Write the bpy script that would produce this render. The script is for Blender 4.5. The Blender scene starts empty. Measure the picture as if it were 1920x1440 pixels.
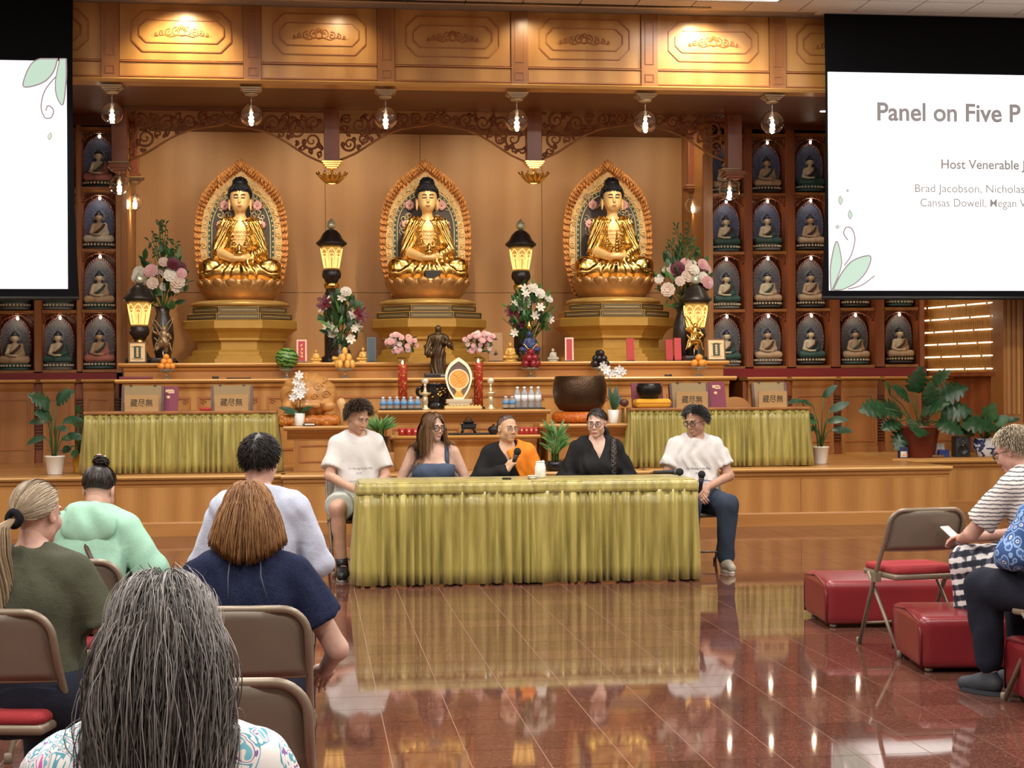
import bpy, bmesh, math, random
import numpy as np
from mathutils import Vector, Matrix
SC = bpy.context.scene
COL = SC.collection
R = math.radians
PI = math.pi
# ---------------------------------------------------------------- camera (image taken as 1920 x 1440)
FPX, YAW, ROLL, HCAM = 3080.0, R(7.0), 0.006, 1.475
F0 = Vector((math.sin(YAW), math.cos(YAW), 0)); R0 = Vector((math.cos(YAW), -math.sin(YAW), 0)); U0 = Vector((0, 0, 1))
FW = (F0 + U0 * (2.0 / FPX)).normalized()
UP0 = (U0 - FW * U0.dot(FW)).normalized()
CR = (R0 - UP0 * ROLL).normalized(); CU = (UP0 + R0 * ROLL).normalized()
cam_data = bpy.data.cameras.new('camera'); cam = bpy.data.objects.new('camera', cam_data); COL.objects.link(cam)
cam_data.sensor_width = 36; cam_data.lens = FPX * 36 / 1920; cam_data.clip_end = 200
m = Matrix((CR, CU, -FW)).transposed().to_4x4(); m.translation = Vector((0, 0, HCAM)); cam.matrix_world = m
SC.camera = cam
# picture <-> place: a pixel's point on the plane y = Y (P) or z = const (G)
def ray(px, py):
    return FW + CR * ((px - 960) / FPX) + CU * ((720 - py) / FPX)
def P(px, py, Y):
    d = ray(px, py); return Vector((0, 0, HCAM)) + d * (Y / d.y)
def G(px, py, z=0.0):
    d = ray(px, py); return Vector((0, 0, HCAM)) + d * ((z - HCAM) / d.z)
def PX(px, Y): return P(px, 720, Y).x
def PZ(px, py, Y): return P(px, py, Y).z
def MPP(px, Y):
    return (P(px + 1, 720, Y) - P(px, 720, Y)).length
# ---------------------------------------------------------------- world, exposure
SC.view_settings.view_transform = 'Standard'; SC.view_settings.look = 'None'
SC.view_settings.gamma = 1; SC.view_settings.use_curve_mapping = False
SC.view_settings.exposure = 0.38
w = bpy.data.worlds.new('world'); SC.world = w; w.use_nodes = True
w.node_tree.nodes['Background'].inputs[0].default_value = (1, 0.95, 0.9, 1)
w.node_tree.nodes['Background'].inputs[1].default_value = 0.10
# ---------------------------------------------------------------- lights of the hall
def area(name, loc, size, power, color, rot=(0, 0, 0), sy=None):
    l = bpy.data.lights.new(name, 'AREA'); l.energy = power; l.color = color; l.size = size
    if sy: l.shape = 'RECTANGLE'; l.size_y = sy
    o = bpy.data.objects.new(name, l); o.location = loc; o.rotation_euler = rot; COL.objects.link(o); return o
def spot(name, loc, target, power, color, angle=40, blend=0.6, radius=0.05):
    l = bpy.data.lights.new(name, 'SPOT'); l.energy = power; l.color = color; l.spot_size = R(angle); l.spot_blend = blend; l.shadow_soft_size = radius
    o = bpy.data.objects.new(name, l); o.location = loc; COL.objects.link(o)
    d = Vector(target) - Vector(loc); o.rotation_euler = d.to_track_quat('-Z', 'Y').to_euler(); return o
def point(name, loc, power, color, radius=0.03):
    l = bpy.data.lights.new(name, 'POINT'); l.energy = power; l.color = color; l.shadow_soft_size = radius
    o = bpy.data.objects.new(name, l); o.location = loc; COL.objects.link(o); return o
CEIL = 5.55
HALL_LIGHTS = [(x, y) for y in (0.5, 4.5, 8.5, 12.5) for x in (-4.6, -0.6, 3.4, 7.4)]
for i, (x, y) in enumerate(HALL_LIGHTS):
    area('hall_light', (x, y, CEIL - 0.06), 1.15, 108, (1.0, 0.96, 0.91), sy=0.55)
area('hall_light', (4.35, 16.75, CEIL - 0.06), 1.15, 40, (1.0, 0.94, 0.86), sy=0.3)
YF, YS, YA, YB, YC = 17.8, 16.55, 19.4, 21.2, 20.0      # fascia, stage front, arches, back wall, shelves
ZSOF = PZ(835, 164, YF)
STX = [PX(p, 20.25) for p in (452, 803, 1150)]
for x in STX:                        # spots in the soffit behind the carved arches, one per statue
    spot('statue_spot', (x + 0.25, 18.75, ZSOF - 0.02), (x, 20.2, 3.1), 170, (1.0, 0.82, 0.55), 50, 0.8, 0.05)
    for dx in (-0.7, 0.7): spot('niche_wash', (x + dx, 19.75, ZSOF - 0.04), (x + dx * 1.1, YB, 3.7), 34, (1.0, 0.80, 0.54), 100, 0.9, 0.05)  # niche_wash: added unseen spots that brighten the niche back wall
for px, pw in ((345, 120), (1325, 120), (640, 26), (1000, 26)):      # ceiling downlights washing the fascia
    x = PX(px, 17.5); spot('fascia_downlight', (x, 17.3, CEIL - 0.03), (x, 17.78, 4.75), pw, (1.0, 0.82, 0.52), 110, 0.8, 0.05)
DOWNL = [(PX(1549, 18.9), 18.9)]
for x, y in DOWNL:                   # recessed downlight in the soffit by the right shelves
    spot('soffit_downlight', (x, y, ZSOF - 0.02), (x, y + 0.35, 1.5), 60, (1.0, 0.90, 0.70), 95, 0.9, 0.06)
for px in (100, 420, 640, 880, 1110, 1330, 1700):      # lamps in the ceiling over the stage front, aimed at the altar
    x = PX(px, 18.6); spot('altar_lamp', (x, 15.7, CEIL - 0.05), (x, 18.9, 1.6), 175, (1.0, 0.90, 0.70), 46, 0.8, 0.08)
for px in (200, 560, 900, 1240, 1600):
    x = PX(px, 16.6); spot('stage_downlight', (x, 14.6, CEIL - 0.05), (x, 16.6, 0.7), 60, (1.0, 0.92, 0.76), 50, 0.9, 0.08)
# ---------------------------------------------------------------- picture <-> place helpers
rnd = random.Random(7)
ORD = ['first', 'second', 'third', 'fourth', 'fifth', 'sixth', 'seventh', 'eighth', 'ninth', 'tenth', 'eleventh', 'twelfth']
# ---------------------------------------------------------------- object helpers
def thing(name, label, cat, loc=(0, 0, 0), rotz=0.0, group=None, scale=1.0):
    o = bpy.data.objects.new(name, None); COL.objects.link(o); o.empty_display_size = 0.1
    o.location = loc; o.rotation_euler = (0, 0, rotz); o.scale = (scale,) * 3
    o['label'] = label; o['category'] = cat
    if group: o['group'] = group
    return o
def tag(o, label=None, cat=None, group=None, kind=None):
    if label: o['label'] = label
    if cat: o['category'] = cat
    if group: o['group'] = group
    if kind: o['kind'] = kind
    return o
def copy_tree(o, parent=None, label=None, group=None):
    c = o.copy(); COL.objects.link(c); c.parent = parent
    if label: c['label'] = label
    if group: c['group'] = group
    for ch in o.children: copy_tree(ch, c)
    return c
def inst(src, name, parent, loc=(0, 0, 0), rot=(0, 0, 0), scale=(1, 1, 1), mat=None):
    """another object sharing src's mesh"""
    o = bpy.data.objects.new(name, src.data); COL.objects.link(o); o.parent = parent
    o.location = loc; o.rotation_euler = rot; o.scale = scale
    if mat:
        o.material_slots[0].link = 'OBJECT'; o.material_slots[0].material = mat
    return o
class MB:
    """collects simple shapes into one mesh"""
    def __init__(s): s.v = []; s.f = []; s.sm = []; s.mi = []; s.cur = 0
    def add(s, vs, fs, smooth=False):
        b = len(s.v); s.v += [tuple(v) for v in vs]
        s.f += [tuple(b + i for i in f) for f in fs]; s.sm += [smooth] * len(fs); s.mi += [s.cur] * len(fs)
        return s
    def box(s, x0, x1, y0, y1, z0, z1, M=None):
        vs = [Vector((x, y, z)) for z in (z0, z1) for y in (y0, y1) for x in (x0, x1)]
        if M is not None: vs = [M @ v for v in vs]
        return s.add(vs, [(0, 2, 3, 1), (4, 5, 7, 6), (0, 1, 5, 4), (1, 3, 7, 5), (3, 2, 6, 7), (2, 0, 4, 6)])
    def cbox(s, c, d, M=None):
        return s.box(c[0] - d[0] / 2, c[0] + d[0] / 2, c[1] - d[1] / 2, c[1] + d[1] / 2, c[2] - d[2] / 2, c[2] + d[2] / 2, M)
    def rbox(s, x0, x1, y0, y1, z0, z1, r=0.02, n=3, M=None, bulge=0.0):
        """rounded box"""
        bm = bmesh.new(); bmesh.ops.create_cube(bm, size=1)
        for v in bm.verts: v.co = Vector(((x0 + x1) / 2 + v.co.x * (x1 - x0), (y0 + y1) / 2 + v.co.y * (y1 - y0), (z0 + z1) / 2 + v.co.z * (z1 - z0)))
        bmesh.ops.bevel(bm, geom=bm.edges[:], offset=r, segments=n, profile=0.5, affect='EDGES')
        bm.verts.index_update(); vs = [v.co.copy() for v in bm.verts]
        if M is not None: vs = [M @ v for v in vs]
        s.add(vs, [[v.index for v in f.verts] for f in bm.faces], True); bm.free(); return s
    def extr(s, poly, a0, a1, axis='y', smooth=False, M=None):
        """polygon (2D) extruded along axis; the 2D coordinates are the other two axes in order"""
        def mk(p, a):
            return Vector((a, p[0], p[1])) if axis == 'x' else Vector((p[0], a, p[1])) if axis == 'y' else Vector((p[0], p[1], a))
        n = len(poly); vs = [mk(p, a0) for p in poly] + [mk(p, a1) for p in poly]
        if M is not None: vs = [M @ v for v in vs]
        fs = [(i, (i + 1) % n, n + (i + 1) % n, n + i) for i in range(n)]
        s.add(vs, fs, smooth)
        b = len(s.v) - 2 * n
        s.f += [tuple(b + i for i in reversed(range(n))), tuple(b + n + i for i in range(n))]; s.sm += [False] * 2; s.mi += [s.cur] * 2
        return s
    def ring(s, outer, inner, a0, a1, axis='y', M=None):
        """flat frame between two polygons with equal point counts"""
        n = len(outer)
        def mk(p, a):
            return Vector((a, p[0], p[1])) if axis == 'x' else Vector((p[0], a, p[1])) if axis == 'y' else Vector((p[0], p[1], a))
        vs = [mk(p, a) for a in (a0, a1) for q in (outer, inner) for p in q]
        if M is not None: vs = [M @ v for v in vs]
        fs = []
        for i in range(n):
            j = (i + 1) % n
            fs += [(i, j, n + j, n + i), (2 * n + i, 3 * n + i, 3 * n + j, 2 * n + j), (i, 2 * n + i, 2 * n + j, j), (n + i, n + j, 3 * n + j, 3 * n + i)]
        return s.add(vs, fs)
    def lathe(s, prof, c=(0, 0, 0), n=20, sx=1.0, sy=1.0, M=None, wob=None):
        """profile [(r, z)] turned about z"""
        vs = []; fs = []
        for r, z in prof:
            for i in range(n):
                a = 2 * PI * i / n; k = 1.0 if wob is None else wob(a, z)
                v = Vector((c[0] + r * k * sx * math.cos(a), c[1] + r * k * sy * math.sin(a), c[2] + z)); vs.append(M @ v if M is not None else v)
        for j in range(len(prof) - 1):
            for i in range(n):
                fs.append((j * n + i, j * n + (i + 1) % n, (j + 1) * n + (i + 1) % n, (j + 1) * n + i))
        fs.append(tuple(reversed(range(n)))); fs.append(tuple((len(prof) - 1) * n + i for i in range(n)))
        return s.add(vs, fs, True)
    def ball(s, c, r, n=12, M=None):
        if not hasattr(r, '__len__'): r = (r, r, r)
        vs = [Vector((c[0], c[1], c[2] - r[2]))]; h = max(4, n // 2)
        for j in range(1, h):
            t = -PI / 2 + PI * j / h
            for i in range(n):
                a = 2 * PI * i / n; vs.append(Vector((c[0] + r[0] * math.cos(t) * math.cos(a), c[1] + r[1] * math.cos(t) * math.sin(a), c[2] + r[2] * math.sin(t))))
        vs.append(Vector((c[0], c[1], c[2] + r[2]))); L = len(vs) - 1; fs = []
        for i in range(n):
            k = (i + 1) % n; fs.append((0, 1 + k, 1 + i)); fs.append((L, L - n + i, L - n + k))
            for j in range(h - 2): fs.append((1 + j * n + i, 1 + j * n + k, 1 + (j + 1) * n + k, 1 + (j + 1) * n + i))
        if M is not None: vs = [M @ v for v in vs]
        return s.add(vs, fs, True)
    def tube(s, pts, r, n=8, closed=False, caps=True, flat=None):
        pts = [Vector(p) for p in pts]; m_ = len(pts); rs = r if hasattr(r, '__len__') else [r] * m_
        vs = []; fs = []; nrm = None
        for i, p in enumerate(pts):
            a = pts[i - 1] if (i or closed) else p; b = pts[(i + 1) % m_] if (i < m_ - 1 or closed) else p
            t = (b - a); t = t.normalized() if t.length > 1e-9 else Vector((0, 0, 1))
            if nrm is None:
                nrm = t.orthogonal().normalized() if flat is None else (Vector(flat) - t * t.dot(Vector(flat))).normalized()
            else:
                q = nrm - t * t.dot(nrm); nrm = q.normalized() if q.length > 1e-6 else t.orthogonal().normalized()
            bn = t.cross(nrm)
            for k in range(n):
                a_ = 2 * PI * k / n + PI / n; vs.append(p + (nrm * math.cos(a_) + bn * math.sin(a_)) * rs[i])
        for i in range(m_ if closed else m_ - 1):
            for k in range(n):
                j = (i + 1) % m_; fs.append((i * n + k, i * n + (k + 1) % n, j * n + (k + 1) % n, j * n + k))
        if caps and not closed: fs += [tuple(reversed(range(n))), tuple((m_ - 1) * n + k for k in range(n))]
        return s.add(vs, fs, n > 4)
    def sheet(s, grid, smooth=True, close=False):
        """grid[j][i] of points"""
        nj = len(grid); ni = len(grid[0]); vs = [p for row in grid for p in row]; fs = []
        for j in range(nj - 1):
            for i in range(ni if close else ni - 1):
                k = (i + 1) % ni; fs.append((j * ni + i, j * ni + k, (j + 1) * ni + k, (j + 1) * ni + i))
        return s.add(vs, fs, smooth)
    def mesh(s, name):
        me = bpy.data.meshes.new(name); me.from_pydata([tuple(v) for v in s.v], [], s.f)
        me.polygons.foreach_set('use_smooth', s.sm); me.polygons.foreach_set('material_index', s.mi); me.update(); return me
    def obj(s, name, mat, parent=None, loc=(0, 0, 0), rot=(0, 0, 0), bevel=0.0, thick=0.0, sub=0):
        me = s.mesh(name)
        for q in (mat if isinstance(mat, (list, tuple)) else [mat]): me.materials.append(q)
        o = bpy.data.objects.new(name, me); COL.objects.link(o); o.parent = parent; o.location = loc; o.rotation_euler = rot
        if thick:
            md = o.modifiers.new('solid', 'SOLIDIFY'); md.thickness = thick; md.offset = 0
        if bevel:
            md = o.modifiers.new('bevel', 'BEVEL'); md.width = bevel; md.segments = 2; md.limit_method = 'ANGLE'
        if sub:
            md = o.modifiers.new('sub', 'SUBSURF'); md.levels = sub; md.render_levels = sub
        return o
def RT(loc=(0, 0, 0), rz=0.0, rx=0.0, ry=0.0, s=1.0):
    return Matrix.Translation(loc) @ Matrix.Rotation(rz, 4, 'Z') @ Matrix.Rotation(ry, 4, 'Y') @ Matrix.Rotation(rx, 4, 'X') @ Matrix.Scale(s, 4)
def arcpts(c, r, a0, a1, n, plane='xz', y=0.0):
    out = []
    for i in range(n + 1):
        a = a0 + (a1 - a0) * i / n; u = c[0] + r * math.cos(a); v = c[1] + r * math.sin(a)
        out.append((u, y, v) if plane == 'xz' else (u, v, y) if plane == 'xy' else (y, u, v))
    return out
def spiral(c, r, turns, a0, sgn=1, n=22, y=0.0, r_in=0.12):
    return [(c[0] + r * (1 - (1 - r_in) * t) * math.cos(a0 + sgn * 2 * PI * turns * t), y, c[1] + r * (1 - (1 - r_in) * t) * math.sin(a0 + sgn * 2 * PI * turns * t)) for t in [i / n for i in range(n + 1)]]
# ---------------------------------------------------------------- implicit surfaces
def V3(*a): return np.array(a, dtype=np.float32)
def f_rc(a, b, ra, rb):
    a = np.array(a, np.float32); b = np.array(b, np.float32); ba = b - a; L = max(float(ba @ ba), 1e-12)
    def f(p):
        pa = p - a; t = np.clip((pa @ ba) / L, 0, 1)
        return np.sqrt(((pa - t[:, None] * ba) ** 2).sum(1)) - (ra + (rb - ra) * t)
    return f
def f_el(c, r, M=None):
    c = np.array(c, np.float32); r = np.array(r, np.float32); Mi = None if M is None else np.array(M.to_3x3().transposed(), np.float32)
    def f(p):
        q = p - c
        if Mi is not None: q = q @ Mi.T
        k0 = np.sqrt(((q / r) ** 2).sum(1)); k1 = np.sqrt(((q / (r * r)) ** 2).sum(1)) + 1e-9
        return k0 * (k0 - 1) / k1
    return f
def f_box(c, h, r=0.0, M=None):
    c = np.array(c, np.float32); h = np.array(h, np.float32) - r; Mi = None if M is None else np.array(M.to_3x3().transposed(), np.float32)
    def f(p):
        q = p - c
        if Mi is not None: q = q @ Mi.T
        q = np.abs(q) - h
        return np.sqrt((np.maximum(q, 0) ** 2).sum(1)) + np.minimum(q.max(1), 0) - r
    return f
def f_pl(n, d):
    """half space n.p < d"""
    n = np.array(n, np.float32); n = n / np.sqrt((n ** 2).sum())
    return lambda p: p @ n - d
def smin(a, b, k):
    if k <= 0: return np.minimum(a, b)
    h = np.clip(0.5 + 0.5 * (b - a) / k, 0, 1); return b * (1 - h) + a * h - k * h * (1 - h)
def f_comb(ops):
    """ops: list of (op, k, f): 'u' union, 's' subtract, 'i' intersect, 'o' offset by k, 'w' add f(p) displacement"""
    def f(p):
        d = None
        for op, k, g in ops:
            if d is None: d = g(p); continue
            if op == 'u': d = smin(d, g(p), k)
            elif op == 's': d = -smin(-d, g(p), k)
            elif op == 'i': d = -smin(-d, -g(p), k)
            elif op == 'o': d = d - k
            elif op == 'w': d = d + g(p)
        return d
    return f
def surf(f, lo, hi, h, B=8, slack=1.35):
    """surface nets of f < 0 in a box; returns (verts, quads)"""
    lo = np.array(lo, np.float32); hi = np.array(hi, np.float32)
    nb = np.maximum(1, np.ceil((hi - lo) / (h * B)).astype(int)); n = nb * B + 1
    bc = np.stack(np.meshgrid(*[lo[i] + (np.arange(nb[i]) + 0.5) * B * h for i in range(3)], indexing='ij'), -1).reshape(-1, 3).astype(np.float32)
    dc = f(bc); act = np.abs(dc) < B * h * 0.87 * slack
    F = np.repeat(np.repeat(np.repeat(dc.reshape(nb), B, 0), B, 1), B, 2)
    F = np.pad(F, ((0, 1), (0, 1), (0, 1)), mode='edge').astype(np.float32)
    ids = np.argwhere(act.reshape(nb)) * B
    off = np.stack(np.meshgrid(*[np.arange(B + 1)] * 3, indexing='ij'), -1).reshape(-1, 3)
    CH = 400
    for s0 in range(0, len(ids), CH):
        g = (ids[s0:s0 + CH, None, :] + off[None]).reshape(-1, 3)
        F[g[:, 0], g[:, 1], g[:, 2]] = f((lo + g * h).astype(np.float32))
    S = F < 0; a = S[:-1, :-1, :-1].astype(np.uint8)
    c = sum(S[i:n[0] - 1 + i, j:n[1] - 1 + j, k:n[2] - 1 + k].astype(np.uint8) for i in (0, 1) for j in (0, 1) for k in (0, 1))
    am = (c > 0) & (c < 8); cells = np.argwhere(am); idx = -np.ones(am.shape, np.int32); idx[am] = np.arange(len(cells))
    corner = np.array([(i, j, k) for i in (0, 1) for j in (0, 1) for k in (0, 1)]); vals = np.stack([F[cells[:, 0] + q[0], cells[:, 1] + q[1], cells[:, 2] + q[2]] for q in corner], 1)
    acc = np.zeros((len(cells), 3), np.float32); cnt = np.zeros(len(cells), np.float32)
    for i in range(8):
        for ax, st in ((0, 4), (1, 2), (2, 1)):
            j = i | st
            if j == i: continue
            va, vb = vals[:, i], vals[:, j]; mk = (va < 0) != (vb < 0)
            t = np.where(mk, va / np.where(mk, va - vb, 1), 0)
            q = np.repeat(corner[i][None].astype(np.float32), len(cells), 0); q[:, ax] += t
            acc += q * mk[:, None]; cnt += mk
    V = lo + (cells + acc / np.maximum(cnt, 1)[:, None]) * h
    Q = []
    for ax in range(3):
        sl = [slice(None)] * 3; sh = [slice(None)] * 3; sl[ax] = slice(0, -1); sh[ax] = slice(1, None)
        d = S[tuple(sl)] != S[tuple(sh)]; e = np.argwhere(d); u, v = [(1, 2), (2, 0), (0, 1)][ax]
        e = e[(e[:, u] > 0) & (e[:, v] > 0) & (e[:, u] < n[u] - 1) & (e[:, v] < n[v] - 1)]
        if not len(e): continue
        def cid(du, dv):
            q = e.copy(); q[:, u] += du; q[:, v] += dv; return idx[q[:, 0], q[:, 1], q[:, 2]]
        q = np.stack([cid(-1, -1), cid(0, -1), cid(0, 0), cid(-1, 0)], 1); inside = S[e[:, 0], e[:, 1], e[:, 2]]
        q[~inside] = q[~inside][:, ::-1]; Q.append(q)
    Q = np.concatenate(Q) if Q else np.zeros((0, 4), int)
    return V, Q[(Q >= 0).all(1)]
def np_mesh(name, V, Q, smooth=True):
    me = bpy.data.meshes.new(name); k = Q.shape[1]
    me.vertices.add(len(V)); me.vertices.foreach_set('co', np.asarray(V, np.float32).ravel())
    me.loops.add(len(Q) * k); me.loops.foreach_set('vertex_index', np.asarray(Q, np.int32).ravel())
    me.polygons.add(len(Q)); me.polygons.foreach_set('loop_start', np.arange(0, len(Q) * k, k, dtype=np.int32))
    try: me.polygons.foreach_set('loop_total', np.full(len(Q), k, np.int32))
    except Exception: pass
    me.polygons.foreach_set('use_smooth', np.full(len(Q), smooth)); me.update(); me.validate(); return me
def np_obj(name, V, Q, mat, parent=None, smooth=True):
    me = np_mesh(name, V, Q, smooth); me.materials.append(mat)
    o = bpy.data.objects.new(name, me); COL.objects.link(o); o.parent = parent; return o
def join_vq(parts):
    Vs = []; Qs = []; b = 0
    for V, Q in parts: Vs.append(V); Qs.append(Q + b); b += len(V)
    return np.concatenate(Vs), np.concatenate(Qs)
# ---------------------------------------------------------------- materials
MATS = {}
def S2L(c): return tuple(((x / 255) / 12.92 if x / 255 <= 0.04045 else ((x / 255 + 0.055) / 1.055) ** 2.4) for x in c)
def new_mat(name):
    m = bpy.data.materials.new(name); m.use_nodes = True; nt = m.node_tree
    return m, nt, nt.nodes['Principled BSDF']
def N(nt, t, **kw):
    n = nt.nodes.new(t)
    for k, v in kw.items():
        if k in n.inputs: n.inputs[k].default_value = v
        else: setattr(n, k, v)
    return n
def ramp(nt, stops, fac=None, interp='LINEAR'):
    r = nt.nodes.new('ShaderNodeValToRGB'); r.color_ramp.interpolation = interp; e = r.color_ramp.elements
    while len(e) < len(stops): e.new(0.5)
    for i, (p, c) in enumerate(stops): e[i].position = p; e[i].color = (*c[:3], 1)
    if fac is not None: nt.links.new(fac, r.inputs[0])
    return r
def coords(nt, scale=(1, 1, 1), kind='Object', rot=(0, 0, 0)):
    tc = nt.nodes.new('ShaderNodeTexCoord'); mp = nt.nodes.new('ShaderNodeMapping'); nt.links.new(tc.outputs[kind], mp.inputs[0])
    mp.inputs['Scale'].default_value = scale; mp.inputs['Rotation'].default_value = rot; return mp.outputs[0]
def bump(nt, b, h, strength=0.2, dist=0.01):
    n = nt.nodes.new('ShaderNodeBump'); n.inputs['Strength'].default_value = strength; n.inputs['Distance'].default_value = dist
    nt.links.new(h, n.inputs['Height']); nt.links.new(n.outputs[0], b.inputs['Normal'])
def mat(name, col, rough=0.5, metal=0.0, spec=0.5, emit=None, es=0.0, trans=0.0, vary=0.0, vscale=8.0, bmp=0.0, bscale=60.0, coat=0.0, sheen=0.0, alpha=1.0, sss=0.0):
    if name in MATS: return MATS[name]
    m, nt, b = new_mat(name); b.inputs['Base Color'].default_value = (*col, 1); b.inputs['Roughness'].default_value = rough
    b.inputs['Metallic'].default_value = metal; b.inputs['Specular IOR Level'].default_value = spec
    b.inputs['Transmission Weight'].default_value = trans; b.inputs['Coat Weight'].default_value = coat; b.inputs['Sheen Weight'].default_value = sheen
    if alpha < 1: b.inputs['Alpha'].default_value = alpha
    if sss: b.inputs['Subsurface Weight'].default_value = sss; b.inputs['Subsurface Radius'].default_value = (0.01, 0.004, 0.002); b.inputs['Subsurface Scale'].default_value = 0.6
    if emit: b.inputs['Emission Color'].default_value = (*emit, 1); b.inputs['Emission Strength'].default_value = es
    if vary:
        n = N(nt, 'ShaderNodeTexNoise', Scale=vscale, Detail=4.0); nt.links.new(coords(nt), n.inputs['Vector'])
        r = ramp(nt, [(0.3, tuple(c * (1 - vary) for c in col)), (0.7, tuple(min(1, c * (1 + vary)) for c in col))], n.outputs[0]); nt.links.new(r.outputs[0], b.inputs['Base Color'])
    if bmp:
        n = N(nt, 'ShaderNodeTexNoise', Scale=bscale, Detail=3.0); nt.links.new(coords(nt), n.inputs['Vector']); bump(nt, b, n.outputs[0], bmp, 0.01)
    MATS[name] = m; return m
def wood(name, c1, c2, axis='z', scale=1.0, rough=0.38, coat=0.15, contrast=1.0):
    """oak-like grain running along axis"""
    if name in MATS: return MATS[name]
    m, nt, b = new_mat(name); k = {'x': (0.5, 7, 7), 'y': (7, 0.5, 7), 'z': (7, 7, 0.5)}[axis]
    v = coords(nt, tuple(q * scale for q in k))
    n1 = N(nt, 'ShaderNodeTexNoise', Scale=0.6, Detail=3.0, Distortion=1.2); nt.links.new(v, n1.inputs['Vector'])
    wv = N(nt, 'ShaderNodeTexWave', Scale=0.16, Distortion=9.0, Detail=3.0); wv.inputs['Detail Scale'].default_value = 1.2; nt.links.new(v, wv.inputs['Vector'])
    n2 = N(nt, 'ShaderNodeTexNoise', Scale=9.0, Detail=4.0); nt.links.new(v, n2.inputs['Vector'])
    mx = nt.nodes.new('ShaderNodeMix'); mx.data_type = 'FLOAT'; mx.inputs[0].default_value = 0.45; nt.links.new(n1.outputs[0], mx.inputs[2]); nt.links.new(wv.outputs['Fac'], mx.inputs[3])
    mx2 = nt.nodes.new('ShaderNodeMix'); mx2.data_type = 'FLOAT'; mx2.inputs[0].default_value = 0.3; nt.links.new(mx.outputs[0], mx2.inputs[2]); nt.links.new(n2.outputs[0], mx2.inputs[3])
    r = ramp(nt, [(0.2, c1), (0.8, c2)], mx2.outputs[0]); nt.links.new(r.outputs[0], b.inputs['Base Color'])
    b.inputs['Roughness'].default_value = rough; b.inputs['Coat Weight'].default_value = coat; b.inputs['Coat Roughness'].default_value = 0.2
    bump(nt, b, mx2.outputs[0], 0.08, 0.004)
    MATS[name] = m; return m
OAK = wood('oak', S2L((158, 104, 48)), S2L((194, 140, 76)))
OAKH = wood('oak_horizontal', S2L((154, 100, 46)), S2L((188, 132, 70)), axis='x')
OAKF = wood('oak_fascia', S2L((172, 118, 56)), S2L((204, 152, 84)), scale=0.8)  # lighter than the other oak: lamplight on the fascia put into its colour
OAKP = wood('oak_pilaster', S2L((140, 88, 40)), S2L((168, 112, 58)))
OAKD = wood('oak_edge', S2L((186, 134, 70)), S2L((212, 164, 96)), axis='x', rough=0.3)
WALLW = wood('niche_veneer', S2L((172, 126, 76)), S2L((188, 144, 94)), scale=0.7, rough=0.5, coat=0.0)
REDW = wood('cherry', S2L((122, 62, 30)), S2L((150, 84, 44)), rough=0.4)
REDWD = wood('cherry_dark', S2L((92, 48, 28)), S2L((112, 62, 38)), axis='x', rough=0.5, coat=0.0)
CARVE = mat('carved_dark', S2L((132, 74, 40)), 0.5, vary=0.2, vscale=5)
CARVEB = mat('carved_backing', S2L((140, 90, 50)), 0.6, vary=0.15)
GOLD = mat('gold_leaf', (0.86, 0.57, 0.17), 0.2, metal=1.0)
GOLDM = mat('gold_matte', (0.80, 0.53, 0.20), 0.45, metal=0.35)
GOLDP = mat('gold_paint', (0.60, 0.38, 0.12), 0.4, metal=0.45, vary=0.12)
BRASS = mat('brass', (0.75, 0.55, 0.25), 0.25, metal=0.9)
BRONZE = mat('bronze_dark', (0.09, 0.055, 0.028), 0.38, metal=0.6, vary=0.25)
BLACKW = mat('black_lacquer', (0.022, 0.016, 0.014), 0.35)
BLACKM = mat('black_metal', (0.018, 0.018, 0.02), 0.4, metal=0.3)
WHITE = mat('white_ceramic', (0.80, 0.78, 0.72), 0.35)
IVORY = mat('ivory_paint', S2L((214, 200, 170)), 0.5)
GLASS = mat('clear_glass', (1, 1, 1), 0.03, trans=1.0)
CHROME = mat('satin_metal', (0.55, 0.52, 0.48), 0.3, metal=0.9)
REDLAQ = mat('red_lacquer', (0.42, 0.03, 0.025), 0.35)
REDCLOTH = mat('red_cloth', (0.30, 0.025, 0.03), 0.8, bmp=0.3, bscale=200)
MAROON = mat('maroon_cover', (0.20, 0.025, 0.06), 0.55)
LEAF = mat('leaf_green', (0.035, 0.11, 0.03), 0.4, vary=0.4, vscale=14)
LEAFL = mat('leaf_light', (0.09, 0.22, 0.05), 0.4, vary=0.35, vscale=14)
LEAFD = mat('leaf_dark', (0.018, 0.06, 0.022), 0.35, vary=0.4, vscale=14)
STEM = mat('stem_green', (0.06, 0.12, 0.03), 0.5)
PETW = mat('petal_white', (0.80, 0.74, 0.64), 0.55)
PETP = mat('petal_pink', (0.75, 0.42, 0.42), 0.55)
PETM = mat('petal_maroon', (0.13, 0.015, 0.03), 0.5)
PETC = mat('petal_cream', (0.72, 0.55, 0.45), 0.55)
BULB = mat('bulb_glow', (1, 0.9, 0.7), 0.5, emit=(1.0, 0.82, 0.56), es=14)
BULBS = mat('bulb_small_glow', (1, 0.9, 0.7), 0.5, emit=(1.0, 0.85, 0.62), es=18)
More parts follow.
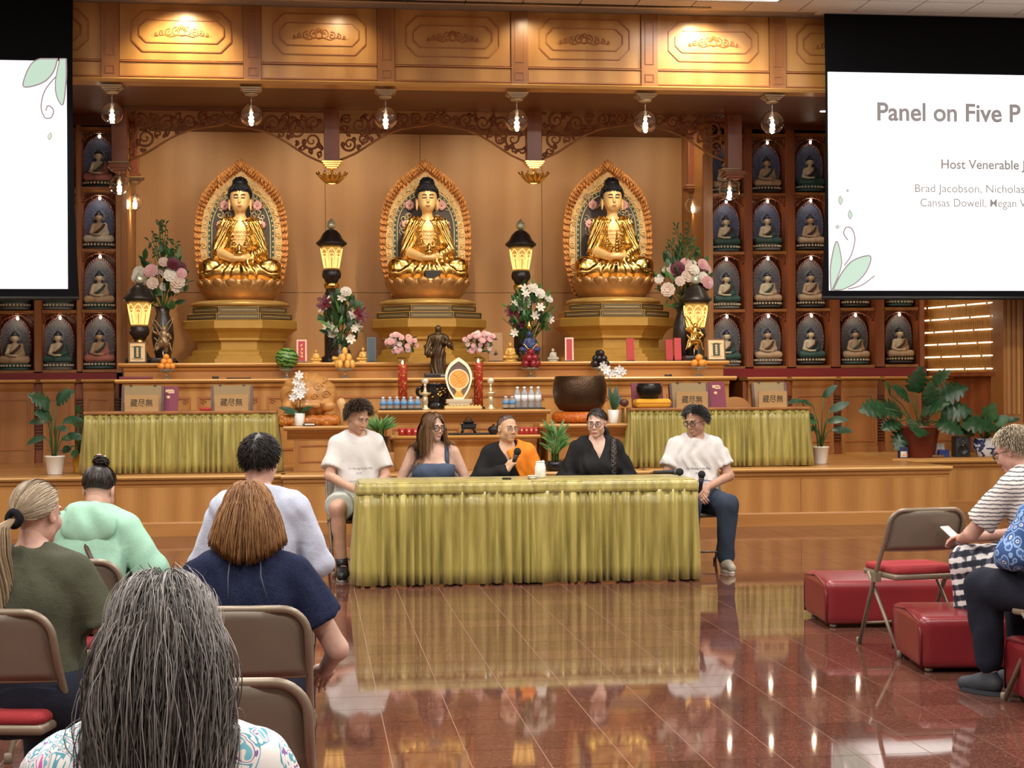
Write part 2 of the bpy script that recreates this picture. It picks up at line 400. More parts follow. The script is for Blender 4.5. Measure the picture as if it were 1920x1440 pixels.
def cloth(name, col, col2=None, rough=0.8, fold=0.0, weave=300, fs=9.0):
    if name in MATS: return MATS[name]
    m, nt, b = new_mat(name); b.inputs['Roughness'].default_value = rough; b.inputs['Specular IOR Level'].default_value = 0.15
    v = coords(nt); n = N(nt, 'ShaderNodeTexNoise', Scale=fs, Detail=3.0, Distortion=0.8); nt.links.new(v, n.inputs['Vector'])
    n2 = N(nt, 'ShaderNodeTexNoise', Scale=float(weave), Detail=1.0); nt.links.new(v, n2.inputs['Vector'])
    r = ramp(nt, [(0.3, col), (0.7, col2 or col)], n2.outputs[0]); nt.links.new(r.outputs[0], b.inputs['Base Color'])
    ad = nt.nodes.new('ShaderNodeMath'); ad.operation = 'MULTIPLY_ADD'; ad.inputs[1].default_value = fold * 8; nt.links.new(n.outputs[0], ad.inputs[0]); nt.links.new(n2.outputs[0], ad.inputs[2])
    bump(nt, b, ad.outputs[0], 0.35, 0.006)
    MATS[name] = m; return m
def stripes_mat(name, c1, c2, axis='z', freq=40.0, rough=0.5, dist=1.0, lo=0.45, hi=0.55):
    if name in MATS: return MATS[name]
    m, nt, b = new_mat(name); b.inputs['Roughness'].default_value = rough
    w_ = N(nt, 'ShaderNodeTexWave', Scale=freq, Distortion=dist, Detail=1.0); w_.bands_direction = axis.upper(); nt.links.new(coords(nt), w_.inputs['Vector'])
    r = ramp(nt, [(lo, c1), (hi, c2)], w_.outputs['Fac']); nt.links.new(r.outputs[0], b.inputs['Base Color']); MATS[name] = m; return m
def hair_mat(name, dark, light, rough=0.42):
    if name in MATS: return MATS[name]
    m, nt, b = new_mat(name); a = N(nt, 'ShaderNodeAttribute', attribute_name='tone'); r = ramp(nt, [(0.0, dark), (1.0, light)], a.outputs['Fac'])
    nt.links.new(r.outputs[0], b.inputs['Base Color']); b.inputs['Roughness'].default_value = rough; b.inputs['Specular IOR Level'].default_value = 0.4; MATS[name] = m; return m
SATIN = None
def satin(name, c1, c2):
    m, nt, b = new_mat(name); b.inputs['Roughness'].default_value = 0.32; b.inputs['Sheen Weight'].default_value = 0.15; b.inputs['Specular IOR Level'].default_value = 0.6
    n = N(nt, 'ShaderNodeTexNoise', Scale=3.0, Detail=3.0); nt.links.new(coords(nt, (6, 6, 0.7)), n.inputs['Vector'])
    r = ramp(nt, [(0.3, c1), (0.7, c2)], n.outputs[0]); nt.links.new(r.outputs[0], b.inputs['Base Color'])
    n2 = N(nt, 'ShaderNodeTexNoise', Scale=2.0, Detail=3.0); nt.links.new(coords(nt, (30, 30, 2.0)), n2.inputs['Vector']); bump(nt, b, n2.outputs[0], 0.25, 0.01); return m
SATIN = satin('gold_green_satin', S2L((138, 124, 58)), S2L((186, 172, 94)))
def skin_mat(name, col):
    if name in MATS: return MATS[name]
    m, nt, b = new_mat(name); b.inputs['Roughness'].default_value = 0.5
    n = N(nt, 'ShaderNodeTexNoise', Scale=22.0, Detail=3.0); nt.links.new(coords(nt), n.inputs['Vector'])
    r = ramp(nt, [(0.3, tuple(c * 0.86 for c in col)), (0.7, (min(1, col[0] * 1.06), col[1], col[2] * 0.97))], n.outputs[0]); nt.links.new(r.outputs[0], b.inputs['Base Color'])
    b.inputs['Subsurface Weight'].default_value = 0.12; b.inputs['Subsurface Radius'].default_value = (0.012, 0.005, 0.003); b.inputs['Subsurface Scale'].default_value = 0.5
    MATS[name] = m; return m
# ================================================================= the setting
ZS = 0.60                                    # stage height
def struct(o, label=None): tag(o, label, None, None, 'structure'); return o
# ---- floor: dark red granite tiles, each a piece
TILE = 0.305
def tile_mat():
    m, nt, b = new_mat('red_granite'); g = N(nt, 'ShaderNodeNewGeometry'); sp = N(nt, 'ShaderNodeSeparateXYZ'); nt.links.new(g.outputs['Position'], sp.inputs[0])
    n = N(nt, 'ShaderNodeTexNoise', Scale=140.0, Detail=4.0); nt.links.new(g.outputs['Position'], n.inputs['Vector'])
    v = N(nt, 'ShaderNodeTexVoronoi', Scale=90.0); nt.links.new(g.outputs['Position'], v.inputs['Vector'])
    sn = N(nt, 'ShaderNodeVectorMath', operation='SNAP'); sn.inputs[1].default_value = (TILE, TILE, 10); ofs = N(nt, 'ShaderNodeVectorMath', operation='SUBTRACT'); ofs.inputs[1].default_value = (TX0, TY0, 0)
    nt.links.new(g.outputs['Position'], ofs.inputs[0]); nt.links.new(ofs.outputs[0], sn.inputs[0])
    wn = N(nt, 'ShaderNodeTexWhiteNoise'); nt.links.new(sn.outputs[0], wn.inputs['Vector'])
    mx = nt.nodes.new('ShaderNodeMix'); mx.data_type = 'FLOAT'; mx.inputs[0].default_value = 0.4; nt.links.new(n.outputs[0], mx.inputs[2]); nt.links.new(v.outputs['Distance'], mx.inputs[3])
    r = ramp(nt, [(0.3, S2L((66, 40, 34))), (0.62, S2L((108, 68, 56))), (0.8, S2L((136, 98, 84)))], mx.outputs[0])
    hs = N(nt, 'ShaderNodeHueSaturation'); nt.links.new(r.outputs[0], hs.inputs['Color']); mr = N(nt, 'ShaderNodeMapRange'); mr.inputs[3].default_value = 0.82; mr.inputs[4].default_value = 1.15
    nt.links.new(wn.outputs['Value'], mr.inputs[0]); nt.links.new(mr.outputs[0], hs.inputs['Value']); nt.links.new(hs.outputs[0], b.inputs['Base Color'])
    b.inputs['Roughness'].default_value = 0.045; b.inputs['Specular IOR Level'].default_value = 0.62
    n3 = N(nt, 'ShaderNodeTexNoise', Scale=1.6, Detail=1.0); nt.links.new(g.outputs['Position'], n3.inputs['Vector']); bump(nt, b, n3.outputs[0], 0.02, 0.02)
    return m
q = G(791, 1215); TX0 = q.x % TILE; TY0 = G(1100, 1343).y % TILE
GRAN = tile_mat()
GROUT = mat('pale_grout', S2L((150, 112, 92)), 0.5)
fl = struct(MB().box(-9.5, 11, -5, 18.0, -0.1, -0.0015).obj('floor', GROUT))
tb = MB(); h_ = TILE / 2 - 0.0021
tb.add([(-h_, -h_, 0), (h_, -h_, 0), (h_, h_, 0), (-h_, h_, 0), (-h_, -h_, -.004), (h_, -h_, -.004), (h_, h_, -.004), (-h_, h_, -.004)], [(0, 1, 2, 3), (0, 4, 5, 1), (1, 5, 6, 2), (2, 6, 7, 3), (3, 7, 4, 0)])
cand = []; rest = MB()
for i in range(int(-9.4 / TILE), int(10.8 / TILE)):
    for j in range(int(-4 / TILE), int(18.2 / TILE)):
        x = TX0 + (i + .5) * TILE; y = TY0 + (j + .5) * TILE
        if y > (YS + 0.05 if x < PX(1778, YS) + .1 else 17.9): continue
        vis = False
        if y > 1.5:
            d = Vector((x, y, 0)) - Vector((0, 0, HCAM)); z = d.dot(FW); px = 960 + FPX * d.dot(CR) / z; py = 720 - FPX * d.dot(CU) / z
            vis = 575 < px < 1990 and py < 1480 and not (685 < px < 1300 and py < 1095)
        cand.append((0 if vis else 1, y, x))
cand.sort(); t0 = None
for k, (nv, y, x) in enumerate(cand):
    if k < 300 and not nv:
        if t0 is None: t0 = tb.obj('floor_tile', GRAN, fl, (x, y, 0))
        else: inst(t0, 'floor_tile', fl, (x, y, 0))
    else: rest.add([(a + x, b + y, c) for a, b, c in tb.v], tb.f)
tag(rest.obj('floor_tile_field', GRAN, fl), kind='stuff')
# ---- ceiling of lay-in tiles
CTILE = mat('ceiling_tile', S2L((196, 188, 178)), 0.9, vary=0.06, vscale=60)
CGRID = mat('ceiling_grid', S2L((150, 146, 142)), 0.6)
ce = struct(MB().box(-9.5, 11, -5, YB + 0.5, CEIL, CEIL + 0.1).obj('ceiling', CGRID))
cb = MB().box(-.298, .298, -.298, .298, CEIL - 0.012, CEIL); c0 = None; crest = MB()
for i in range(-15, 18):
    for j in range(-8, 30):
        x, y = i * .61 + .13, j * .61 + .08
        if y > YF - .32: continue
        if y > 16 and -5.5 < x < 8.6:
            if c0 is None: c0 = cb.obj('ceiling_tile', CTILE, ce, (x, y, 0))
            else: inst(c0, 'ceiling_tile', ce, (x, y, 0))
        else: crest.add([(a + x, b + y, c) for a, b, c in cb.v], cb.f)
tag(crest.obj('ceiling_tile_field', CTILE, ce), kind='stuff')
# ---- room walls
PAINT = mat('cream_paint', S2L((206, 190, 165)), 0.8)
struct(MB().box(-9.6, -9.5, -5, YB + .6, 0, CEIL).obj('wall_left', PAINT))
struct(MB().box(11, 11.1, -5, YB + .6, 0, CEIL).obj('wall_right', PAINT))
struct(MB().box(-9.6, 11.1, -5.1, -5, 0, CEIL).obj('wall_rear', PAINT))
wb = struct(MB().box(-9.6, 11.1, YB + .12, YB + .25, 0, CEIL).obj('wall_back', REDW))
XN0, XN1 = PX(236, YC), PX(1322, YC)         # niche
xs = [XN0] + [PX(p, YB) for p in (612, 790, 1018)] + [XN1]
zs_ = [1.5, PZ(800, 549, YB), ZSOF + .05]
for a in range(4):
    for b_ in range(2):
        MB().box(xs[a] + .003, xs[a + 1] - .003, YB, YB + .1, zs_[b_] + .003, zs_[b_ + 1] - .003).obj('wall_panel', WALLW, wb)
# side cheeks of the niche
for s_, x, nm in ((-1, XN0, 'wall_niche_left'), (1, XN1, 'wall_niche_right')):
    o = struct(MB().box(min(x, x + s_ * .10), max(x, x + s_ * .10), YC - .05, YB + .1, ZS, ZSOF).obj(nm, OAK))
    MB().box(x - s_ * .0 - .03, x + .03, YC - .10, YC - .05, ZS, ZSOF - .4).obj('edge_strip', OAKP, o)
# ---- stage
xe = PX(1778, YS)
st = struct(MB().box(-9.5, xe, YS, YB + .1, 0.0, ZS - .05).obj('stage', OAKP))
XC0, XC1 = PX(530, YS), PX(1207, YS)
def front_run(x0, x1, y, par, cuts, top=True):
    prof = [(y + .3, ZS - .05), (y - .02, ZS - .05), (y - .055, ZS - .035), (y - .065, ZS - .018), (y - .055, ZS - .002), (y - .03, ZS), (y + .3, ZS)]
    if top: MB().extr(prof, x0 - .02, x1 + .02, 'x').obj('nosing', OAKD, par)
    MB().extr([(y, ZS - .05), (y - .03, ZS - .05), (y - .028, ZS - .075), (y - .012, ZS - .095), (y - .01, ZS - .115), (y, ZS - .12)], x0, x1, 'x').obj('moulding', OAKH, par)
    MB().extr([(y, 0), (y - .03, 0), (y - .03, .125), (y - .02, .14), (y, .14)], x0, x1, 'x').obj('plinth', OAKH, par)
    c = [x0] + cuts + [x1]
    for a, b_ in zip(c[:-1], c[1:]): MB().box(a + .002, b_ - .002, y - .008, y + .05, .14, ZS - .115).obj('front_panel', OAK, par)
front_run(-9.5, XC0, YS, st, [-7.4, -5.2, PX(215, YS)]); front_run(XC1, xe, YS, st, [PX(1500, YS)])
MB().box(XC0, XC1, YS - .14, YS, 0, ZS - .05).obj('front_block', OAKP, st)
front_run(XC0, XC1, YS - .14, st, [PX(760, YS), PX(980, YS)])
MB().box(-9.5, xe, YS + .28, YB + .1, ZS - .05, ZS - .001).obj('deck', OAKH, st)
MB().box(XC0 + .01, XC1 - .01, YS + .1, YS + .29, ZS - .05, ZS - .001).obj('deck', OAKH, st)
x2 = PX(1670, 17.9)
st2 = struct(MB().box(x2, 11, 17.95, YB + .1, 0, ZS - .03).obj('stage_wing', OAKP))
front_run(max(x2, xe - .3), 11, 17.9, st2, [9.5])
MB().extr([(17.9 - .05, ZS - .02), (17.9 - .05, ZS + .02), (18.3, ZS + .02), (YB, ZS + .02), (YB, ZS - .02)], x2, 11, 'x').obj('nosing', OAKD, st2)
# ---- fascia above the stage
fa = struct(MB().box(-9.5, 11, YF, YF + .25, ZSOF + .02, CEIL).obj('trim_1', OAKF), 'oak fascia above the altar')
PIL = [PX(p, YF) for p in (-58, 211, 477, 727, 977, 1220, 1460)]; PIL.append(PIL[-1] * 2 - PIL[-2])
zl = PZ(600, 122, YF); zb = PZ(600, 150, YF); zt = CEIL
def octo(x0, x1, z0, z1, c): return [(x0 + c, z0), (x1 - c, z0), (x1, z0 + c), (x1, z1 - c), (x1 - c, z1), (x0 + c, z1), (x0, z1 - c), (x0, z0 + c)]
MOLD = wood('oak_moulding', S2L((150, 90, 44)), S2L((176, 112, 58)), axis='x')
for i in range(len(PIL) - 1):
    a, b_ = PIL[i] + .095, PIL[i + 1] - .095; cx = (a + b_) / 2; w_ = b_ - a
    pn = MB().box(a + .002, b_ - .002, YF - .022, YF, zl + .02, zt - .003).obj('fascia_panel', OAKF, fa)
    zc = PZ(340, 60, YF)
    for (hw, hh, c) in ((w_ * .405, .222, .115), (w_ * .345, .125, .075)):
        t = .011
        MB().ring(octo(cx - hw, cx + hw, zc - hh, zc + hh, c), octo(cx - hw + t, cx + hw - t, zc - hh + t, zc + hh - t, c), YF - .034, YF - .02).obj('panel_moulding', MOLD, pn)
    orn = MB()
    for s_ in (-1, 1):
        for (dx, dz, r_, tn, a0) in ((.055, .0, .05, 1.3, PI * .5), (.135, -.012, .042, 1.3, PI * .6), (.205, -.022, .032, 1.2, PI * .6), (.26, -.035, .02, 1.0, PI * .5)):
            orn.tube([(cx + s_ * (p[0]), p[1], p[2]) for p in spiral((dx, zc + dz), r_, tn, a0, -1, 16, YF - .026)], .0075, 5)
        orn.tube([(cx + s_ * x, YF - .025, zc - .045 + .012 * math.sin(x * 40)) for x in np.linspace(0, .32, 14)], [.011 - .0008 * k for k in range(14)], 5)
    for k in range(-2, 3): orn.ball((cx + k * .02, YF - .025, zc + .045 - abs(k) * .011), (.012, .01, .03), 6)
    tag(orn.obj('carved_ornament', MOLD, pn), kind='stuff')
    MB().box(a + .002, b_ - .002, YF - .03, YF, zb, zl - .012).obj('fascia_rail', OAKF, fa)
    for zz in (zl + .004, zb + .006): MB().extr([(YF - .02, zz - .012), (YF - .045, zz - .008), (YF - .045, zz + .006), (YF - .02, zz + .012)], a, b_, 'x').obj('fascia_bead', MOLD, fa)
for x in PIL:
    pl = MB().box(x - .092, x + .092, YF - .05, YF, zb - .02, zt - .003).obj('pilaster', OAKP, fa)
    for z0, z1 in ((zl + .06, zt - .09), (zb + .03, zl - .045)):
        MB().ring([(x - .05, z0), (x + .05, z0), (x + .05, z1), (x - .05, z1)], [(x - .041, z0 + .009), (x + .041, z0 + .009), (x + .041, z1 - .009), (x - .041, z1 - .009)], YF - .058, YF - .049).obj('pilaster_moulding', MOLD, pl)
MB().extr([(YF + .2, ZSOF), (YF - .05, ZSOF), (YF - .07, ZSOF + .03), (YF - .07, zb - .03), (YF - .03, zb - .005), (YF + .2, zb)], -9.5, 11, 'x').obj('fascia_lip', OAKD, fa)
sof = struct(MB().box(-9.5, 11, YF + .02, YB + .2, ZSOF + .005, ZSOF + .08).obj('ceiling_soffit', REDWD))
tr = MB().box(-9.4, PX(1336, 17.35), 17.31, 17.37, CEIL - .02, CEIL - .001).obj('trim_2', BLACKM); struct(tr, 'black slot in the ceiling in front of the fascia')
# beam across the head of the niche
struct(MB().box(PX(150, YA), PX(1475, YA), YA - .03, YA + .12, PZ(800, 203, YA), ZSOF + .01).obj('trim_3', REDWD), 'dark beam over the carved arches')
MB().extr([(YA - .06, PZ(800, 203, YA)), (YA - .06, PZ(800, 198, YA)), (YA - .03, PZ(800, 194, YA)), (YA, PZ(800, 194, YA)), (YA, PZ(800, 203, YA))], PX(150, YA), PX(1475, YA), 'x').obj('bead', OAKP, bpy.data.objects['trim_3'])
# ---- hanging posts and carved openwork arches
def arch(name, p0, p1, seed, label, yend=300):
    r_ = random.Random(seed); x0, x1 = PX(p0, YA), PX(p1, YA); zt_ = PZ((p0 + p1) / 2, 205, YA); cx = (x0 + x1) / 2; hw = (x1 - x0) / 2; k = MPP(800, YA)
    t_ = thing(name, label, 'carved arch', (cx, YA, zt_))
    ys = [(0, 24), (.06, 30), (.2, 33), (.35, 38), (.5, 48), (.62, 60), (.74, 74), (.84, 85), (.93, 92), (1, 97)]
    def low(u):
        u = min(abs(u), 1)
        for (a, za), (b_, z2) in zip(ys[:-1], ys[1:]):
            if u <= b_: return -(za + (z2 - za) * (u - a) / (b_ - a)) * k
        return -97 * k
    us = np.linspace(-1, 1, 61)
    MB().tube([(u * hw, 0, low(u)) for u in us], .014, 6).obj('border', OAKP, t_)
    MB().box(-hw, hw, -.02, .02, -.03, 0).obj('top_rail', CARVE, t_)
    for s_ in (-1, 1):
        placed = []; mb = MB()
        for rr in (.115, .095, .08, .065, .05, .038, .028):
            for _ in range(240):
                u = r_.uniform(.03, .98); x = u * hw; z = r_.uniform(low(u) + rr, -.03 - rr) if low(u) + rr < -.03 - rr else None
                if z is None or x + rr > hw or low((x + rr) / hw) > z - rr * .6 or low((x - rr) / hw) > z - rr * .8: continue
                if any((x - a) ** 2 + (z - b_) ** 2 < ((rr + c) * .88) ** 2 for a, b_, c in placed): continue
                placed.append((x, z, rr))
        for (x, z, rr) in placed:
            a0 = r_.uniform(0, 2 * PI); sg = r_.choice((-1, 1))
            pts = spiral((x, z), rr * .95, 1.6 if rr > .05 else 1.1, a0, sg, 20, r_.uniform(-.012, .0))
            mb.tube([(s_ * p[0], p[1], p[2]) for p in pts], [.016 - .008 * i / 20 if rr > .05 else .011 for i in range(21)], 5)
            for q_ in range(2):
                aa = a0 + q_ * 2.4; mb.ball((s_ * (x + rr * .8 * math.cos(aa)), -.01, z + rr * .8 * math.sin(aa)), (.012 + rr * .16, .014, .012 + rr * .22), 6)
        tag(mb.obj('scrollwork', CARVE, t_), kind='stuff')
    return t_
arch('carved_arch', 243, 609, 3, 'carved openwork arch above the left gold statue')
arch('carved_arch', 640, 989, 4, 'carved openwork arch above the middle gold statue')
arch('carved_arch', 1018, 1362, 5, 'carved openwork arch above the right gold statue')
def post(p0, p1, ytop, ybot, Y, label, w=None):
    x0, x1 = PX(p0, Y), PX(p1, Y); zt_, zb_ = PZ(p0, ytop, Y), PZ(p0, ybot, Y); cx = (x0 + x1) / 2; hw = (x1 - x0) / 2
    t_ = thing('hanging_post', label, 'post', (cx, Y, zb_), group='hanging posts of the arches')
    MB().box(-hw, hw, -hw, hw, 0, zt_ - zb_).obj('shaft', REDW if w is None else w, t_, bevel=.006)
    return t_, cx, zb_, hw
for p0, p1, lb in ((610, 639, 'dark hanging post between left and middle carved arches'), (989, 1017, 'dark hanging post between middle and right carved arches')):
    t_, cx, zb_, hw = post(p0, p1, 200, 303, YA, lb)
    tl = thing('lotus_lantern', 'gilded lotus lantern under the post ' + ('left' if p0 < 700 else 'right') + ' of the middle statue', 'lantern', (cx, YA, zb_), group='gilded lotus lanterns')
    cap = MB()
    for j, (a, b_) in enumerate(((.115, .0), (.10, -.022), (.082, -.044), (.06, -.066))): cap.box(-a, a, -a, a, b_ - .02, b_ - .002)
    cap.obj('cap', GOLD, tl); MB().lathe([(.02, -.13), (.014, -.11), (.014, -.08)], n=10).obj('stem', GOLD, tl)
    glow = mat('lantern_glow', (1, .8, .4), .4, emit=(1.0, .62, .2), es=1.6)
    MB().lathe([(.01, -.265), (.07, -.25), (.10, -.2), (.085, -.16), (.02, -.14)], n=16).obj('bowl', glow, tl)
    pm = MB(); g = []
    for v in np.linspace(0, 1, 6):
        w2 = .034 * math.sin(PI * (v * .8 + .12)) if v < .99 else .002
        r2 = .05 + .125 * v + .01 * v * v; z2 = -.262 + .13 * v ** 1.5
        g.append([(r2, -w2, z2 + .006), (r2 + .006, 0, z2), (r2, w2, z2 + .006)])
    pm.sheet(g); p0_ = None
    for ring_ in range(2):
        for j in range(12):
            a = 2 * PI * (j + .5 * ring_) / 12; sc_ = (1 - .18 * ring_,) * 3
            if p0_ is None: p0_ = pm.obj('petal', GOLD, tl, (0, 0, 0), (0, 0, a), thick=.008)
            else:
                q = inst(p0_, 'petal', tl, (0, 0, -.045 * ring_), (0, 0, a), sc_); q.modifiers.new('s', 'SOLIDIFY').thickness = .008
for p0, p1, yb, Y, lb in ((213, 241, 312, YA, 'left outer hanging post with carved foot'), (1364, 1391, 326, YA, 'right outer hanging post with carved foot'), (247, 263, 330, 20.6, 'slim post at the back left of the niche'), (1291, 1313, 352, 20.6, 'slim post at the back right of the niche')):
    t_, cx, zb_, hw = post(p0, p1, 206, yb, Y, lb)
    ft = MB()
    for j, (a, b_) in enumerate(((1.35, .02), (1.5, -.005), (1.2, -.03), (.8, -.05))): ft.box(-hw * a, hw * a, -hw * a, hw * a, b_ - .02, b_ + .004)
    ft.obj('carved_foot', CARVE, t_)
# ---- pendant globe lamps
def pendant(px, py, Y, r_px, ycap, label, pw=6):
    k = MPP(px, Y); r_ = r_px * k; x = PX(px, Y); z = PZ(px, py, Y); zc = PZ(px, ycap, Y) if ycap else None
    t_ = thing('pendant_lamp', label, 'lamp', (x, Y, z), group='glass globe pendant lamps')
    gl = MB(); n = 20; prof = []
    for j in range(13):
        a = -PI * .40 + (PI * .40 + PI * .46) * j / 12; prof.append((r_ * math.cos(a), r_ * math.sin(a)))
    vs = []; fs = []
    for rr, zz in prof:
        for i in range(n): vs.append((rr * math.cos(2 * PI * i / n), rr * math.sin(2 * PI * i / n), zz))
    for j in range(len(prof) - 1):
        for i in range(n): fs.append((j * n + i, j * n + (i + 1) % n, (j + 1) * n + (i + 1) % n, (j + 1) * n + i))
    gl.add(vs, fs, True); gl.obj('glass_globe', mat('thin_glass', (1, 1, 1), .03, trans=1.0, spec=.9), t_, thick=.007)
    MB().lathe([(.012, r_ * .25), (.016, r_ * .6), (.02, r_ * .95), (.012, r_ * 1.02)], n=10).obj('socket', CHROME, t_)
    MB().lathe([(.004, -r_ * .36), (.026, -r_ * .3), (.03, -r_ * .2), (.014, -r_ * .02), (.008, r_ * .26)], n=12).obj('bulb', BULB, t_)
    top = (zc - z) if zc else r_ * 1.6
    MB().tube([(0, 0, r_ * .9), (0, 0, top)], .006, 6).obj('rod', CHROME, t_)
    if zc:
        c = MB(); c.lathe([(.05, top), (.07, top + .01), (.07, top + .025), (.03, top + .03)], n=16)
        for j in range(3): c.box(-.07 - .022 * j, .07 + .022 * j, -.07 - .022 * j, .07 + .022 * j, top + .03 + .018 * j, top + .045 + .018 * j)
        c.obj('canopy', mat('painted_cap', S2L((170, 140, 100)), .4), t_)
    l = point('pendant_light', (0, 0, -r_ * .55), pw, (1, .82, .58), .03); l.parent = t_
for i, (a, b_) in enumerate(((213, 212), (474, 216), (726, 221), (972, 226), (1213, 228), (1451, 230))):
    pendant(a, b_, YF + .12, 21, b_ - 36, ['leftmost globe pendant under the fascia', 'second globe pendant from the left under the fascia', 'globe pendant left of the middle statue', 'globe pendant right of the middle statue', 'globe pendant above the right carved arch', 'rightmost globe pendant, above the statue shelves'][i])
pendant(226, 347, YA, 19, 318, 'globe pendant under the left outer hanging post', 7)
pendant(255, 378, 20.6, 15, 345, 'small globe pendant at the back left of the niche', 12)
pendant(1370, 357, YA, 19, 330, 'globe pendant under the right outer hanging post', 7)
pendant(1302, 385, 20.6, 15, 360, 'small globe pendant at the back right of the niche', 12)
# ---- ceiling light fixtures of the hall
DIFF = mat('light_diffuser', (1, 1, 1), .5, emit=(1, .96, .9), es=3.0)
for i, (x, y) in enumerate(HALL_LIGHTS + [(4.35, 16.75)]):
    hy = .3 if y < 16 else .16
    t_ = thing('ceiling_light', 'recessed ceiling light panel near the top edge right of the fascia' if y > 16 else f'hall ceiling light panel, {ORD[i % 4]} from left, {ORD[3 - i // 4]} row from the stage', 'light', (x, y, CEIL - .03), group='recessed ceiling lights')
    MB().ring([(-.6, -hy), (.6, -hy), (.6, hy), (-.6, hy)], [(-.57, -hy + .03), (.57, -hy + .03), (.57, hy - .03), (-.57, hy - .03)], -.015, .02, 'z').obj('frame', CGRID, t_)
    MB().box(-.57, .57, -hy + .03, hy - .03, 0, .015).obj('diffuser', DIFF, t_)

CAN = mat('downlight_rim', (.5, .45, .4), .4, metal=.5)
for i, (x, y) in enumerate(DOWNL):
    t_ = thing('recessed_downlight', 'recessed round downlight in the soffit beside the right screen', 'light', (x, y, ZSOF), group='soffit downlights')
    MB().ring([(.07 * math.cos(a), .07 * math.sin(a)) for a in np.linspace(0, 2 * PI, 20, False)], [(.055 * math.cos(a), .055 * math.sin(a)) for a in np.linspace(0, 2 * PI, 20, False)], -.012, .004, 'z').obj('rim', CAN, t_)
    MB().lathe([(.055, -.002), (.055, .003)], n=20).obj('lens', BULBS, t_)
# ================================================================= furniture of the altar
def curve2(pts, n=6):
    """Catmull-Rom through 2D points"""
    out = []; p = [pts[0]] + list(pts) + [pts[-1]]
    for i in range(1, len(p) - 2):
        for k in range(n):
            t = k / n; a, b, c, d = p[i - 1], p[i], p[i + 1], p[i + 2]
            out.append(tuple(.5 * (2 * b[j] + (c[j] - a[j]) * t + (2 * a[j] - 5 * b[j] + 4 * c[j] - d[j]) * t * t + (3 * b[j] - a[j] - 3 * c[j] + d[j]) * t ** 3) for j in (0, 1)))
    out.append(tuple(pts[-1])); return out
OGEE = curve2([(.70, 0), (.84, .1), (.95, .25), (1.0, .42), (.96, .6), (.85, .73), (.64, .83), (.36, .91), (.14, .96), (0, 1)], 4)
def ogee(W, H, z0=0.0): 
    h = [(x * W / 2, z0 + z * H) for x, z in OGEE]; return h + [(-x, z) for x, z in reversed(h[:-1])]
# ---- seated figure, height 1 from seat to crown, facing -y
def seated(inflate=0.0):
    o = inflate
    legs = [('u', 0, f_rc((.10, .02, .09), (.33, -.10, .085), .105 + o, .082 + o)), ('u', .04, f_rc((-.10, .02, .09), (-.33, -.10, .085), .105 + o, .082 + o)),
            ('u', .05, f_rc((.33, -.12, .07), (-.04, -.25, .06), .078 + o, .05 + o)), ('u', .05, f_rc((-.33, -.12, .07), (.04, -.25, .06), .078 + o, .05 + o)), ('u', .05, f_el((0, -.08, .05), (.3, .2, .06)))]
    torso = [('u', .05, f_el((0, .02, .30), (.150 + o, .115 + o, .24 + o))), ('u', .06, f_rc((-.13, .02, .475), (.13, .02, .475), .066 + o, .066 + o))]
    arms = []
    for s in (-1, 1): arms += [('u', .03, f_rc((s * .162, .02, .46), (s * .225, -.03, .25), .058 + o, .05 + o)), ('u', .03, f_rc((s * .225, -.03, .25), (s * .07, -.2, .185), .05 + o, .036 + o))]
    return legs, torso, arms
HEADP = [('u', .03, f_rc((0, .015, .5), (0, .0, .62), .058, .055)), ('u', .03, f_el((0, -.005, .715), (.106, .11, .115))), ('u', .03, f_el((0, -.05, .652), (.08, .065, .06))),
         ('u', .008, f_rc((0, -.112, .715), (0, -.128, .678), .008, .015)), ('u', .01, f_rc((-.022, -.108, .638), (.022, -.108, .638), .011, .011)),
         ('u', .012, f_el((.112, .005, .67), (.015, .022, .065))), ('u', .012, f_el((-.112, .005, .67), (.015, .022, .065))),
         ('s', .012, f_el((.042, -.115, .715), (.03, .014, .012))), ('s', .012, f_el((-.042, -.115, .715), (.03, .014, .012)))]
HANDP = [('u', .02, f_el((0, -.225, .185), (.1, .05, .026))), ('u', .02, f_el((0, -.235, .205), (.075, .035, .018)))]
def fold_leg(p):
    x = np.abs(p[:, 0]); r1 = np.sqrt((x - .30) ** 2 + (p[:, 2] - .16) ** 2 + (p[:, 1] + .05) ** 2)
    return np.where(p[:, 2] < .2, .013 * np.sin(r1 * 80), 0).astype(np.float32)
def fold_arm(p):
    a = np.sin((p[:, 2] * .9 + np.abs(p[:, 0]) * 1.6 + p[:, 1] * .6) * 75)
    return np.where(p[:, 2] > .2, .009 * a, 0).astype(np.float32)
legs, torso, arms = seated(.0)
legs2, torso2, arms2 = seated(.016)
body_ops = [torso[0]] + torso[1:] + arms + HEADP + HANDP
robe_ops = [legs2[0]] + legs2[1:] + torso2 + arms2[:1] + arms2[2:] + [('w', 0, fold_leg), ('w', 0, fold_arm), ('s', .02, f_el((0, -.16, .43), (.085, .13, .15))), ('s', .01, f_el((0, -.235, .22), (.13, .075, .05))), ('s', .015, f_el((0, -.02, .62), (.11, .12, .1)))]
def small_robe_ops():
    return [legs2[0]] + legs2[1:] + [('u', .03, f_el((0, .02, .24), (.17, .12, .17))), ('u', .04, f_rc((.17, .0, .46), (.1, .03, .2), .085, .13)), arms2[2], arms2[3], ('s', .01, f_el((0, -.235, .22), (.12, .07, .05))), ('s', .02, f_el((-.06, -.12, .42), (.1, .12, .2)))]
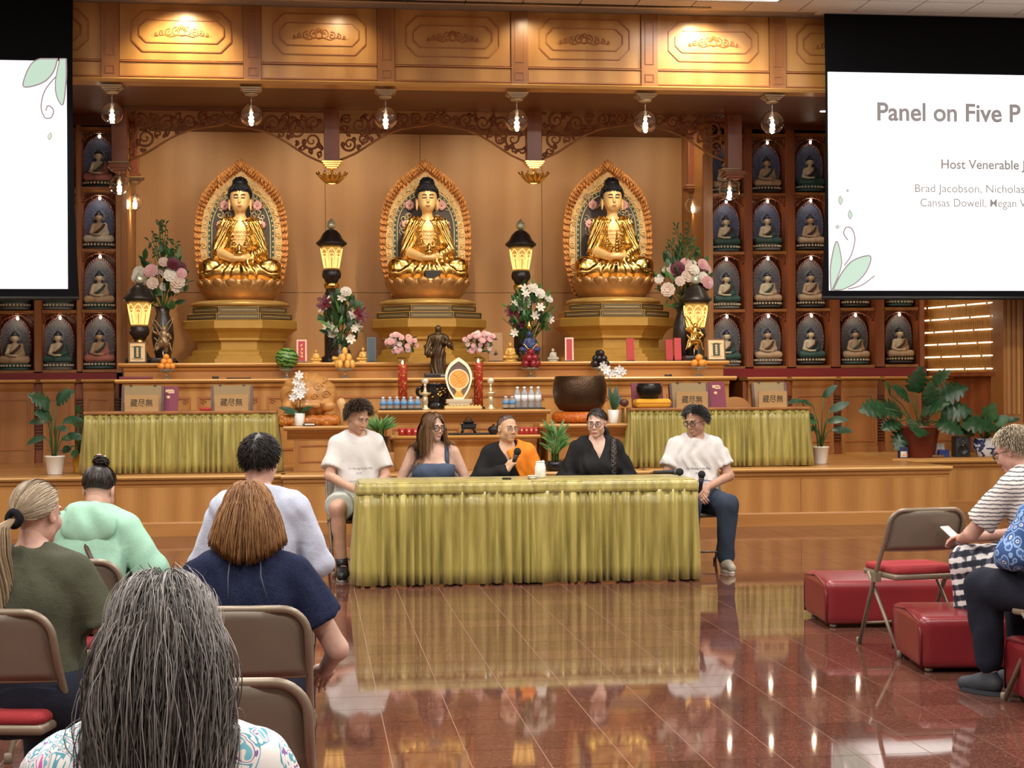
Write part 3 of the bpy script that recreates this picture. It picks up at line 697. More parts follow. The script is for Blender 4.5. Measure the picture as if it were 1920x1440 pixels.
def curls(cx, rr, n, r_, zmin, seed=1):
    mb = MB(); k = 0; ga = PI * (3 - math.sqrt(5))
    for i in range(n):
        z = 1 - 2 * (i + .5) / n; a = i * ga; q = math.sqrt(1 - z * z); v = Vector((cx[0] + rr[0] * q * math.cos(a), cx[1] + rr[1] * q * math.sin(a), cx[2] + rr[2] * z))
        front = v.y < cx[1] - rr[1] * .3
        if v.z < zmin + (.03 if front else -.05): continue
        mb.ball(v, r_, 6)
    return mb
GSKIN = mat('gilded_skin', (0.86, 0.60, 0.28), .42, metal=.25)
HAIRB = mat('blue_black_hair', (.012, .014, .022), .5)
BIG = 1.3
BS = np.array([1.14, 1.2, 1.42], np.float32)
V, Q = surf(f_comb(body_ops), (-.36, -.33, .1), (.36, .2, .86), .009); SK = np_mesh('statue_skin', V * BS, Q)
V, Q = surf(f_comb(robe_ops), (-.48, -.36, -.03), (.48, .22, .62), .009); RB = np_mesh('statue_robe', V * BS, Q)
SK.materials.append(GSKIN); RB.materials.append(GOLD)
def mesh_part(me, name, parent, mat_=None, loc=(0, 0, 0), scale=1.0):
    o = bpy.data.objects.new(name, me); COL.objects.link(o); o.parent = parent; o.location = loc; o.scale = (scale,) * 3
    if mat_: o.material_slots[0].link = 'OBJECT'; o.material_slots[0].material = mat_
    return o
# lotus throne petal
def petal_mesh(L, W, curl, thick=.012):
    g = []
    for v in np.linspace(0, 1, 7):
        w = W * math.sin(PI * min(1, v * .72 + .14)) ** .8 * (1 if v < .85 else (1 - v) / .15 + .04); out = curl * math.sin(v * PI * .6); z = L * v - .1 * L * v * v
        g.append([Vector((out - .25 * w, -w, z)), Vector((out + .05 * w, -w * .5, z)), Vector((out + .12 * w, 0, z)), Vector((out + .05 * w, w * .5, z)), Vector((out - .25 * w, w, z))])
    return MB().sheet(g)
PETB = mat('lotus_bronze', (0.50, 0.27, 0.10), .38, metal=.5, vary=.15)
pet0 = None
PB = mat('dark_outline', S2L((50, 34, 20)), .5)
PEDG = mat('pedestal_gold', S2L((190, 146, 66)), .38, metal=.25, vary=.06)
PEDL = mat('pedestal_panel', S2L((206, 178, 120)), .45, metal=.1)
HALO_A = mat('halo_flame', (0.66, 0.29, 0.08), .4, metal=.45, vary=.3, vscale=25)
HALO_B = mat('halo_scroll', (0.62, 0.42, 0.18), .4, metal=.5, vary=.25, vscale=30)
HALO_G = mat('halo_green', (0.03, 0.07, 0.045), .5)
HALO_D = mat('halo_dark', (0.06, 0.05, 0.05), .6)
HALO_I = mat('halo_ivory', S2L((205, 188, 150)), .45, metal=.2)
Z1 = PZ(450, 680, 19.0)                          # upper tier top
def big_statue(px, which, k):
    Y = 20.25; x = PX(px, Y); s = MPP(px, Y)
    # pedestal
    pd = thing('pedestal', f'octagonal gilded pedestal under the {which} gold statue', 'pedestal', (x, Y, Z1), group='octagonal pedestals'); mp = s * .985
    A8 = PI / 8
    def o8(name, m_, rz):
        mb = MB(); prof = [(r_ * mp / math.cos(A8), z * mp) for r_, z in rz]
        vs = []; fs = []
        for r_, z in prof:
            for i in range(8): a = A8 + i * PI / 4; vs.append((r_ * math.cos(a), r_ * math.sin(a), z))
        for j in range(len(prof) - 1):
            for i in range(8): fs.append((j * 8 + i, j * 8 + (i + 1) % 8, (j + 1) * 8 + (i + 1) % 8, (j + 1) * 8 + i))
        fs += [tuple(reversed(range(8))), tuple((len(prof) - 1) * 8 + i for i in range(8))]
        return mb.add(vs, fs).obj(name, m_, pd)
    o8('foot', PEDG, [(105, 0), (105, 9), (98, 10), (98, 14), (90, 16), (90, 22), (86, 26)])
    o8('neck', PEDG, [(80, 24), (80, 44)])
    o8('flare', PEDG, [(84, 42), (88, 44), (88, 48), (95, 58), (104, 64), (107, 66), (107, 80), (104, 82)])
    o8('slab', PEDG, [(98, 82), (98, 94), (96, 95)]); o8('slab', PEDG, [(88, 95), (88, 107), (86, 108)])
    for r_, z0, z1 in ((98, 82, 94), (88, 95, 107)):
        for i in (-1, 0, 1):
            a = -PI / 2 + i * PI / 4; w_ = r_ * math.tan(A8) * mp; M_ = RT((0, 0, 0), a + PI / 2)
            f_ = MB()
            for q0, q1, mm, dd in ((.06, .22, PB, .006), (.30, .42, PB, .006)):
                f_.ring([(-w_ * (1 - q0 * .3), (z0 + 12 * q0) * mp), (w_ * (1 - q0 * .3), (z0 + 12 * q0) * mp), (w_ * (1 - q0 * .3), (z1 - 12 * q0) * mp), (-w_ * (1 - q0 * .3), (z1 - 12 * q0) * mp)],
                        [(-w_ * (1 - q1 * .3), (z0 + 12 * q1) * mp), (w_ * (1 - q1 * .3), (z0 + 12 * q1) * mp), (w_ * (1 - q1 * .3), (z1 - 12 * q1) * mp), (-w_ * (1 - q1 * .3), (z1 - 12 * q1) * mp)], -r_ * mp - dd, -r_ * mp + .002, 'y', M_)
            MB().box(-w_ * .985, w_ * .985, -r_ * mp - .003, -r_ * mp + .01, (z0 + .4) * mp, (z1 - .4) * mp, M_).obj('slab_panel', PEDL, pd)
            f_.obj('slab_outline', PB, pd)
    # statue
    zt_ = 108 * mp; t_ = thing('buddha_statue', {'left': 'gold seated buddha statue with lotus in hands, left of three', 'middle': 'gold seated buddha statue in the middle, black box at its feet', 'right': 'gold seated buddha statue holding a small pagoda, right of three'}[which], 'statue', (x, Y, Z1 + zt_), group='three gold buddha statues')
    MB().lathe([(.56, 0), (.60, .02), (.585, .05), (.5, .075), (.36, .085)], n=32, wob=lambda a, z: 1 + .02 * math.sin(16 * a)).obj('lotus_foot', GOLDP, t_)
    MB().lathe([(.34, .06), (.40, .10), (.47, .18), (.5, .25), (.5, .31), (.46, .325)], n=32).obj('lotus_core', PETB, t_)
    global pet0
    for ring_ in range(3):
        n_ = 18
        for j in range(n_):
            a = 2 * PI * (j + .5 * (ring_ % 2)) / n_ ; r_ = (.37, .40, .43)[ring_]; z_ = (.09, .13, .17)[ring_]; sc_ = (1.0, 1.0, .95)[ring_]
            loc = (r_ * math.cos(a), r_ * math.sin(a), z_)
            if pet0 is None: pet0 = petal_mesh(.20, .085, .10).obj('lotus_petal', PETB, t_, loc, (0, 0, a), thick=.012)
            else:
                o = inst(pet0, 'lotus_petal', t_, loc, (0, 0, a), (sc_,) * 3); md = o.modifiers.new('s', 'SOLIDIFY'); md.thickness = .012
    zb = .32
    sk = mesh_part(SK, 'body', t_, None, (0, 0, zb)); rb = mesh_part(RB, 'robe', t_, None, (0, 0, zb))
    def sc3(mb):
        mb.v = [(a * BS[0], b_ * BS[1], c * BS[2]) for a, b_, c in mb.v]; return mb
    hb = curls((0, .01, .75), (.118, .124, .092), 300, .0145, .755)
    hb.ball((0, .012, .755), (.110, .116, .088), 20); hb.ball((0, .02, .845), (.07, .07, .045), 14); cu = curls((0, .02, .845), (.074, .074, .049), 60, .014, .84); hb.v, hb.f = hb.v, hb.f
    hb.add(cu.v, cu.f, True)
    hb.v = [(a, b_, max(c, .765 if b_ < -.03 else .66)) for a, b_, c in hb.v]
    sc3(hb).obj('hair', HAIRB, t_, (0, 0, zb))
    BR = mat('brow_brown', (.12, .06, .02), .5); LP = mat('statue_lips', (.5, .12, .06), .5)
    for s_ in (-1, 1):
        sc3(MB().tube([(s_ * (.016 + .014 * q_), -.1125 + .003 * q_ * q_ * .6, .712 - .003 * (1 - abs(q_ - 1.5) / 1.5)) for q_ in range(4)], .0048, 5)).obj('eyelid_line', HAIRB, t_, (0, 0, zb))
        sc3(MB().tube([(s_ * (.014 + .016 * q_), -.119 + .0045 * q_ * .8, .735 + .006 * (1 - abs(q_ - 1.5) / 1.5)) for q_ in range(4)], .0042, 5)).obj('eyebrow_line', BR, t_, (0, 0, zb))
    sc3(MB().tube([(q_ * .009, -.1225 + abs(q_) * .0015, .640 + .0012 * abs(q_)) for q_ in range(-3, 4)], [.002, .005, .008, .008, .008, .005, .002], 6)).obj('lips', LP, t_, (0, 0, zb))
    sc3(MB().ball((0, -.117, .752), .005, 6)).obj('brow_mark', LP, t_, (0, 0, zb))
    trim_ = MB()                                             # chest ornament and robe hem beads
    for q_ in range(13):
        u = -1 + q_ / 6; trim_.ball((u * .08, -.098 - .02 * (1 - u * u), .295 - .01 * (1 - u * u)), .012, 6)
    for row in range(3):
        for q_ in range(5): trim_.tube([(a, -.094 - .012 * row, b_) for a, _, b_ in arcpts(((q_ - 2) * .03, .43 - .035 * row), .012, PI, 2 * PI, 6)], .003, 4)
    for s_ in (-1, 1):
        for q_ in range(8): trim_.ball((s_ * (.088 + .006 * math.sin(q_ * 2.2)), -.075 - .012 * q_, .53 - .035 * q_), .014, 6)
    tag(sc3(trim_).obj('robe_trim', GOLD, t_, (0, 0, zb)), kind='stuff')
    if which == 'right':
        pg = MB()
        for q_ in range(5): pg.lathe([(.045 - .006 * q_, .03 + .04 * q_), (.03 - .004 * q_, .045 + .04 * q_), (.026 - .004 * q_, .068 + .04 * q_)], n=8)
        pg.lathe([(.012, .23), (.004, .29)], n=6); pg.obj('small_pagoda', GOLD, t_, (0, -.245 * BS[1], zb + .21 * BS[2]))
    else:
        pg = MB().lathe([(.05, 0), (.07, .03), (.05, .05), (.02, .06), (.03, .1), (.008, .14)], n=12, wob=lambda a, z: 1 + .12 * math.sin(6 * a)); pg.obj('lotus_bud', GOLD, t_, (0, -.245 * BS[1], zb + .21 * BS[2]))
    # halo
    H, W, z0, yh = 1.80, 1.15, zb - .25, .30
    def rarch(w_, zt_):
        sp = zt_ - w_ * .62; a = [(w_ / 2 * .94, z0), (w_ / 2, z0 + .3), (w_ / 2, sp)] + [(w_ / 2 * math.cos(t), sp + (zt_ - sp) * math.sin(t)) for t in np.linspace(0, PI, 25)[1:-1]] + [(-w_ / 2, sp), (-w_ / 2, z0 + .3), (-w_ / 2 * .94, z0)]
        return a
    ho = MB().extr(ogee(W, H, z0), yh + .03, yh + .06).obj('halo', HALO_A, t_)
    MB().extr(ogee(W * .87, H * .91, z0), yh + .012, yh + .035).obj('halo_band', HALO_B, ho)
    dz = z0; zr = zb + 1.15
    MB().extr(rarch(W * .70, zr), yh - .002, yh + .018).obj('halo_rim', HALO_G, ho)
    MB().extr(rarch(W * .62, zr - .05), yh - .010, yh + .006).obj('halo_field', HALO_D, ho)
    MB().tube([(a, yh - .004, b_) for a, b_ in rarch(W * .71, zr + .005)], .009, 5).obj('halo_rim_edge', HALO_I, ho)
    MB().tube([(a, yh - .012, b_) for a, b_ in rarch(W * .62, zr - .05)], .008, 5).obj('halo_rim_edge', HALO_I, ho)
    bd = MB(); ob = rarch(W * .675, zr - .022)
    for (a, b_), (c_, d_) in zip(ob[:-1], ob[1:]):
        n_ = max(1, int(math.hypot(c_ - a, d_ - b_) / .06))
        for q_ in range(n_): bd.ball((a + (c_ - a) * q_ / n_, yh - .004, b_ + (d_ - b_) * q_ / n_), (.012, .008, .018), 6)
    tag(bd.obj('halo_beads', HALO_I, ho), kind='stuff')
    sc_ = MB(); ob = ogee(W * .80, H * .845, dz); rr = random.Random(k)
    for i, (a, b_) in enumerate(ob[1:-1]):
        if i % 2: continue
        sc_.tube(spiral((a, b_), .042, 1.4, rr.uniform(0, 6), 1 if a > 0 else -1, 14, yh + .005), .009, 5)
    tag(sc_.obj('halo_scrolls', GOLDM, ho), kind='stuff')
    fl_ = MB(); ob = ogee(W * .95, H * .955, dz)
    for i in range(1, len(ob) - 1):
        a, b_ = ob[i]; tx, tz = ob[i + 1][0] - ob[i - 1][0], ob[i + 1][1] - ob[i - 1][1]; L = math.hypot(tx, tz) or 1; nx, nz = tz / L, -tx / L
        if nx * a < 0 and abs(a) > .05: nx, nz = -nx, -nz
        for q_ in range(2):
            o1 = (-.045 + .035 * q_) ; fl_.tube([(a + nx * (o1 + .042 * u) + .012 * math.sin(u * 5 + i), yh + .02 - .012 * u, b_ + nz * (o1 + .042 * u) + .045 * u) for u in (0, .35, .7, 1)], [.012, .02, .014, .003], 5)
    tag(fl_.obj('halo_flames', HALO_A, ho), kind='stuff')
    vin = MB()
    for s_ in (-1, 1):
        for (fx, fz, fr) in ((.20, .96, .06), (.25, .72, .05)):
            fw = MB()
            for q_ in range(10):
                a = q_ * PI / 5; fw.ball((s_ * fx + fr * .6 * math.cos(a), yh - .03, fz + fr * .6 * math.sin(a)), (.012 + abs(math.cos(a)) * fr * .35, .008, .012 + abs(math.sin(a)) * fr * .35), 6)
            fw.ball((s_ * fx, yh - .04, fz), .016, 6); fw.obj('halo_flower', PETP, ho, (0, 0, zb))
        for q_ in range(14): vin.tube(spiral((s_ * rr.uniform(.12, .29), rr.uniform(.55, 1.08)), rr.uniform(.03, .06), 1.1, rr.uniform(0, 6), s_, 10, yh - .02), .006, 4)
    tag(vin.obj('halo_vines', HALO_I, ho, (0, 0, zb)), kind='stuff')
    return x, Y, Z1 + zt_ + zb
S1 = big_statue(452, 'left', 1); S2 = big_statue(803, 'middle', 2); S3 = big_statue(1150, 'right', 3)
bx = MB().box(-.09, .09, -.04, .04, 0, .1); tag(bx.obj('display_box', BLACKW, None, (S2[0] + .03, S2[1] - .44, S2[2] - .005), bevel=.006), 'small black box standing before the middle gold statue', 'box')
# ---- altar tiers
Z2 = PZ(450, 710, 18.6)
XA0, XA1 = PX(222, 19.0), PX(1366, 19.0)
al = thing('main_altar', 'long stepped oak altar carrying the pedestals and offerings', 'altar', ((XA0 + XA1) / 2, 19.0, ZS))
def nosing(par, x0, x1, y, z, name='nosing', dep=2.1, m_=OAKD):
    return MB().extr([(y + dep, z - .05), (y + .0, z - .05), (y - .035, z - .04), (y - .05, z - .02), (y - .04, z - .004), (y - .015, z), (y + dep, z)], x0, x1, 'x').obj(name, m_, par)
ox, oy, oz = al.location
L0, L1 = XA0 - ox, XA1 - ox
nosing(al, L0, L1, 0, Z1 - oz, dep=YB - 19.0 - .02)
MB().extr([(.0, Z1 - oz - .05), (-.02, Z1 - oz - .06), (-.01, Z1 - oz - .085), (.01, Z1 - oz - .1), (.01, Z2 - oz), (.3, Z2 - oz), (.3, Z1 - oz - .05)], L0 + .06, L1 - .06, 'x').obj('upper_face', OAKH, al)
M0, M1 = PX(216, 18.6) - ox, PX(1380, 18.6) - ox
nosing(al, M0, M1, -.4, Z2 - oz, dep=.45)
MB().extr([(-.4, Z2 - oz - .05), (-.42, Z2 - oz - .06), (-.41, Z2 - oz - .09), (-.385, Z2 - oz - .11), (-.38, Z2 - oz - .14), (-.38, 0), (.3, 0), (.3, Z2 - oz - .05)], M0 + .08, M1 - .08, 'x').obj('lower_face', OAK, al)
np_ = 9; wv = (M1 - M0 - .2) / np_
for i in range(np_):
    a = M0 + .1 + i * wv; f_ = MB(); z0, z1 = .16, Z2 - oz - .2
    MB().ring([(a + .04, z0), (a + wv - .04, z0), (a + wv - .04, z1), (a + .04, z1)], [(a + .065, z0 + .025), (a + wv - .065, z0 + .025), (a + wv - .065, z1 - .025), (a + .065, z1 - .025)], -.392, -.378).obj('panel_frame', MOLD, al)
    for (cx_, cz_) in ((a + .1, z1 - .06), (a + wv - .1, z1 - .06)): f_.tube(spiral((cx_, cz_), .03, 1.2, 0, 1, 12, -.386), .006, 5)
    tag(f_.obj('corner_carving', MOLD, al), kind='stuff')
# ---- offering table in the middle and two stands
def wood_table(label, p0, p1, y0, Y, zfloor=ZS, ins=.1, dep=.5, panels=2, name='offering_table', face=OAK):
    x0, x1 = PX(p0, Y), PX(p1, Y); z = PZ((p0 + p1) / 2, y0, Y); cx = (x0 + x1) / 2; hw = (x1 - x0) / 2
    t_ = thing(name, label, 'table', (cx, Y, zfloor)); zz = z - zfloor
    nosing(t_, -hw, hw, 0, zz, dep=dep)
    MB().extr([(0, zz - .05), (-.0, zz - .06), (.03, zz - .09), (.035, zz - .1), (ins * .7, zz - .14), (ins * .7, zz - .15), (dep - .02, zz - .15), (dep - .02, zz - .05)], -hw + ins * .35, hw - ins * .35, 'x').obj('cornice', OAKH, t_)
    b = MB().box(-hw + ins, hw - ins, ins * .75, dep - .03, 0, zz - .14).obj('body', face, t_)
    w_ = (2 * hw - 2 * ins) / panels; zt_ = zz - .2
    if zt_ > .12:
        for i in range(panels):
            a = -hw + ins + i * w_
            MB().ring([(a + .06, .09), (a + w_ - .06, .09), (a + w_ - .06, zt_), (a + .06, zt_)], [(a + .075, .105), (a + w_ - .075, .105), (a + w_ - .075, zt_ - .015), (a + .075, zt_ - .015)], ins * .75 - .012, ins * .75 + .004).obj('panel_frame', MOLD, t_)
    return t_, x0, x1, z
ot, a_, b_, ZO = wood_table('two-level oak offering table behind the middle panelists', 708, 1031, 768, 17.35, dep=.75)
YO2 = 16.98
x0, x1 = PX(733, YO2) - ot.location.x, PX(1012, YO2) - ot.location.x; z2 = PZ(870, 816, YO2) - ZS; yy = YO2 - 17.35; ZO2 = z2 + ZS
MB().extr([(yy + .42, z2 - .04), (yy, z2 - .04), (yy - .035, z2 - .03), (yy - .045, z2 - .015), (yy - .03, z2), (yy + .42, z2)], x0, x1, 'x').obj('lower_shelf', OAKD, ot)
MB().extr([(yy, z2 - .04), (yy + .0, z2 - .06), (yy + .04, z2 - .1), (yy + .05, z2 - .12), (yy + .06, 0), (yy + .4, 0), (yy + .4, z2 - .04)], x0 + .03, x1 - .03, 'x').obj('lower_body', OAK, ot)
sl, SLX0, SLX1, ZSL = wood_table('low oak stand with the carved wooden fish, left of offering table', 531, 702, 798, 17.0, dep=.7, panels=1, name='oak_stand')
sr, SRX0, SRX1, ZSR = wood_table('low oak stand with the bronze bowl, right of offering table', 1011, 1196, 794, 17.0, dep=.7, panels=1, name='oak_stand')
# ---- pleated table skirts
def skirt(path, z0, z1, seed=1, amp=.03, lam=.085, flare=.02, top_amp=.3, nz=7):
    """pleated cloth hung along a path of (x, y) points; outside is to the right of the travel direction"""
    r_ = random.Random(seed); pts = []
    seg = [(Vector((*a, 0)), Vector((*b, 0))) for a, b in zip(path[:-1], path[1:])]
    cols = []; ph = 0.0
    for a, b in seg:
        L = (b - a).length; d = (b - a) / L; nrm = Vector((d.y, -d.x, 0)); n = max(4, int(L / .009)); s = 0
        for i in range(n + 1):
            t = i / n; ph += (L / n) / lam * 2 * PI * (1 + .45 * math.sin(t * L * 7.3 + seed) + .25 * math.sin(t * L * 23.1 + seed * 2)) if i else 0
            edge = min(1, min(t, 1 - t) * L / .03); cols.append((a + d * (t * L), nrm, ph, edge, t * L))
    g = []
    for j in range(nz):
        v = j / (nz - 1); z = z1 + (z0 - z1) * v; row = []
        for (p, nrm, ph_, edge, sl_) in cols:
            k = (top_amp + (1 - top_amp) * min(1, v * 1.6)); w = math.sin(ph_ + .35 * math.sin(sl_ * 31 + v * 2.0)) + .35 * math.sin(2.2 * ph_ + 1.3 * v)
            off = amp * k * w * (.25 + .75 * edge) + flare * v; q = p + nrm * off; row.append((q.x, q.y, z))
        g.append(row)
    return MB().sheet(g)
def cloth_table(name, label, front, depth, ztop, zbot, seed, band=.06, over=.004):
    """front: two floor points (left, right) of the front edge; depth goes away from the camera"""
    a, b = Vector((front[0].x, front[0].y, 0)), Vector((front[1].x, front[1].y, 0)); d = (b - a).normalized(); nb = Vector((-d.y, d.x, 0)); c = (a + b) / 2; rz = math.atan2(d.y, d.x); hw = (b - a).length / 2
    t_ = thing(name, label, 'table', (c.x, c.y, zbot), rz); H = ztop - zbot
    MB().rbox(-hw - over, hw + over, -over, depth + over, H - .03, H, .008, 2).obj('tabletop', SATIN, t_)
    e = .012
    sk = skirt([(-hw - e, depth), (-hw - e, -e), (hw + e, -e), (hw + e, depth)], .012, H - .028 - band * .8, seed); sk.obj('skirt', SATIN, t_, thick=.004)
    bd = skirt([(-hw - e, depth), (-hw - e, -e), (hw + e, -e), (hw + e, depth)], H - .028 - band, H - .012, seed + 3, amp=.004, lam=.12, flare=.012, top_amp=.6, nz=4); bd.obj('skirt_band', SATIN, t_, thick=.005)
    for sx in (-1, 1):
        for sy in (.06, depth - .06): MB().tube([(sx * (hw - .06), sy, 0), (sx * (hw - .06), sy, H - .03)], .014, 8).obj('leg', CHROME, t_)
    return t_
gl, gr = G(676, 1101), G(1304, 1088); gm = gl.lerp(gr, .508); dd = (gr - gl).normalized() * .006
TZ = .765
T1 = cloth_table('skirted_table', 'long panel table with gold-green skirt, left half', (gl, gm - dd), .62, TZ, 0, 11)
T2 = cloth_table('skirted_table', 'long panel table with gold-green skirt, right half', (gm + dd, gr), .62, TZ, 0, 23)
def TT(px, py): return G(px, py, TZ + .001)
# sutra tables on the stage, wooden tops with the same skirt
def sutra_table(label, p0, p1, ytop, Y, seed):
    x0, x1 = PX(p0, Y), PX(p1, Y); z = PZ((p0 + p1) / 2, ytop, Y); hw = (x1 - x0) / 2; H = z - ZS
    t_ = thing('sutra_table', label, 'table', ((x0 + x1) / 2, Y, ZS), group='sutra tables')
    MB().rbox(-hw - .01, hw + .01, -.02, .52, H - .028, H, .006, 2).obj('tabletop', OAKP, t_)
    e = .0; skirt([(-hw, .5), (-hw, -e), (hw, -e), (hw, .5)], .012, H - .03, seed, amp=.028, lam=.08, flare=.035).obj('skirt', SATIN, t_, thick=.004)
    k = MB()
    for i in range(int(hw * 2 / .075)): k.ball((-hw + .04 + i * .075, -.012, H - .055), (.012, .008, .016), 6)
    tag(k.obj('pleat_knots', SATIN, t_), kind='stuff')
    for sx in (-1, 1):
        for sy in (.08, .42): MB().tube([(sx * (hw - .08), sy, 0), (sx * (hw - .08), sy, H - .03)], .02, 8).obj('leg', OAKP, t_)
    return (x0 + x1) / 2, z, t_
YT = 16.85
STL = sutra_table('skirted sutra table on the left of the stage', 158, 517, 771, YT, 5)
STR = sutra_table('skirted sutra table on the right of the stage', 1183, 1516, 764, YT, 6)
# ---- side shelves with small statues
def uv_ring(mb, W, H, t, y, n=1): pass
SB = .001
V, Q = surf(f_comb([torso[0]] + torso[1:] + arms + HEADP + HANDP), (-.36, -.33, .05), (.36, .2, .86), .017); SSK = np_mesh('small_skin', V * .36, Q); SSK.materials.append(IVORY)
V, Q = surf(f_comb(small_robe_ops()), (-.48, -.36, -.03), (.48, .22, .62), .016); SRB = np_mesh('small_robe', V * .36, Q); SRB.materials.append(IVORY)
def statue_robes():
    c = {'white': S2L((200, 190, 172)), 'rose': S2L((176, 112, 100)), 'teal': S2L((52, 84, 78)), 'tan': S2L((186, 160, 130))}
    return {k: mat('robe_' + k, v, .6, vary=.08) for k, v in c.items()}
ROBES = statue_robes(); SASH = {'brown': mat('sash_brown', S2L((84, 50, 40)), .6), 'teal': mat('sash_teal', S2L((60, 84, 76)), .6)}
HB = mat('halo_blue', S2L((74, 84, 116)), .6, vary=.25, vscale=40); HBL = mat('halo_blue_light', S2L((112, 122, 150)), .6); HBP = mat('halo_pink', S2L((150, 110, 110)), .6)
HG = mat('halo_grey', S2L((92, 92, 96)), .6, vary=.25, vscale=40)
BASEM = [mat('base_grey', S2L((120, 118, 112)), .6), mat('base_teal', S2L((70, 96, 92)), .6), mat('base_dark', S2L((64, 60, 54)), .6)]
PROTO = None
def small_proto():
    t_ = thing('small_statue', 'x', 'statue')
    bs = MB(); bs.lathe([(.15, 0), (.155, .012), (.15, .024)], n=24, sy=.62); bs.lathe([(.13, .03), (.15, .045), (.13, .058)], n=24, sy=.62, wob=lambda a, z: 1 + .03 * math.sin(14 * a)); bs.lathe([(.12, .02), (.12, .07)], n=24, sy=.62); bs.lathe([(.13, .058), (.14, .07), (.13, .076)], n=24, sy=.62)
    bs.obj('base', BASEM[0], t_)
    pt = MB()
    for i in range(13):
        a = PI + PI * (i + .5) / 13; pt.ball((.152 * math.cos(a), .096 * math.sin(a), .046), (.013, .008, .014), 6)
    tag(pt.obj('base_petals', IVORY, t_), kind='stuff')
    mesh_part(SRB, 'robe', t_, ROBES['white'], (0, 0, .078)); mesh_part(SSK, 'body', t_, IVORY, (0, 0, .078))
    hb = MB().ball((0, .005, .757 * .36), (.12 * .36, .126 * .36, .098 * .36), 14); hb.ball((0, .01, .855 * .36), (.06 * .36,) * 3, 8); hb.v = [(a, b_, max(c, (.752 if b_ < -.012 else .66) * .36)) for a, b_, c in hb.v]; hb.obj('hair', HAIRB, t_, (0, 0, .078))
    MB().tube([(.058, -.028, .26), (.03, -.058, .215), (-.01, -.062, .18), (-.055, -.045, .155)], [.012, .014, .014, .012], 6).obj('sash', SASH['brown'], t_)
    h = MB().extr(ogee(.33, .50, .06), .055, .075).obj('halo', HB, t_)
    mb = MB()
    for rr, mm in ((.062, HBL),): mb.ring([(rr * math.cos(a), .345 + rr * math.sin(a)) for a in np.linspace(0, 2 * PI, 24, False)], [(rr * .8 * math.cos(a), .345 + rr * .8 * math.sin(a)) for a in np.linspace(0, 2 * PI, 24, False)], .045, .056)
    for i in range(16): a = 2 * PI * i / 16; mb.tube([(.07 * math.cos(a), .052, .345 + .07 * math.sin(a)), (.1 * math.cos(a), .052, .345 + .1 * math.sin(a))], .004, 4)
    tag(mb.obj('halo_rays', HBL, h), kind='stuff')
    fl_ = MB(); ob = ogee(.30, .47, .07)
    for i in range(3, len(ob) - 3, 2): a, b_ = ob[i]; fl_.tube([(a * .98, .05, b_), (a * 1.0 + .004, .046, b_ + .02), (a * .96, .05, b_ + .038)], [.008, .007, .002], 5)
    tag(fl_.obj('halo_flames', HBP, h), kind='stuff')
    return t_
PROTO = small_proto()
CELLS = []
for px, rows in ((190, ((693, 0), (582, 1), (468, 2), (352, 3))), (112, ((695, 0), (582, 1))), (31, ((696, 0), (582, 1)))):
    for y, r_ in rows: CELLS.append(('left', px, y, r_))
for px, rows in ((1366, ((688, 0), (580, 1), (472, 2), (364, 3))), (1443, ((685, 0), (578, 1), (470, 2), (361, 3))), (1524, ((684, 0), (577, 1), (469, 2), (359, 3))), (1607, ((684, 0), (576, 1))), (1690, ((682, 0), (575, 1)))):
    for y, r_ in rows: CELLS.append(('right', px, y, r_))
ROWN = ['bottom row', 'second row from below', 'third row from below', 'top row']
RC = [('white', 'brown'), ('rose', 'teal'), ('tan', 'brown'), ('teal', 'brown'), ('tan', 'teal')]
COLN = {190: 'column nearest the niche', 112: 'second column from the niche', 31: 'column at the left edge', 1366: 'column nearest the niche', 1443: 'second column from the niche', 1524: 'third column from the niche', 1607: 'fourth column from the niche', 1690: 'column beside the light wall'}
rr = random.Random(21)
for n_, (side, px, y, r_) in enumerate(CELLS):
    Yc = YC + .14; x = PX(px - 3, Yc); z = PZ(px, y - 2, YC) + .0
    lb = f'small painted buddha statue, {side} shelves, {COLN[px]}, {ROWN[r_]}'
    o = PROTO if n_ == 0 else copy_tree(PROTO)
    o['label'] = lb; o['category'] = 'statue'; o['group'] = 'small painted buddha statues on the shelves'; o.location = (x, Yc, z)
    s_ = 1.13 if side == 'right' else 1.16; o.scale = (s_, s_, s_); o.rotation_euler = (0, 0, R(4 if side == 'left' else -3))
    rc, sc_ = RC[rr.randrange(5)]
    for ch in o.children:
        nm = ch.name.split('.')[0]; mm = {'robe': ROBES[rc], 'sash': SASH[sc_], 'base': BASEM[rr.randrange(3)], 'halo': HB if r_ > 1 else HG, 'body': IVORY if rr.random() < .6 else ROBES['tan']}.get(nm)
        if mm: ch.material_slots[0].link = 'OBJECT'; ch.material_slots[0].material = mm
RED_BAND = mat('red_shelf_band', (.22, .012, .018), .3)
SCROLL = mat('spandrel_carving', S2L((120, 62, 34)), .5)
spand = None
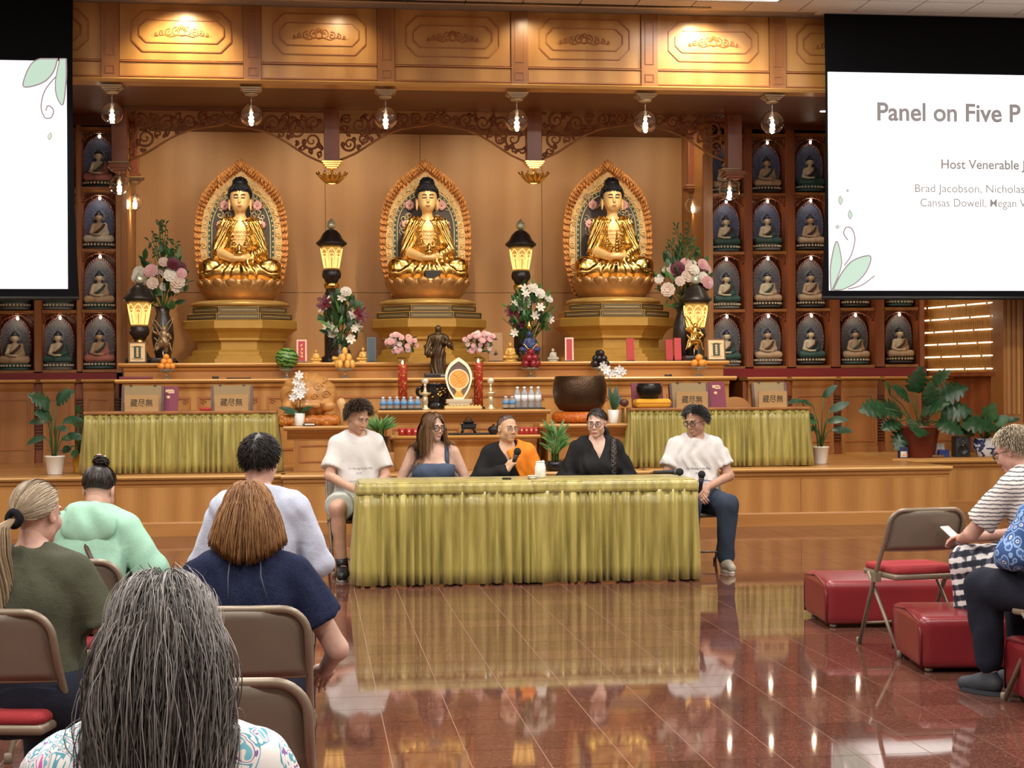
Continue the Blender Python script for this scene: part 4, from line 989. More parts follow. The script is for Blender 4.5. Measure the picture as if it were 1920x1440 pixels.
def shelf_unit(side, cols, ytops, ybots, label):
    """cols: px of the opening edges; one cabinet with dividers, shelves, carved spandrels and bulbs"""
    global spand
    xs0 = PX(cols[0][0], YC) - .08; xs1 = PX(cols[-1][1], YC) + .08; t_ = thing('statue_shelf', label, 'shelf', ((xs0 + xs1) / 2, YC, 0)); ox = t_.location.x
    pxm = (cols[0][0] + cols[-1][1]) / 2; zt_ = PZ(pxm, ytops[-1] - 12, YC); zb_ = PZ(pxm, ybots[0], YC) - .02
    MB().box(xs0 - ox, xs1 - ox, .44, .47, zb_, zt_).obj('back', REDW, t_)
    for i, (a, b_) in enumerate(cols):
        nxt = cols[i + 1][0] if i + 1 < len(cols) else None
        x0 = PX(a, YC) - ox; x1 = PX(b_, YC) - ox
        if i == 0: MB().box(x0 - .08, x0, 0, .44, zb_, zt_).obj('divider', REDW, t_)
        xr = (PX(nxt, YC) - ox) if nxt else x1 + .08
        d = MB().box(x1, xr, 0, .44, zb_, zt_).obj('divider', REDW, t_)
        MB().box(x1 + .012, xr - .012, -.03, .0, zb_, zt_).obj('divider_face', OAKP if side == 'left' else REDW, d)
        for j, (yt, yb) in enumerate(zip(ytops, ybots)):
            pc = (a + b_) / 2; sh = (pc - pxm) * -.012 * (1 if side == 'right' else 1)
            zs0 = PZ(pc, yb + sh, YC); MB().box(x0, x1, -.012, .44, zs0 - .035, zs0).obj('shelf_board', OAKP, t_)
            if j == len(ytops) - 1: zz = PZ(pc, yt + sh, YC); MB().box(x0, x1, -.012, .44, zz, zz + .04).obj('shelf_board', OAKP, t_)
            ztop = PZ(pc, yt + sh, YC) - .002; w_ = x1 - x0
            if spand is None:
                mb = MB(); n = 12
                for s_ in (-1, 1):
                    top = [(s_ * .5, 0), (0, 0)]; cur = [(s_ * .5 * u, -(.06 + .28 * max(0, u - .1) ** 1.6)) for u in np.linspace(0, 1, n)]
                    mb.tube([(p[0], 0, p[1]) for p in cur], .018, 5)
                    for (cx_, cz_, q_) in ((.43, -.09, .06), (.31, -.065, .05), (.44, -.2, .045), (.2, -.05, .042), (.36, -.15, .03), (.1, -.04, .03), (.26, -.12, .025), (.46, -.28, .028)):
                        mb.tube(spiral((s_ * cx_, cz_), q_, 1.4, 1.0, s_, 12, 0), .011, 4)
                        mb.ball((s_ * (cx_ - .03), 0, cz_ - .02), (.02, .01, .03), 6)
                mb.box(-.5, .5, -.012, .012, -.02, 0)
                spand = mb.obj('carved_spandrel', SCROLL, t_, ((x0 + x1) / 2, .03, ztop)); spand.scale = (w_, 1, w_)
            else: inst(spand, 'carved_spandrel', t_, ((x0 + x1) / 2, .03, ztop), (0, 0, 0), (w_, 1, w_))
            bb = MB().ball((0, 0, 0), (.016, .016, .022), 8).obj('bulb', BULBS, t_, ((x0 + x1) / 2, .06, ztop - .06))
            if j < 3: l = point('shelf_light', ((x0 + x1) / 2, .05, ztop - .09), .55, (1, .82, .6), .02); l.parent = t_
    MB().box(xs0 - ox, xs1 - ox, -.03, .45, zt_, zt_ + .12).obj('cornice', REDWD, t_)
    MB().box(xs0 - ox, xs1 - ox, -.05, .0, zb_ - .13, zb_ - .015).obj('red_band', RED_BAND, t_)
    return t_
shelf_unit('right', [(1335, 1397), (1413, 1475), (1493, 1557), (1576, 1640), (1659, 1722)], [582, 474, 366, 256], [685, 578, 470, 361], 'tall statue shelves with carved spandrels, right of the niche')
shelf_unit('left', [(-80, -18), (0, 64), (80, 144), (155, 221)], [586, 472, 362, 246], [694, 582, 468, 352], 'tall statue shelves with carved spandrels, left of the niche')
# ---- wall of small lights at the right
LA, LB = P(1736, 720, 20.1), P(1873, 720, 18.5); lrz = math.atan2(LB.y - LA.y, LB.x - LA.x); LL = math.hypot(LB.x - LA.x, LB.y - LA.y); lz0, lz1 = PZ(1736, 699, 20.1), PZ(1736, 515, 20.1)
lw = thing('light_wall', 'panel of tiny gold plaques with rows of small lights beside the right shelves', 'light panel', (LA.x, LA.y, lz0), lrz); hw = LL / 2; H = lz1 - lz0
struct(MB().box(-.25, LL + .1, .07, .15, ZS - lz0, ZSOF - lz0).obj('wall_alcove_right', REDW, None, (LA.x, LA.y, lz0), (0, 0, lrz)))
MB().box(0, LL, .02, .06, 0, H).obj('board', mat('plaque_gold', S2L((150, 104, 48)), .5, metal=.2, vary=.2, vscale=30), lw)
MB().ring([(-.05, -.05), (LL + .05, -.05), (LL + .05, H + .05), (-.05, H + .05)], [(0, 0), (LL, 0), (LL, H), (0, H)], -.03, .06).obj('frame', REDW, lw)
pq = MB(); lt = MB()
for r_ in range(8):
    zz = .02 + r_ * H / 8
    for i in range(40):
        x = (i + .5) * LL / 40
        pq.box(x - .016, x + .016, .0, .022, zz + .045, zz + H / 8 - .008)
        if (i * 7 + r_ * 3) % 11: lt.ball((x, -.012, zz + .018), .0095, 6)
tag(pq.obj('plaque_rows', mat('plaque_face', S2L((190, 140, 70)), .45, metal=.3), lw), kind='stuff'); tag(lt.obj('light_rows', mat('led_glow', (1, .8, .5), .5, emit=(1, .78, .46), es=5.0), lw), kind='stuff')
pr = thing('wood_pillar', 'fluted oak pillar at the right end of the shelves', 'pillar', (PX(1896, 18.35), 18.35, ZS))
MB().box(-.12, .12, -.06, .3, 0, ZSOF - ZS).obj('shaft', OAKP, pr)
for dx in (-.06, 0, .06): MB().box(dx - .018, dx + .018, -.075, -.055, .5, 4.0).obj('flute', OAK, pr)
MB().box(-.14, .14, -.09, .3, 0, .4).obj('plinth', OAKP, pr)
# ---- cabinets under the shelves
def cabinets(side, edges, yt, yb, label, Yf=19.62):
    """edges: px of bay borders"""
    x0, x1 = PX(edges[0], Yf), PX(edges[-1], Yf); t_ = thing('wall_cabinet', label, 'cabinet', ((x0 + x1) / 2, Yf, ZS)); ox = t_.location.x; pm = (edges[0] + edges[-1]) / 2
    zt_ = PZ(pm, yt, Yf) - ZS
    MB().box(x0 - ox, x1 - ox, .06, YC + .4 - Yf, 0, zt_ - .05).obj('carcass', REDW, t_)
    for i, (a, b_) in enumerate(zip(edges[:-1], edges[1:])):
        u0, u1 = PX(a, Yf) - ox, PX(b_, Yf) - ox; vent = .05
        MB().box(u0 + vent, u1 - vent, 0, .07, .0, zt_ - .04).obj('front', OAKP, t_)
        MB().extr([(.4, zt_ - .04), (-.02, zt_ - .04), (-.05, zt_ - .025), (-.055, zt_ - .012), (-.04, zt_), (.4, zt_)], u0 + vent * .6, u1 - vent * .6, 'x').obj('counter', OAKD, t_)
        MB().extr([(.0, zt_ - .04), (-.03, zt_ - .05), (-.02, zt_ - .1), (.0, zt_ - .14)], u0 + vent, u1 - vent, 'x').obj('moulding', OAKP, t_)
        z0, z1 = .15, zt_ - .22; e = .05
        MB().ring([(u0 + vent + e, z0), (u1 - vent - e, z0), (u1 - vent - e, z1), (u0 + vent + e, z1)], [(u0 + vent + e + .02, z0 + .02), (u1 - vent - e - .02, z0 + .02), (u1 - vent - e - .02, z1 - .02), (u0 + vent + e + .02, z1 - .02)], -.012, .002).obj('panel_frame', MOLD, t_)
        MB().box(u0 + vent, u1 - vent, -.02, .0, 0, .09).obj('plinth', OAKP, t_)
        s0 = None; nsl = 16
        for k in range(nsl):
            zz = z0 + .02 + k * (z1 - z0) / nsl
            if s0 is None: s0 = MB().box(-vent * .8, vent * .8, .02, .05, 0, .014).obj('vent_slat', REDWD, t_, (u1, 0, zz))
            else: inst(s0, 'vent_slat', t_, (u1, 0, zz))
    return t_
cabinets('right', [1395, 1478, 1570, 1652, 1735, 1860], 706, 862, 'oak counter cabinets under the right statue shelves')
cabinets('left', [-110, -20, 72, 148, 222], 712, 864, 'oak counter cabinets under the left statue shelves')
# ---- projection screens
SCRB = mat('screen_black', (.004, .004, .006), .8, spec=.1); SCRW = mat('screen_lit', (.8, .8, .8), .8, emit=(1, 1, .985), es=.95)
YSC = 17.45
SC_GREEN = mat('slide_green', (.1, .12, .1), .8, emit=S2L((200, 226, 206)), es=.72); SC_LINE = mat('slide_line', (.05, .05, .05), .8, emit=S2L((168, 146, 150)), es=.65); SC_TXT = mat('slide_text', (.05, .05, .05), .8, emit=S2L((150, 140, 138)), es=.7)
def screen(label, pts_w, pts_b, flip):
    """pts_w: px box of the picture; pts_b: px box of the black cloth"""
    xa, xb = PX(pts_w[0], YSC), PX(pts_w[2], YSC); z1, z0 = PZ((pts_w[0] + pts_w[2]) / 2, pts_w[1], YSC), PZ((pts_w[0] + pts_w[2]) / 2, pts_w[3], YSC)
    ba, bb = PX(pts_b[0], YSC), PX(pts_b[2], YSC); bz = PZ((pts_w[0] + pts_w[2]) / 2, pts_b[3], YSC)
    t_ = thing('projection_screen', label, 'screen', ((xa + xb) / 2, YSC, bz)); ox = t_.location.x
    g = []
    for v in np.linspace(0, 1, 14):
        z = (CEIL - .015 - bz) * v; pinch = .05 * math.sin(PI * v) + (.045 * (v - .55) / .45 if v > .55 else 0)
        g.append([(ba - ox + pinch * (1 if not flip else 0) * 1.0, .02, z), (bb - ox - pinch * (1 if flip else 0) * 1.0, .02, z)])
    MB().sheet(g, False).obj('black_cloth', SCRB, t_, thick=.006)
    MB().box(xa - ox, xb - ox, .004, .012, z0 - bz, z1 - bz).obj('lit_surface', SCRW, t_)
    MB().rbox(ba - ox - .05, bb - ox + .05, -.06, .1, CEIL - .02 - bz, CEIL - .002 - bz, .008, 2).obj('housing', mat('screen_case', (.55, .55, .55), .5), t_)
    MB().tube([(ba - ox, .02, -.015), (bb - ox, .02, -.015)], .022, 8).obj('weight_bar', BLACKM, t_)
    return t_, ox, bz
sw = (1556, 141, 1556 + 405 * 16 / 9 * .985, 545)
tR, oxR, bzR = screen('right projection screen showing the panel title slide', sw, (1543, 20, 1556 + 405 * 1.79 + 10, 556), False)
tL, oxL, bzL = screen('left projection screen, mostly blank slide with leaf corner', (128 - 432 * 16 / 9 * .985, 108, 128, 541), (128 - 432 * 1.79 - 10, 0, 149, 556), True)
def stext(s, px, py, hpx, bold, par, ox, bz, wid=None):
    cu = bpy.data.curves.new('slide_text', 'FONT'); cu.body = s; cu.size = 1.0; cu.extrude = .0; cu.offset = .022 if bold else 0.004
    tmp = bpy.data.objects.new('tmp', cu); COL.objects.link(tmp); dg = bpy.context.evaluated_depsgraph_get(); dg.update(); me = bpy.data.meshes.new_from_object(tmp.evaluated_get(dg)); bpy.data.objects.remove(tmp)
    xs_ = [v.co.x for v in me.vertices]; ys_ = [v.co.y for v in me.vertices]; k = hpx * MPP(px, YSC) / .72; kx = k
    if wid: kx = wid * MPP(px, YSC) / (max(xs_) - min(xs_))
    for v in me.vertices: v.co = Vector(((v.co.x - min(xs_)) * kx, 0, v.co.y * k))
    me.materials.clear(); me.materials.append(SC_TXT); o = bpy.data.objects.new('slide_text', me); COL.objects.link(o); o.parent = par; p = P(px, py, YSC); o.location = (p.x - ox, .0025, p.z - bz); return o
stext('Panel on Five P', 1645, 225, 33, True, tR, oxR, bzR, 272)
stext('Host Venerable J', 1765, 316, 17, True, tR, oxR, bzR, 158)
stext('Brad Jacobson, Nicholas', 1716, 360, 15, False, tR, oxR, bzR, 207)
stext('Cansas Dowell, Megan V', 1726, 387, 15, False, tR, oxR, bzR, 200)
def leaf_shape(pts, par, ox, bz, fill=True, w=.015):
    ps = [P(a, b, YSC) for a, b in curve2(pts, 5)]; loc = [(p.x - ox, p.z - bz) for p in ps]
    if fill: MB().extr(loc, .0015, .004).obj('leaf_print', SC_GREEN, par)
    MB().tube([(a, .0015, b) for a, b in loc + ([loc[0]] if fill else [])], w * .5, 4).obj('leaf_outline', SC_LINE, par)
leaf_shape([(1558, 544), (1557, 500), (1568, 452), (1577, 480), (1576, 505), (1560, 544)], tR, oxR, bzR)
leaf_shape([(1562, 544), (1578, 512), (1600, 488), (1632, 480), (1625, 508), (1605, 530), (1580, 543)], tR, oxR, bzR)
leaf_shape([(1583, 498), (1596, 478), (1603, 450), (1598, 430), (1587, 426), (1582, 438), (1590, 450)], tR, oxR, bzR, False)
leaf_shape([(1590, 542), (1615, 535), (1640, 517)], tR, oxR, bzR, False)
for a, b in ((1576, 375), (1594, 402)): leaf_shape([(a - 1, b - 8), (a + 4, b), (a, b + 9), (a - 4, b)], tR, oxR, bzR, True, .008)
for a, b, r_ in ((1589, 357, 2.2), (1570, 425, 3.5)): leaf_shape([(a - r_, b), (a, b + r_), (a + r_, b), (a, b - r_)], tR, oxR, bzR, True, .008)
leaf_shape([(124, 110), (124, 150), (118, 196), (106, 180), (104, 150), (112, 110)], tL, oxL, bzL)
leaf_shape([(108, 110), (100, 135), (80, 155), (45, 163), (48, 140), (60, 118), (75, 110)], tL, oxL, bzL)
leaf_shape([(104, 144), (84, 170), (77, 200), (84, 220), (96, 220), (100, 206), (90, 198), (86, 208)], tL, oxL, bzL, False)
leaf_shape([(95, 248), (97, 255), (92, 262), (89, 255)], tL, oxL, bzL, True, .008)
# ================================================================= things on the altar
def leaf_mb(L, W, bend=.25, n=6, cup=.15):
    g = []
    for i in range(n + 1):
        v = i / n; w = W * math.sin(PI * min(.97, v * .86 + .1)) ** .9 * (1 if v < .97 else .1); z = -bend * L * v * v
        g.append([(v * L, -w, z + cup * w), (v * L, 0, z), (v * L, w, z + cup * w)])
    return MB().sheet(g)
def flower_mb(r, kind='rose', n=8):
    mb = MB(); rr = random.Random(n)
    rings = {'rose': [(1.0, 0.0, 9), (.75, .14, 7), (.45, .26, 5)], 'lily': [(1.0, .05, 6)], 'dahlia': [(1.0, -.05, 12), (.8, .12, 11), (.55, .24, 8), (.3, .3, 5)]}[kind]
    for q, lift, cnt in rings:
        for i in range(cnt):
            a = 2 * PI * (i + .5 * lift * 7) / cnt; L = r * q; W = L * (.42 if kind != 'lily' else .26); ca, sa = math.cos(a), math.sin(a); g = []
            for v in (0, .4, .8, 1):
                w = W * (.35, .9, .9, .35 if kind != 'lily' else .05)[(0, .4, .8, 1).index(v)]; z = r * (lift + (.5 if kind != 'dahlia' else .3) * v * (1 - .55 * v)) * (1 if kind != 'lily' else 1.4)
                row = []
                for t in (-1, 0, 1): u, s_ = L * v, t * w; row.append((u * ca - s_ * sa, u * sa + s_ * ca, z + (abs(t) * .08 * r)))
                g.append(row)
            mb.sheet(g)
    mb.ball((0, 0, r * .25), r * .2, 6); return mb
FL = {}
def flower_src(key, r, kind, m_):
    if key not in FL:
        me = flower_mb(r, kind).mesh('flower_' + key); me.materials.append(m_); FL[key] = me
    return FL[key]
def leaf_src(key, L, W, m_, bend=.25):
    if key not in FL:
        me = leaf_mb(L, W, bend).mesh('leaf_' + key); me.materials.append(m_); FL[key] = me
    return FL[key]
def put(me, name, par, loc, d, roll=0.0, scale=1.0, axis='Z'):
    """place a mesh with its local axis turned to direction d"""
    o = bpy.data.objects.new(name, me); COL.objects.link(o); o.parent = par; o.location = loc
    d = Vector(d).normalized()
    if axis == 'Z': q = d.to_track_quat('Z', 'Y')
    else:
        n_ = Vector((0, -.8, .6)); n_ = n_ - d * d.dot(n_); n_ = n_.normalized() if n_.length > .05 else d.orthogonal().normalized(); q = Matrix((d, n_.cross(d), n_)).transposed().to_quaternion()
    o.rotation_mode = 'QUATERNION'; o.rotation_quaternion = q @ Matrix.Rotation(roll, 3, axis).to_quaternion(); o.scale = (scale,) * 3; return o
LEAFK = {'a': (.11, .022, LEAFD), 'b': (.09, .026, LEAF), 'c': (.13, .014, LEAFL), 's': (.06, .014, LEAF)}
def bouquet(label, px, py, Y, wpx, hpx, spec, seed, leaves=34, vase=None, zbase=None, cat='flowers', twigs=6, lk='abc'):
    """flowers spread over a box of the picture; spec: (flower key, radius, kind, material, count, zone)"""
    r_ = random.Random(seed); k = MPP(px, Y); x = PX(px, Y); zc = PZ(px, py, Y); zb_ = zbase if zbase is not None else zc - hpx * k / 2
    t_ = thing('flower_arrangement', label, cat, (x, Y, zb_)); H = hpx * k; W = wpx * k; c = Vector((0, 0, zc - zb_))
    if vase: vase(t_)
    stems = MB(); root = Vector((0, 0, max(.05, c.z - H * .5)))
    def spot_(zone):
        a = r_.uniform(0, 2 * PI); q = math.sqrt(r_.random()) * .95
        return Vector((W / 2 * q * math.cos(a), min(.16, W * .3) * r_.uniform(-1, .5), H / 2 * q * math.sin(a) * (1 if zone != 'mid' else .55))) + c
    for key, rad, kind, m_, cnt, zone in spec:
        me = flower_src(key, rad, kind, m_)
        for _ in range(cnt):
            p = spot_(zone); p.y -= .05
            d = Vector((p.x / (W / 2) * .5, -1 + r_.uniform(-.2, .2), .25 + (p.z - c.z) / (H / 2) * .4)); put(me, 'flower', t_, p, d, r_.uniform(0, 6), r_.uniform(.8, 1.2)); stems.tube([root, (root + p) / 2 + Vector((0, .04, .02)), p], .004, 4)
    for i in range(leaves):
        q = lk[r_.randrange(len(lk))]; L, W_, m_ = LEAFK[q]; p = spot_('all'); d = (p - root + Vector((r_.uniform(-.2, .2), r_.uniform(-.3, .1), r_.uniform(-.2, .2)))).normalized()
        put(leaf_src(q, L, W_, m_), 'leaf', t_, p - d * .05, d, r_.uniform(-.8, .8), r_.uniform(.8, 1.5), 'X')
    for i in range(twigs):
        p = spot_('all'); p += (p - c) * .25; stems.tube([root, (root + p) / 2 + Vector((0, .03, .03)), p], .0035, 4)
    tag(stems.obj('stems', STEM, t_), kind='stuff'); return t_
def vase_dark(h, r, m_=None):
    def f(t_): MB().lathe([(r * .55, 0), (r * .6, .02), (r, h * .45), (r * .9, h * .7), (r * .55, h * .88), (r * .72, h)], n=18).obj('vase', m_ or mat('dark_glazed', (.03, .022, .02), .25), t_)
    return f
def base_at(px, Y, z): return Vector((PX(px, Y), Y, z))
# tall arrangements at the outer ends
SPEC1 = [('rose_cream', .075, 'rose', PETC, 8, 'mid'), ('rose_white', .065, 'rose', PETW, 9, 'mid'), ('dahlia_pink', .07, 'dahlia', PETP, 4, 'mid'), ('dahlia_maroon', .085, 'dahlia', PETM, 2, 'mid')]
def stand_vase(h, r):
    def f(t_):
        vase_dark(h, r)(t_); b = MB(); b.box(-.17, .17, -.12, .12, .0, .03); b.box(-.14, .14, -.1, .1, .03, .06)
        for sx in (-1, 1):
            for sy in (-1, 1): b.box(sx * .15 - .02, sx * .15 + .02, sy * .1 - .02, sy * .1 + .02, -.0, .03)
        b.obj('stand', BLACKW, t_)
    return f
def tall_bouquet(label, px, seed):
    t_ = bouquet(label, px, 522, 19.45, 106, 124, SPEC1, seed, 84, stand_vase(.66, .13), Z1, twigs=8)
    r_ = random.Random(seed + 5); c = Vector((0, 0, PZ(px, 468, 19.45) - Z1)); st_ = MB(); k = MPP(px, 19.45)
    for i in range(20):                                   # feathery top spray
        u = r_.uniform(-1, 1); v = r_.random(); p = Vector((u * 34 * k * (1 - .6 * v), r_.uniform(-.08, .05), (470 - (416 + 60 * (1 - v))) * k)) + c
        st_.tube([c - Vector((0, 0, .25)), (c + p) / 2 - Vector((0, 0, .1)), p], .0035, 4)
        for q in range(3): d = Vector((r_.uniform(-1, 1), r_.uniform(-.6, .3), r_.uniform(.1, 1))); put(leaf_src('s', *LEAFK['s']), 'leaf', t_, p - Vector((0, 0, .05 * q)), d, 0, r_.uniform(.7, 1.1), 'X')
    for i in range(26):                                   # white baby's breath around the stem
        pass
    tag(st_.obj('stems', STEM, t_), kind='stuff'); return t_
tall_bouquet('tall arrangement of pink and cream flowers left of the left statue', 306, 31)
tall_bouquet('tall arrangement of pink and cream flowers right of the right statue', 1282, 44)
SPEC2 = [('lily_white', .06, 'lily', PETW, 13, 'all'), ('rose_white', .065, 'rose', PETW, 4, 'all'), ('lily_maroon', .1, 'lily', PETM, 3, 'all')]
bouquet('white lily arrangement in pot between left and middle statues', 640, 597, 19.35, 82, 104, SPEC2, 51, 95, vase_dark(.2, .12), Z1, lk='abc', twigs=12)
bouquet('white lily arrangement in pot between middle and right statues', 993, 590, 19.35, 84, 116, SPEC2, 63, 95, vase_dark(.2, .12), Z1, lk='abc', twigs=12)
SPEC3 = [('rose_pink', .032, 'rose', PETP, 26, 'all'), ('rose_pale', .028, 'rose', mat('petal_pale_pink', (.78, .58, .56), .55), 14, 'all')]
def glass_vase(t_): MB().lathe([(.04, 0), (.042, .01), (.03, .1), (.05, .22), (.052, .23), (.046, .22), (.026, .1), (.036, .015)], n=16).obj('vase', GLASS, t_)
def fan(label, px, seed):
    t_ = bouquet(label, px, 642, 18.82, 62, 38, SPEC3, seed, 26, glass_vase, Z2, twigs=10, lk='s'); return t_
fan('bunch of pink carnations in glass vase left of bronze figure', 753, 71); fan('bunch of pink carnations in glass vase right of bronze figure', 898, 72)
# lanterns
GLOWP = mat('lantern_panel', (.9, .6, .2), .4, emit=(1.0, .62, .18), es=1.3)
def lantern(label, px, ytop, ybase, Y, sc_, body0, stem_to):
    """profile in picture rows: finial top ytop, lit body top at body0"""
    k = MPP(px, Y) * sc_; t_ = thing('altar_lantern', label, 'lantern', (PX(px, Y), Y, stem_to), group='dark altar lanterns'); zb_ = PZ(px, body0, Y) - stem_to       # z of roof underside
    def pr(l): return [(r_ * k, zb_ + z * k) for r_, z in l]
    MB().lathe(pr([(3, 33), (8, 37), (9, 42), (7, 47), (3, 51), (.6, 54)]), n=14).obj('finial', mat('finial_glass', (.75, .8, .6), .08, metal=.6), t_)
    MB().lathe(pr([(22, 0), (29, 5), (29, 8), (22, 14), (17, 24), (10, 31), (5, 33)]), n=20).obj('roof', BLACKW, t_)
    MB().lathe(pr([(13, -42), (15, -38), (20, -8), (19, -2), (16, 1)]), n=16).obj('lamp_glass', mat('lamp_amber', (.35, .18, .05), .3, emit=(1.0, .5, .1), es=.35), t_)
    src = None
    for i in range(8):                                    # petals outlined in lit arcs
        a = 2 * PI * i / 8 - PI / 2
        if src is None:
            mb = MB()
            for q in (1.0, .62, .28): mb.tube([((1 if j < 0 else 1) * (21.0 - 6.0 * (1 - abs(math.cos(u)) ** .7) * 0 - 7 * max(0, -v_) / 40) * k, math.sin(u) * 8.2 * q * k * (1 - .4 * max(0, -v_ - 12) / 28), zb_ + v_ * k) for j, (u, v_) in enumerate([(-1.57, -40), (-1.5, -28), (-1.35, -18), (-.8, -8 - 14 * (1 - q)), (0, -3 - 26 * (1 - q)), (.8, -8 - 14 * (1 - q)), (1.35, -18), (1.5, -28), (1.57, -40)])], 0.65 * k, 5)
            src = mb.obj('petal_light', GLOWP, t_, (0, 0, 0), (0, 0, a))
        else: inst(src, 'petal_light', t_, (0, 0, 0), (0, 0, a))
    MB().lathe(pr([(12, -66), (13, -62), (17, -58), (18, -52), (17, -46), (14, -42)]), n=18).obj('collar', BLACKW, t_)
    if stem_to < PZ(px, body0, Y) - 100 * k:
        MB().lathe(pr([(11, -80), (14, -76), (14, -70), (11, -66)]), n=16, wob=lambda a, z: 1 + .06 * math.sin(10 * a)).obj('gilt_ring', GOLD, t_)
        bot = -(zb_ / k)
        MB().lathe(pr([(26, bot), (26, bot + 8), (14, bot + 14), (14, -120), (20, -108), (19, -100), (12, -86), (10, -80)]), n=18).obj('stem', BLACKW, t_)
    else:
        bot = -(zb_ / k); MB().lathe(pr([(20, bot), (22, bot + 5), (12, bot + 10), (12, -66)]), n=18).obj('stem', BLACKW, t_)
    l = point('lantern_light', (0, -.0, zb_ - 20 * k), .8, (1, .6, .2), .08); l.parent = t_
lantern('tall black and gold lantern between left and middle statues', 623, 412, 680, 19.75, 1.0, 463, Z1)
lantern('tall black and gold lantern between middle and right statues', 978, 415, 680, 19.75, 1.0, 465, Z1)
lantern('squat black and gold lantern at the left end of the altar', 262, 513, 680, 19.25, 1.06, 567, Z1)
lantern('squat black and gold lantern at the right end of the altar', 1305, 517, 680, 19.25, 1.06, 570, Z1)
# gilt guardian figures with ribbons
def guardian(label, px, ytop, ybot, Y, m_, seed):
    k = MPP(px, Y); t_ = thing('guardian_figurine', label, 'figurine', (PX(px, Y), Y, Z1)); z0 = PZ(px, ybot, Y) - Z1; H = (ybot - ytop) * k; r_ = random.Random(seed)
    def z(v): return z0 + H * v
    ops = [('u', 0, f_rc((0, 0, z(.3)), (.01, 0, z(.55)), .045, .05)), ('u', .02, f_rc((.01, 0, z(.55)), (.015, 0, z(.62)), .03, .02)), ('u', .02, f_el((.015, -.01, z(.7)), (.032, .035, .042))),
           ('u', .02, f_rc((-.05, 0, z(.56)), (-.1, -.02, z(.62)), .022, .016)), ('u', .02, f_rc((.06, 0, z(.56)), (.09, -.05, z(.44)), .022, .016)),
           ('u', .02, f_rc((-.03, 0, z(.3)), (-.07, -.02, z(.14)), .035, .024)), ('u', .02, f_rc((.03, 0, z(.3)), (.03, .02, z(.08)), .035, .024)), ('u', .03, f_el((0, 0, z(.33)), (.075, .05, .05)))]
    V, Q = surf(f_comb(ops), (-.2, -.12, z0 - .05), (.2, .12, z0 + H + .05), .008); np_obj('figure', V, Q, m_, t_)
    rb = MB()
    for s_, a0 in ((-1, 0), (1, 1)):
        rb.tube([(s_ * (.03 + .09 * math.sin(u * 3.1)), -.03, z(.55 + .45 * math.sin(u * 2.6) * (1 if u < 1.6 else .6))) for u in np.linspace(0, 2.3, 16)], .008, 5)
        rb.tube([(s_ * (.06 + .05 * u), -.02, z(.3 - .2 * u + .06 * math.sin(u * 6))) for u in np.linspace(0, 1, 10)], .01, 5)
    rb.obj('ribbons', m_, t_); MB().tube([(-.11, -.03, z(.9)), (.02, -.06, z(.3))], .007, 6).obj('staff', m_, t_)
    MB().tube([(0, 0, .06), (0, 0, z(.1))], .009, 8).obj('rod', CHROME, t_)
    b = MB(); b.rbox(-.13, .13, -.09, .09, 0, .06, .01, 2); b.obj('stand', BLACKW, t_)
guardian('dark gilt guardian figurine with ribbons on the altar, left end', 306, 596, 664, 19.1, mat('aged_gilt', (.32, .22, .12), .35, metal=.7), 3)
guardian('bright gold guardian figurine with ribbons on the altar, right end', 1302, 592, 660, 19.1, GOLD, 4)
# ---- fruit on glass stands
def compote(px, Y, rpx, label, cat='stand'):
    k = MPP(px, Y); t_ = thing('glass_stand', label, cat, (PX(px, Y), Y, Z2)); h = .10
    MB().lathe([(rpx * .5 * k, 0), (rpx * .5 * k, .008), (.012, .02), (.01, h * .7), (rpx * .6 * k, h * .85), (rpx * k, h), (rpx * k, h + .008), (rpx * .5 * k, h - .008)], n=20).obj('bowl', mat('frosted_glass', (.85, .9, .9), .12, trans=.85), t_)
    return Z2 + h + .008
def pile(px, Y, zb_, r_, layers, name, label, mat_, cat, group, shape=(1, 1, 1), stem=False, per=None):
    me = None; n = 0
    for L, (cnt, rad) in enumerate(layers):
        for i in range(cnt):
            a = 2 * PI * (i + .5 * L) / max(1, cnt) - PI / 2 + .3; loc = (PX(px, Y) + rad * math.cos(a), Y + rad * math.sin(a), zb_ + r_ * shape[2] * (1 + 1.45 * L))
            ly = 'top' if L == len(layers) - 1 else 'bottom' if L == 0 else 'middle'; t_ = thing(name, label + (', at the very top' if cnt == 1 else f', {ly} layer, {"front" if math.sin(a) < -.3 else "rear" if math.sin(a) > .3 else "side"} {"left" if math.cos(a) < -.2 else "right" if math.cos(a) > .2 else "centre"}'), cat, loc, rnd.uniform(0, 6), group)
            if me is None:
                me = MB().lathe([(r_ * math.cos(q) * (1 - .1 * (q > 1.3)), r_ * math.sin(q) * shape[2]) for q in np.linspace(-PI / 2 + .05, PI / 2 - .05, 9)], n=14, sx=shape[0], sy=shape[1]).mesh(name); me.materials.append(mat_)
            mesh_part(me, 'flesh', t_)
            if stem: MB().tube([(0, 0, r_ * .9), (.004, 0, r_ * 1.15)], .003, 5).obj('stem', mat('fruit_stem', (.08, .05, .02), .6), t_)
            n += 1
ORANGE = mat('orange_peel', (.80, .30, .04), .45, bmp=.2, bscale=300); MANGO = mat('mango_skin', (.78, .42, .10), .4, vary=.12); APPLE = mat('apple_red', (.22, .012, .02), .22, vary=.3); PLUM = mat('plum_black', (.015, .012, .016), .3)
yb2 = 18.78
z = compote(312, yb2, 17, 'glass stand under the oranges at the left end'); pile(312, yb2, z, .036, [(6, .068), (3, .036), (1, 0)], 'orange', 'orange in the pile at the left end of the altar', ORANGE, 'orange', 'oranges on the left glass stand', stem=True)
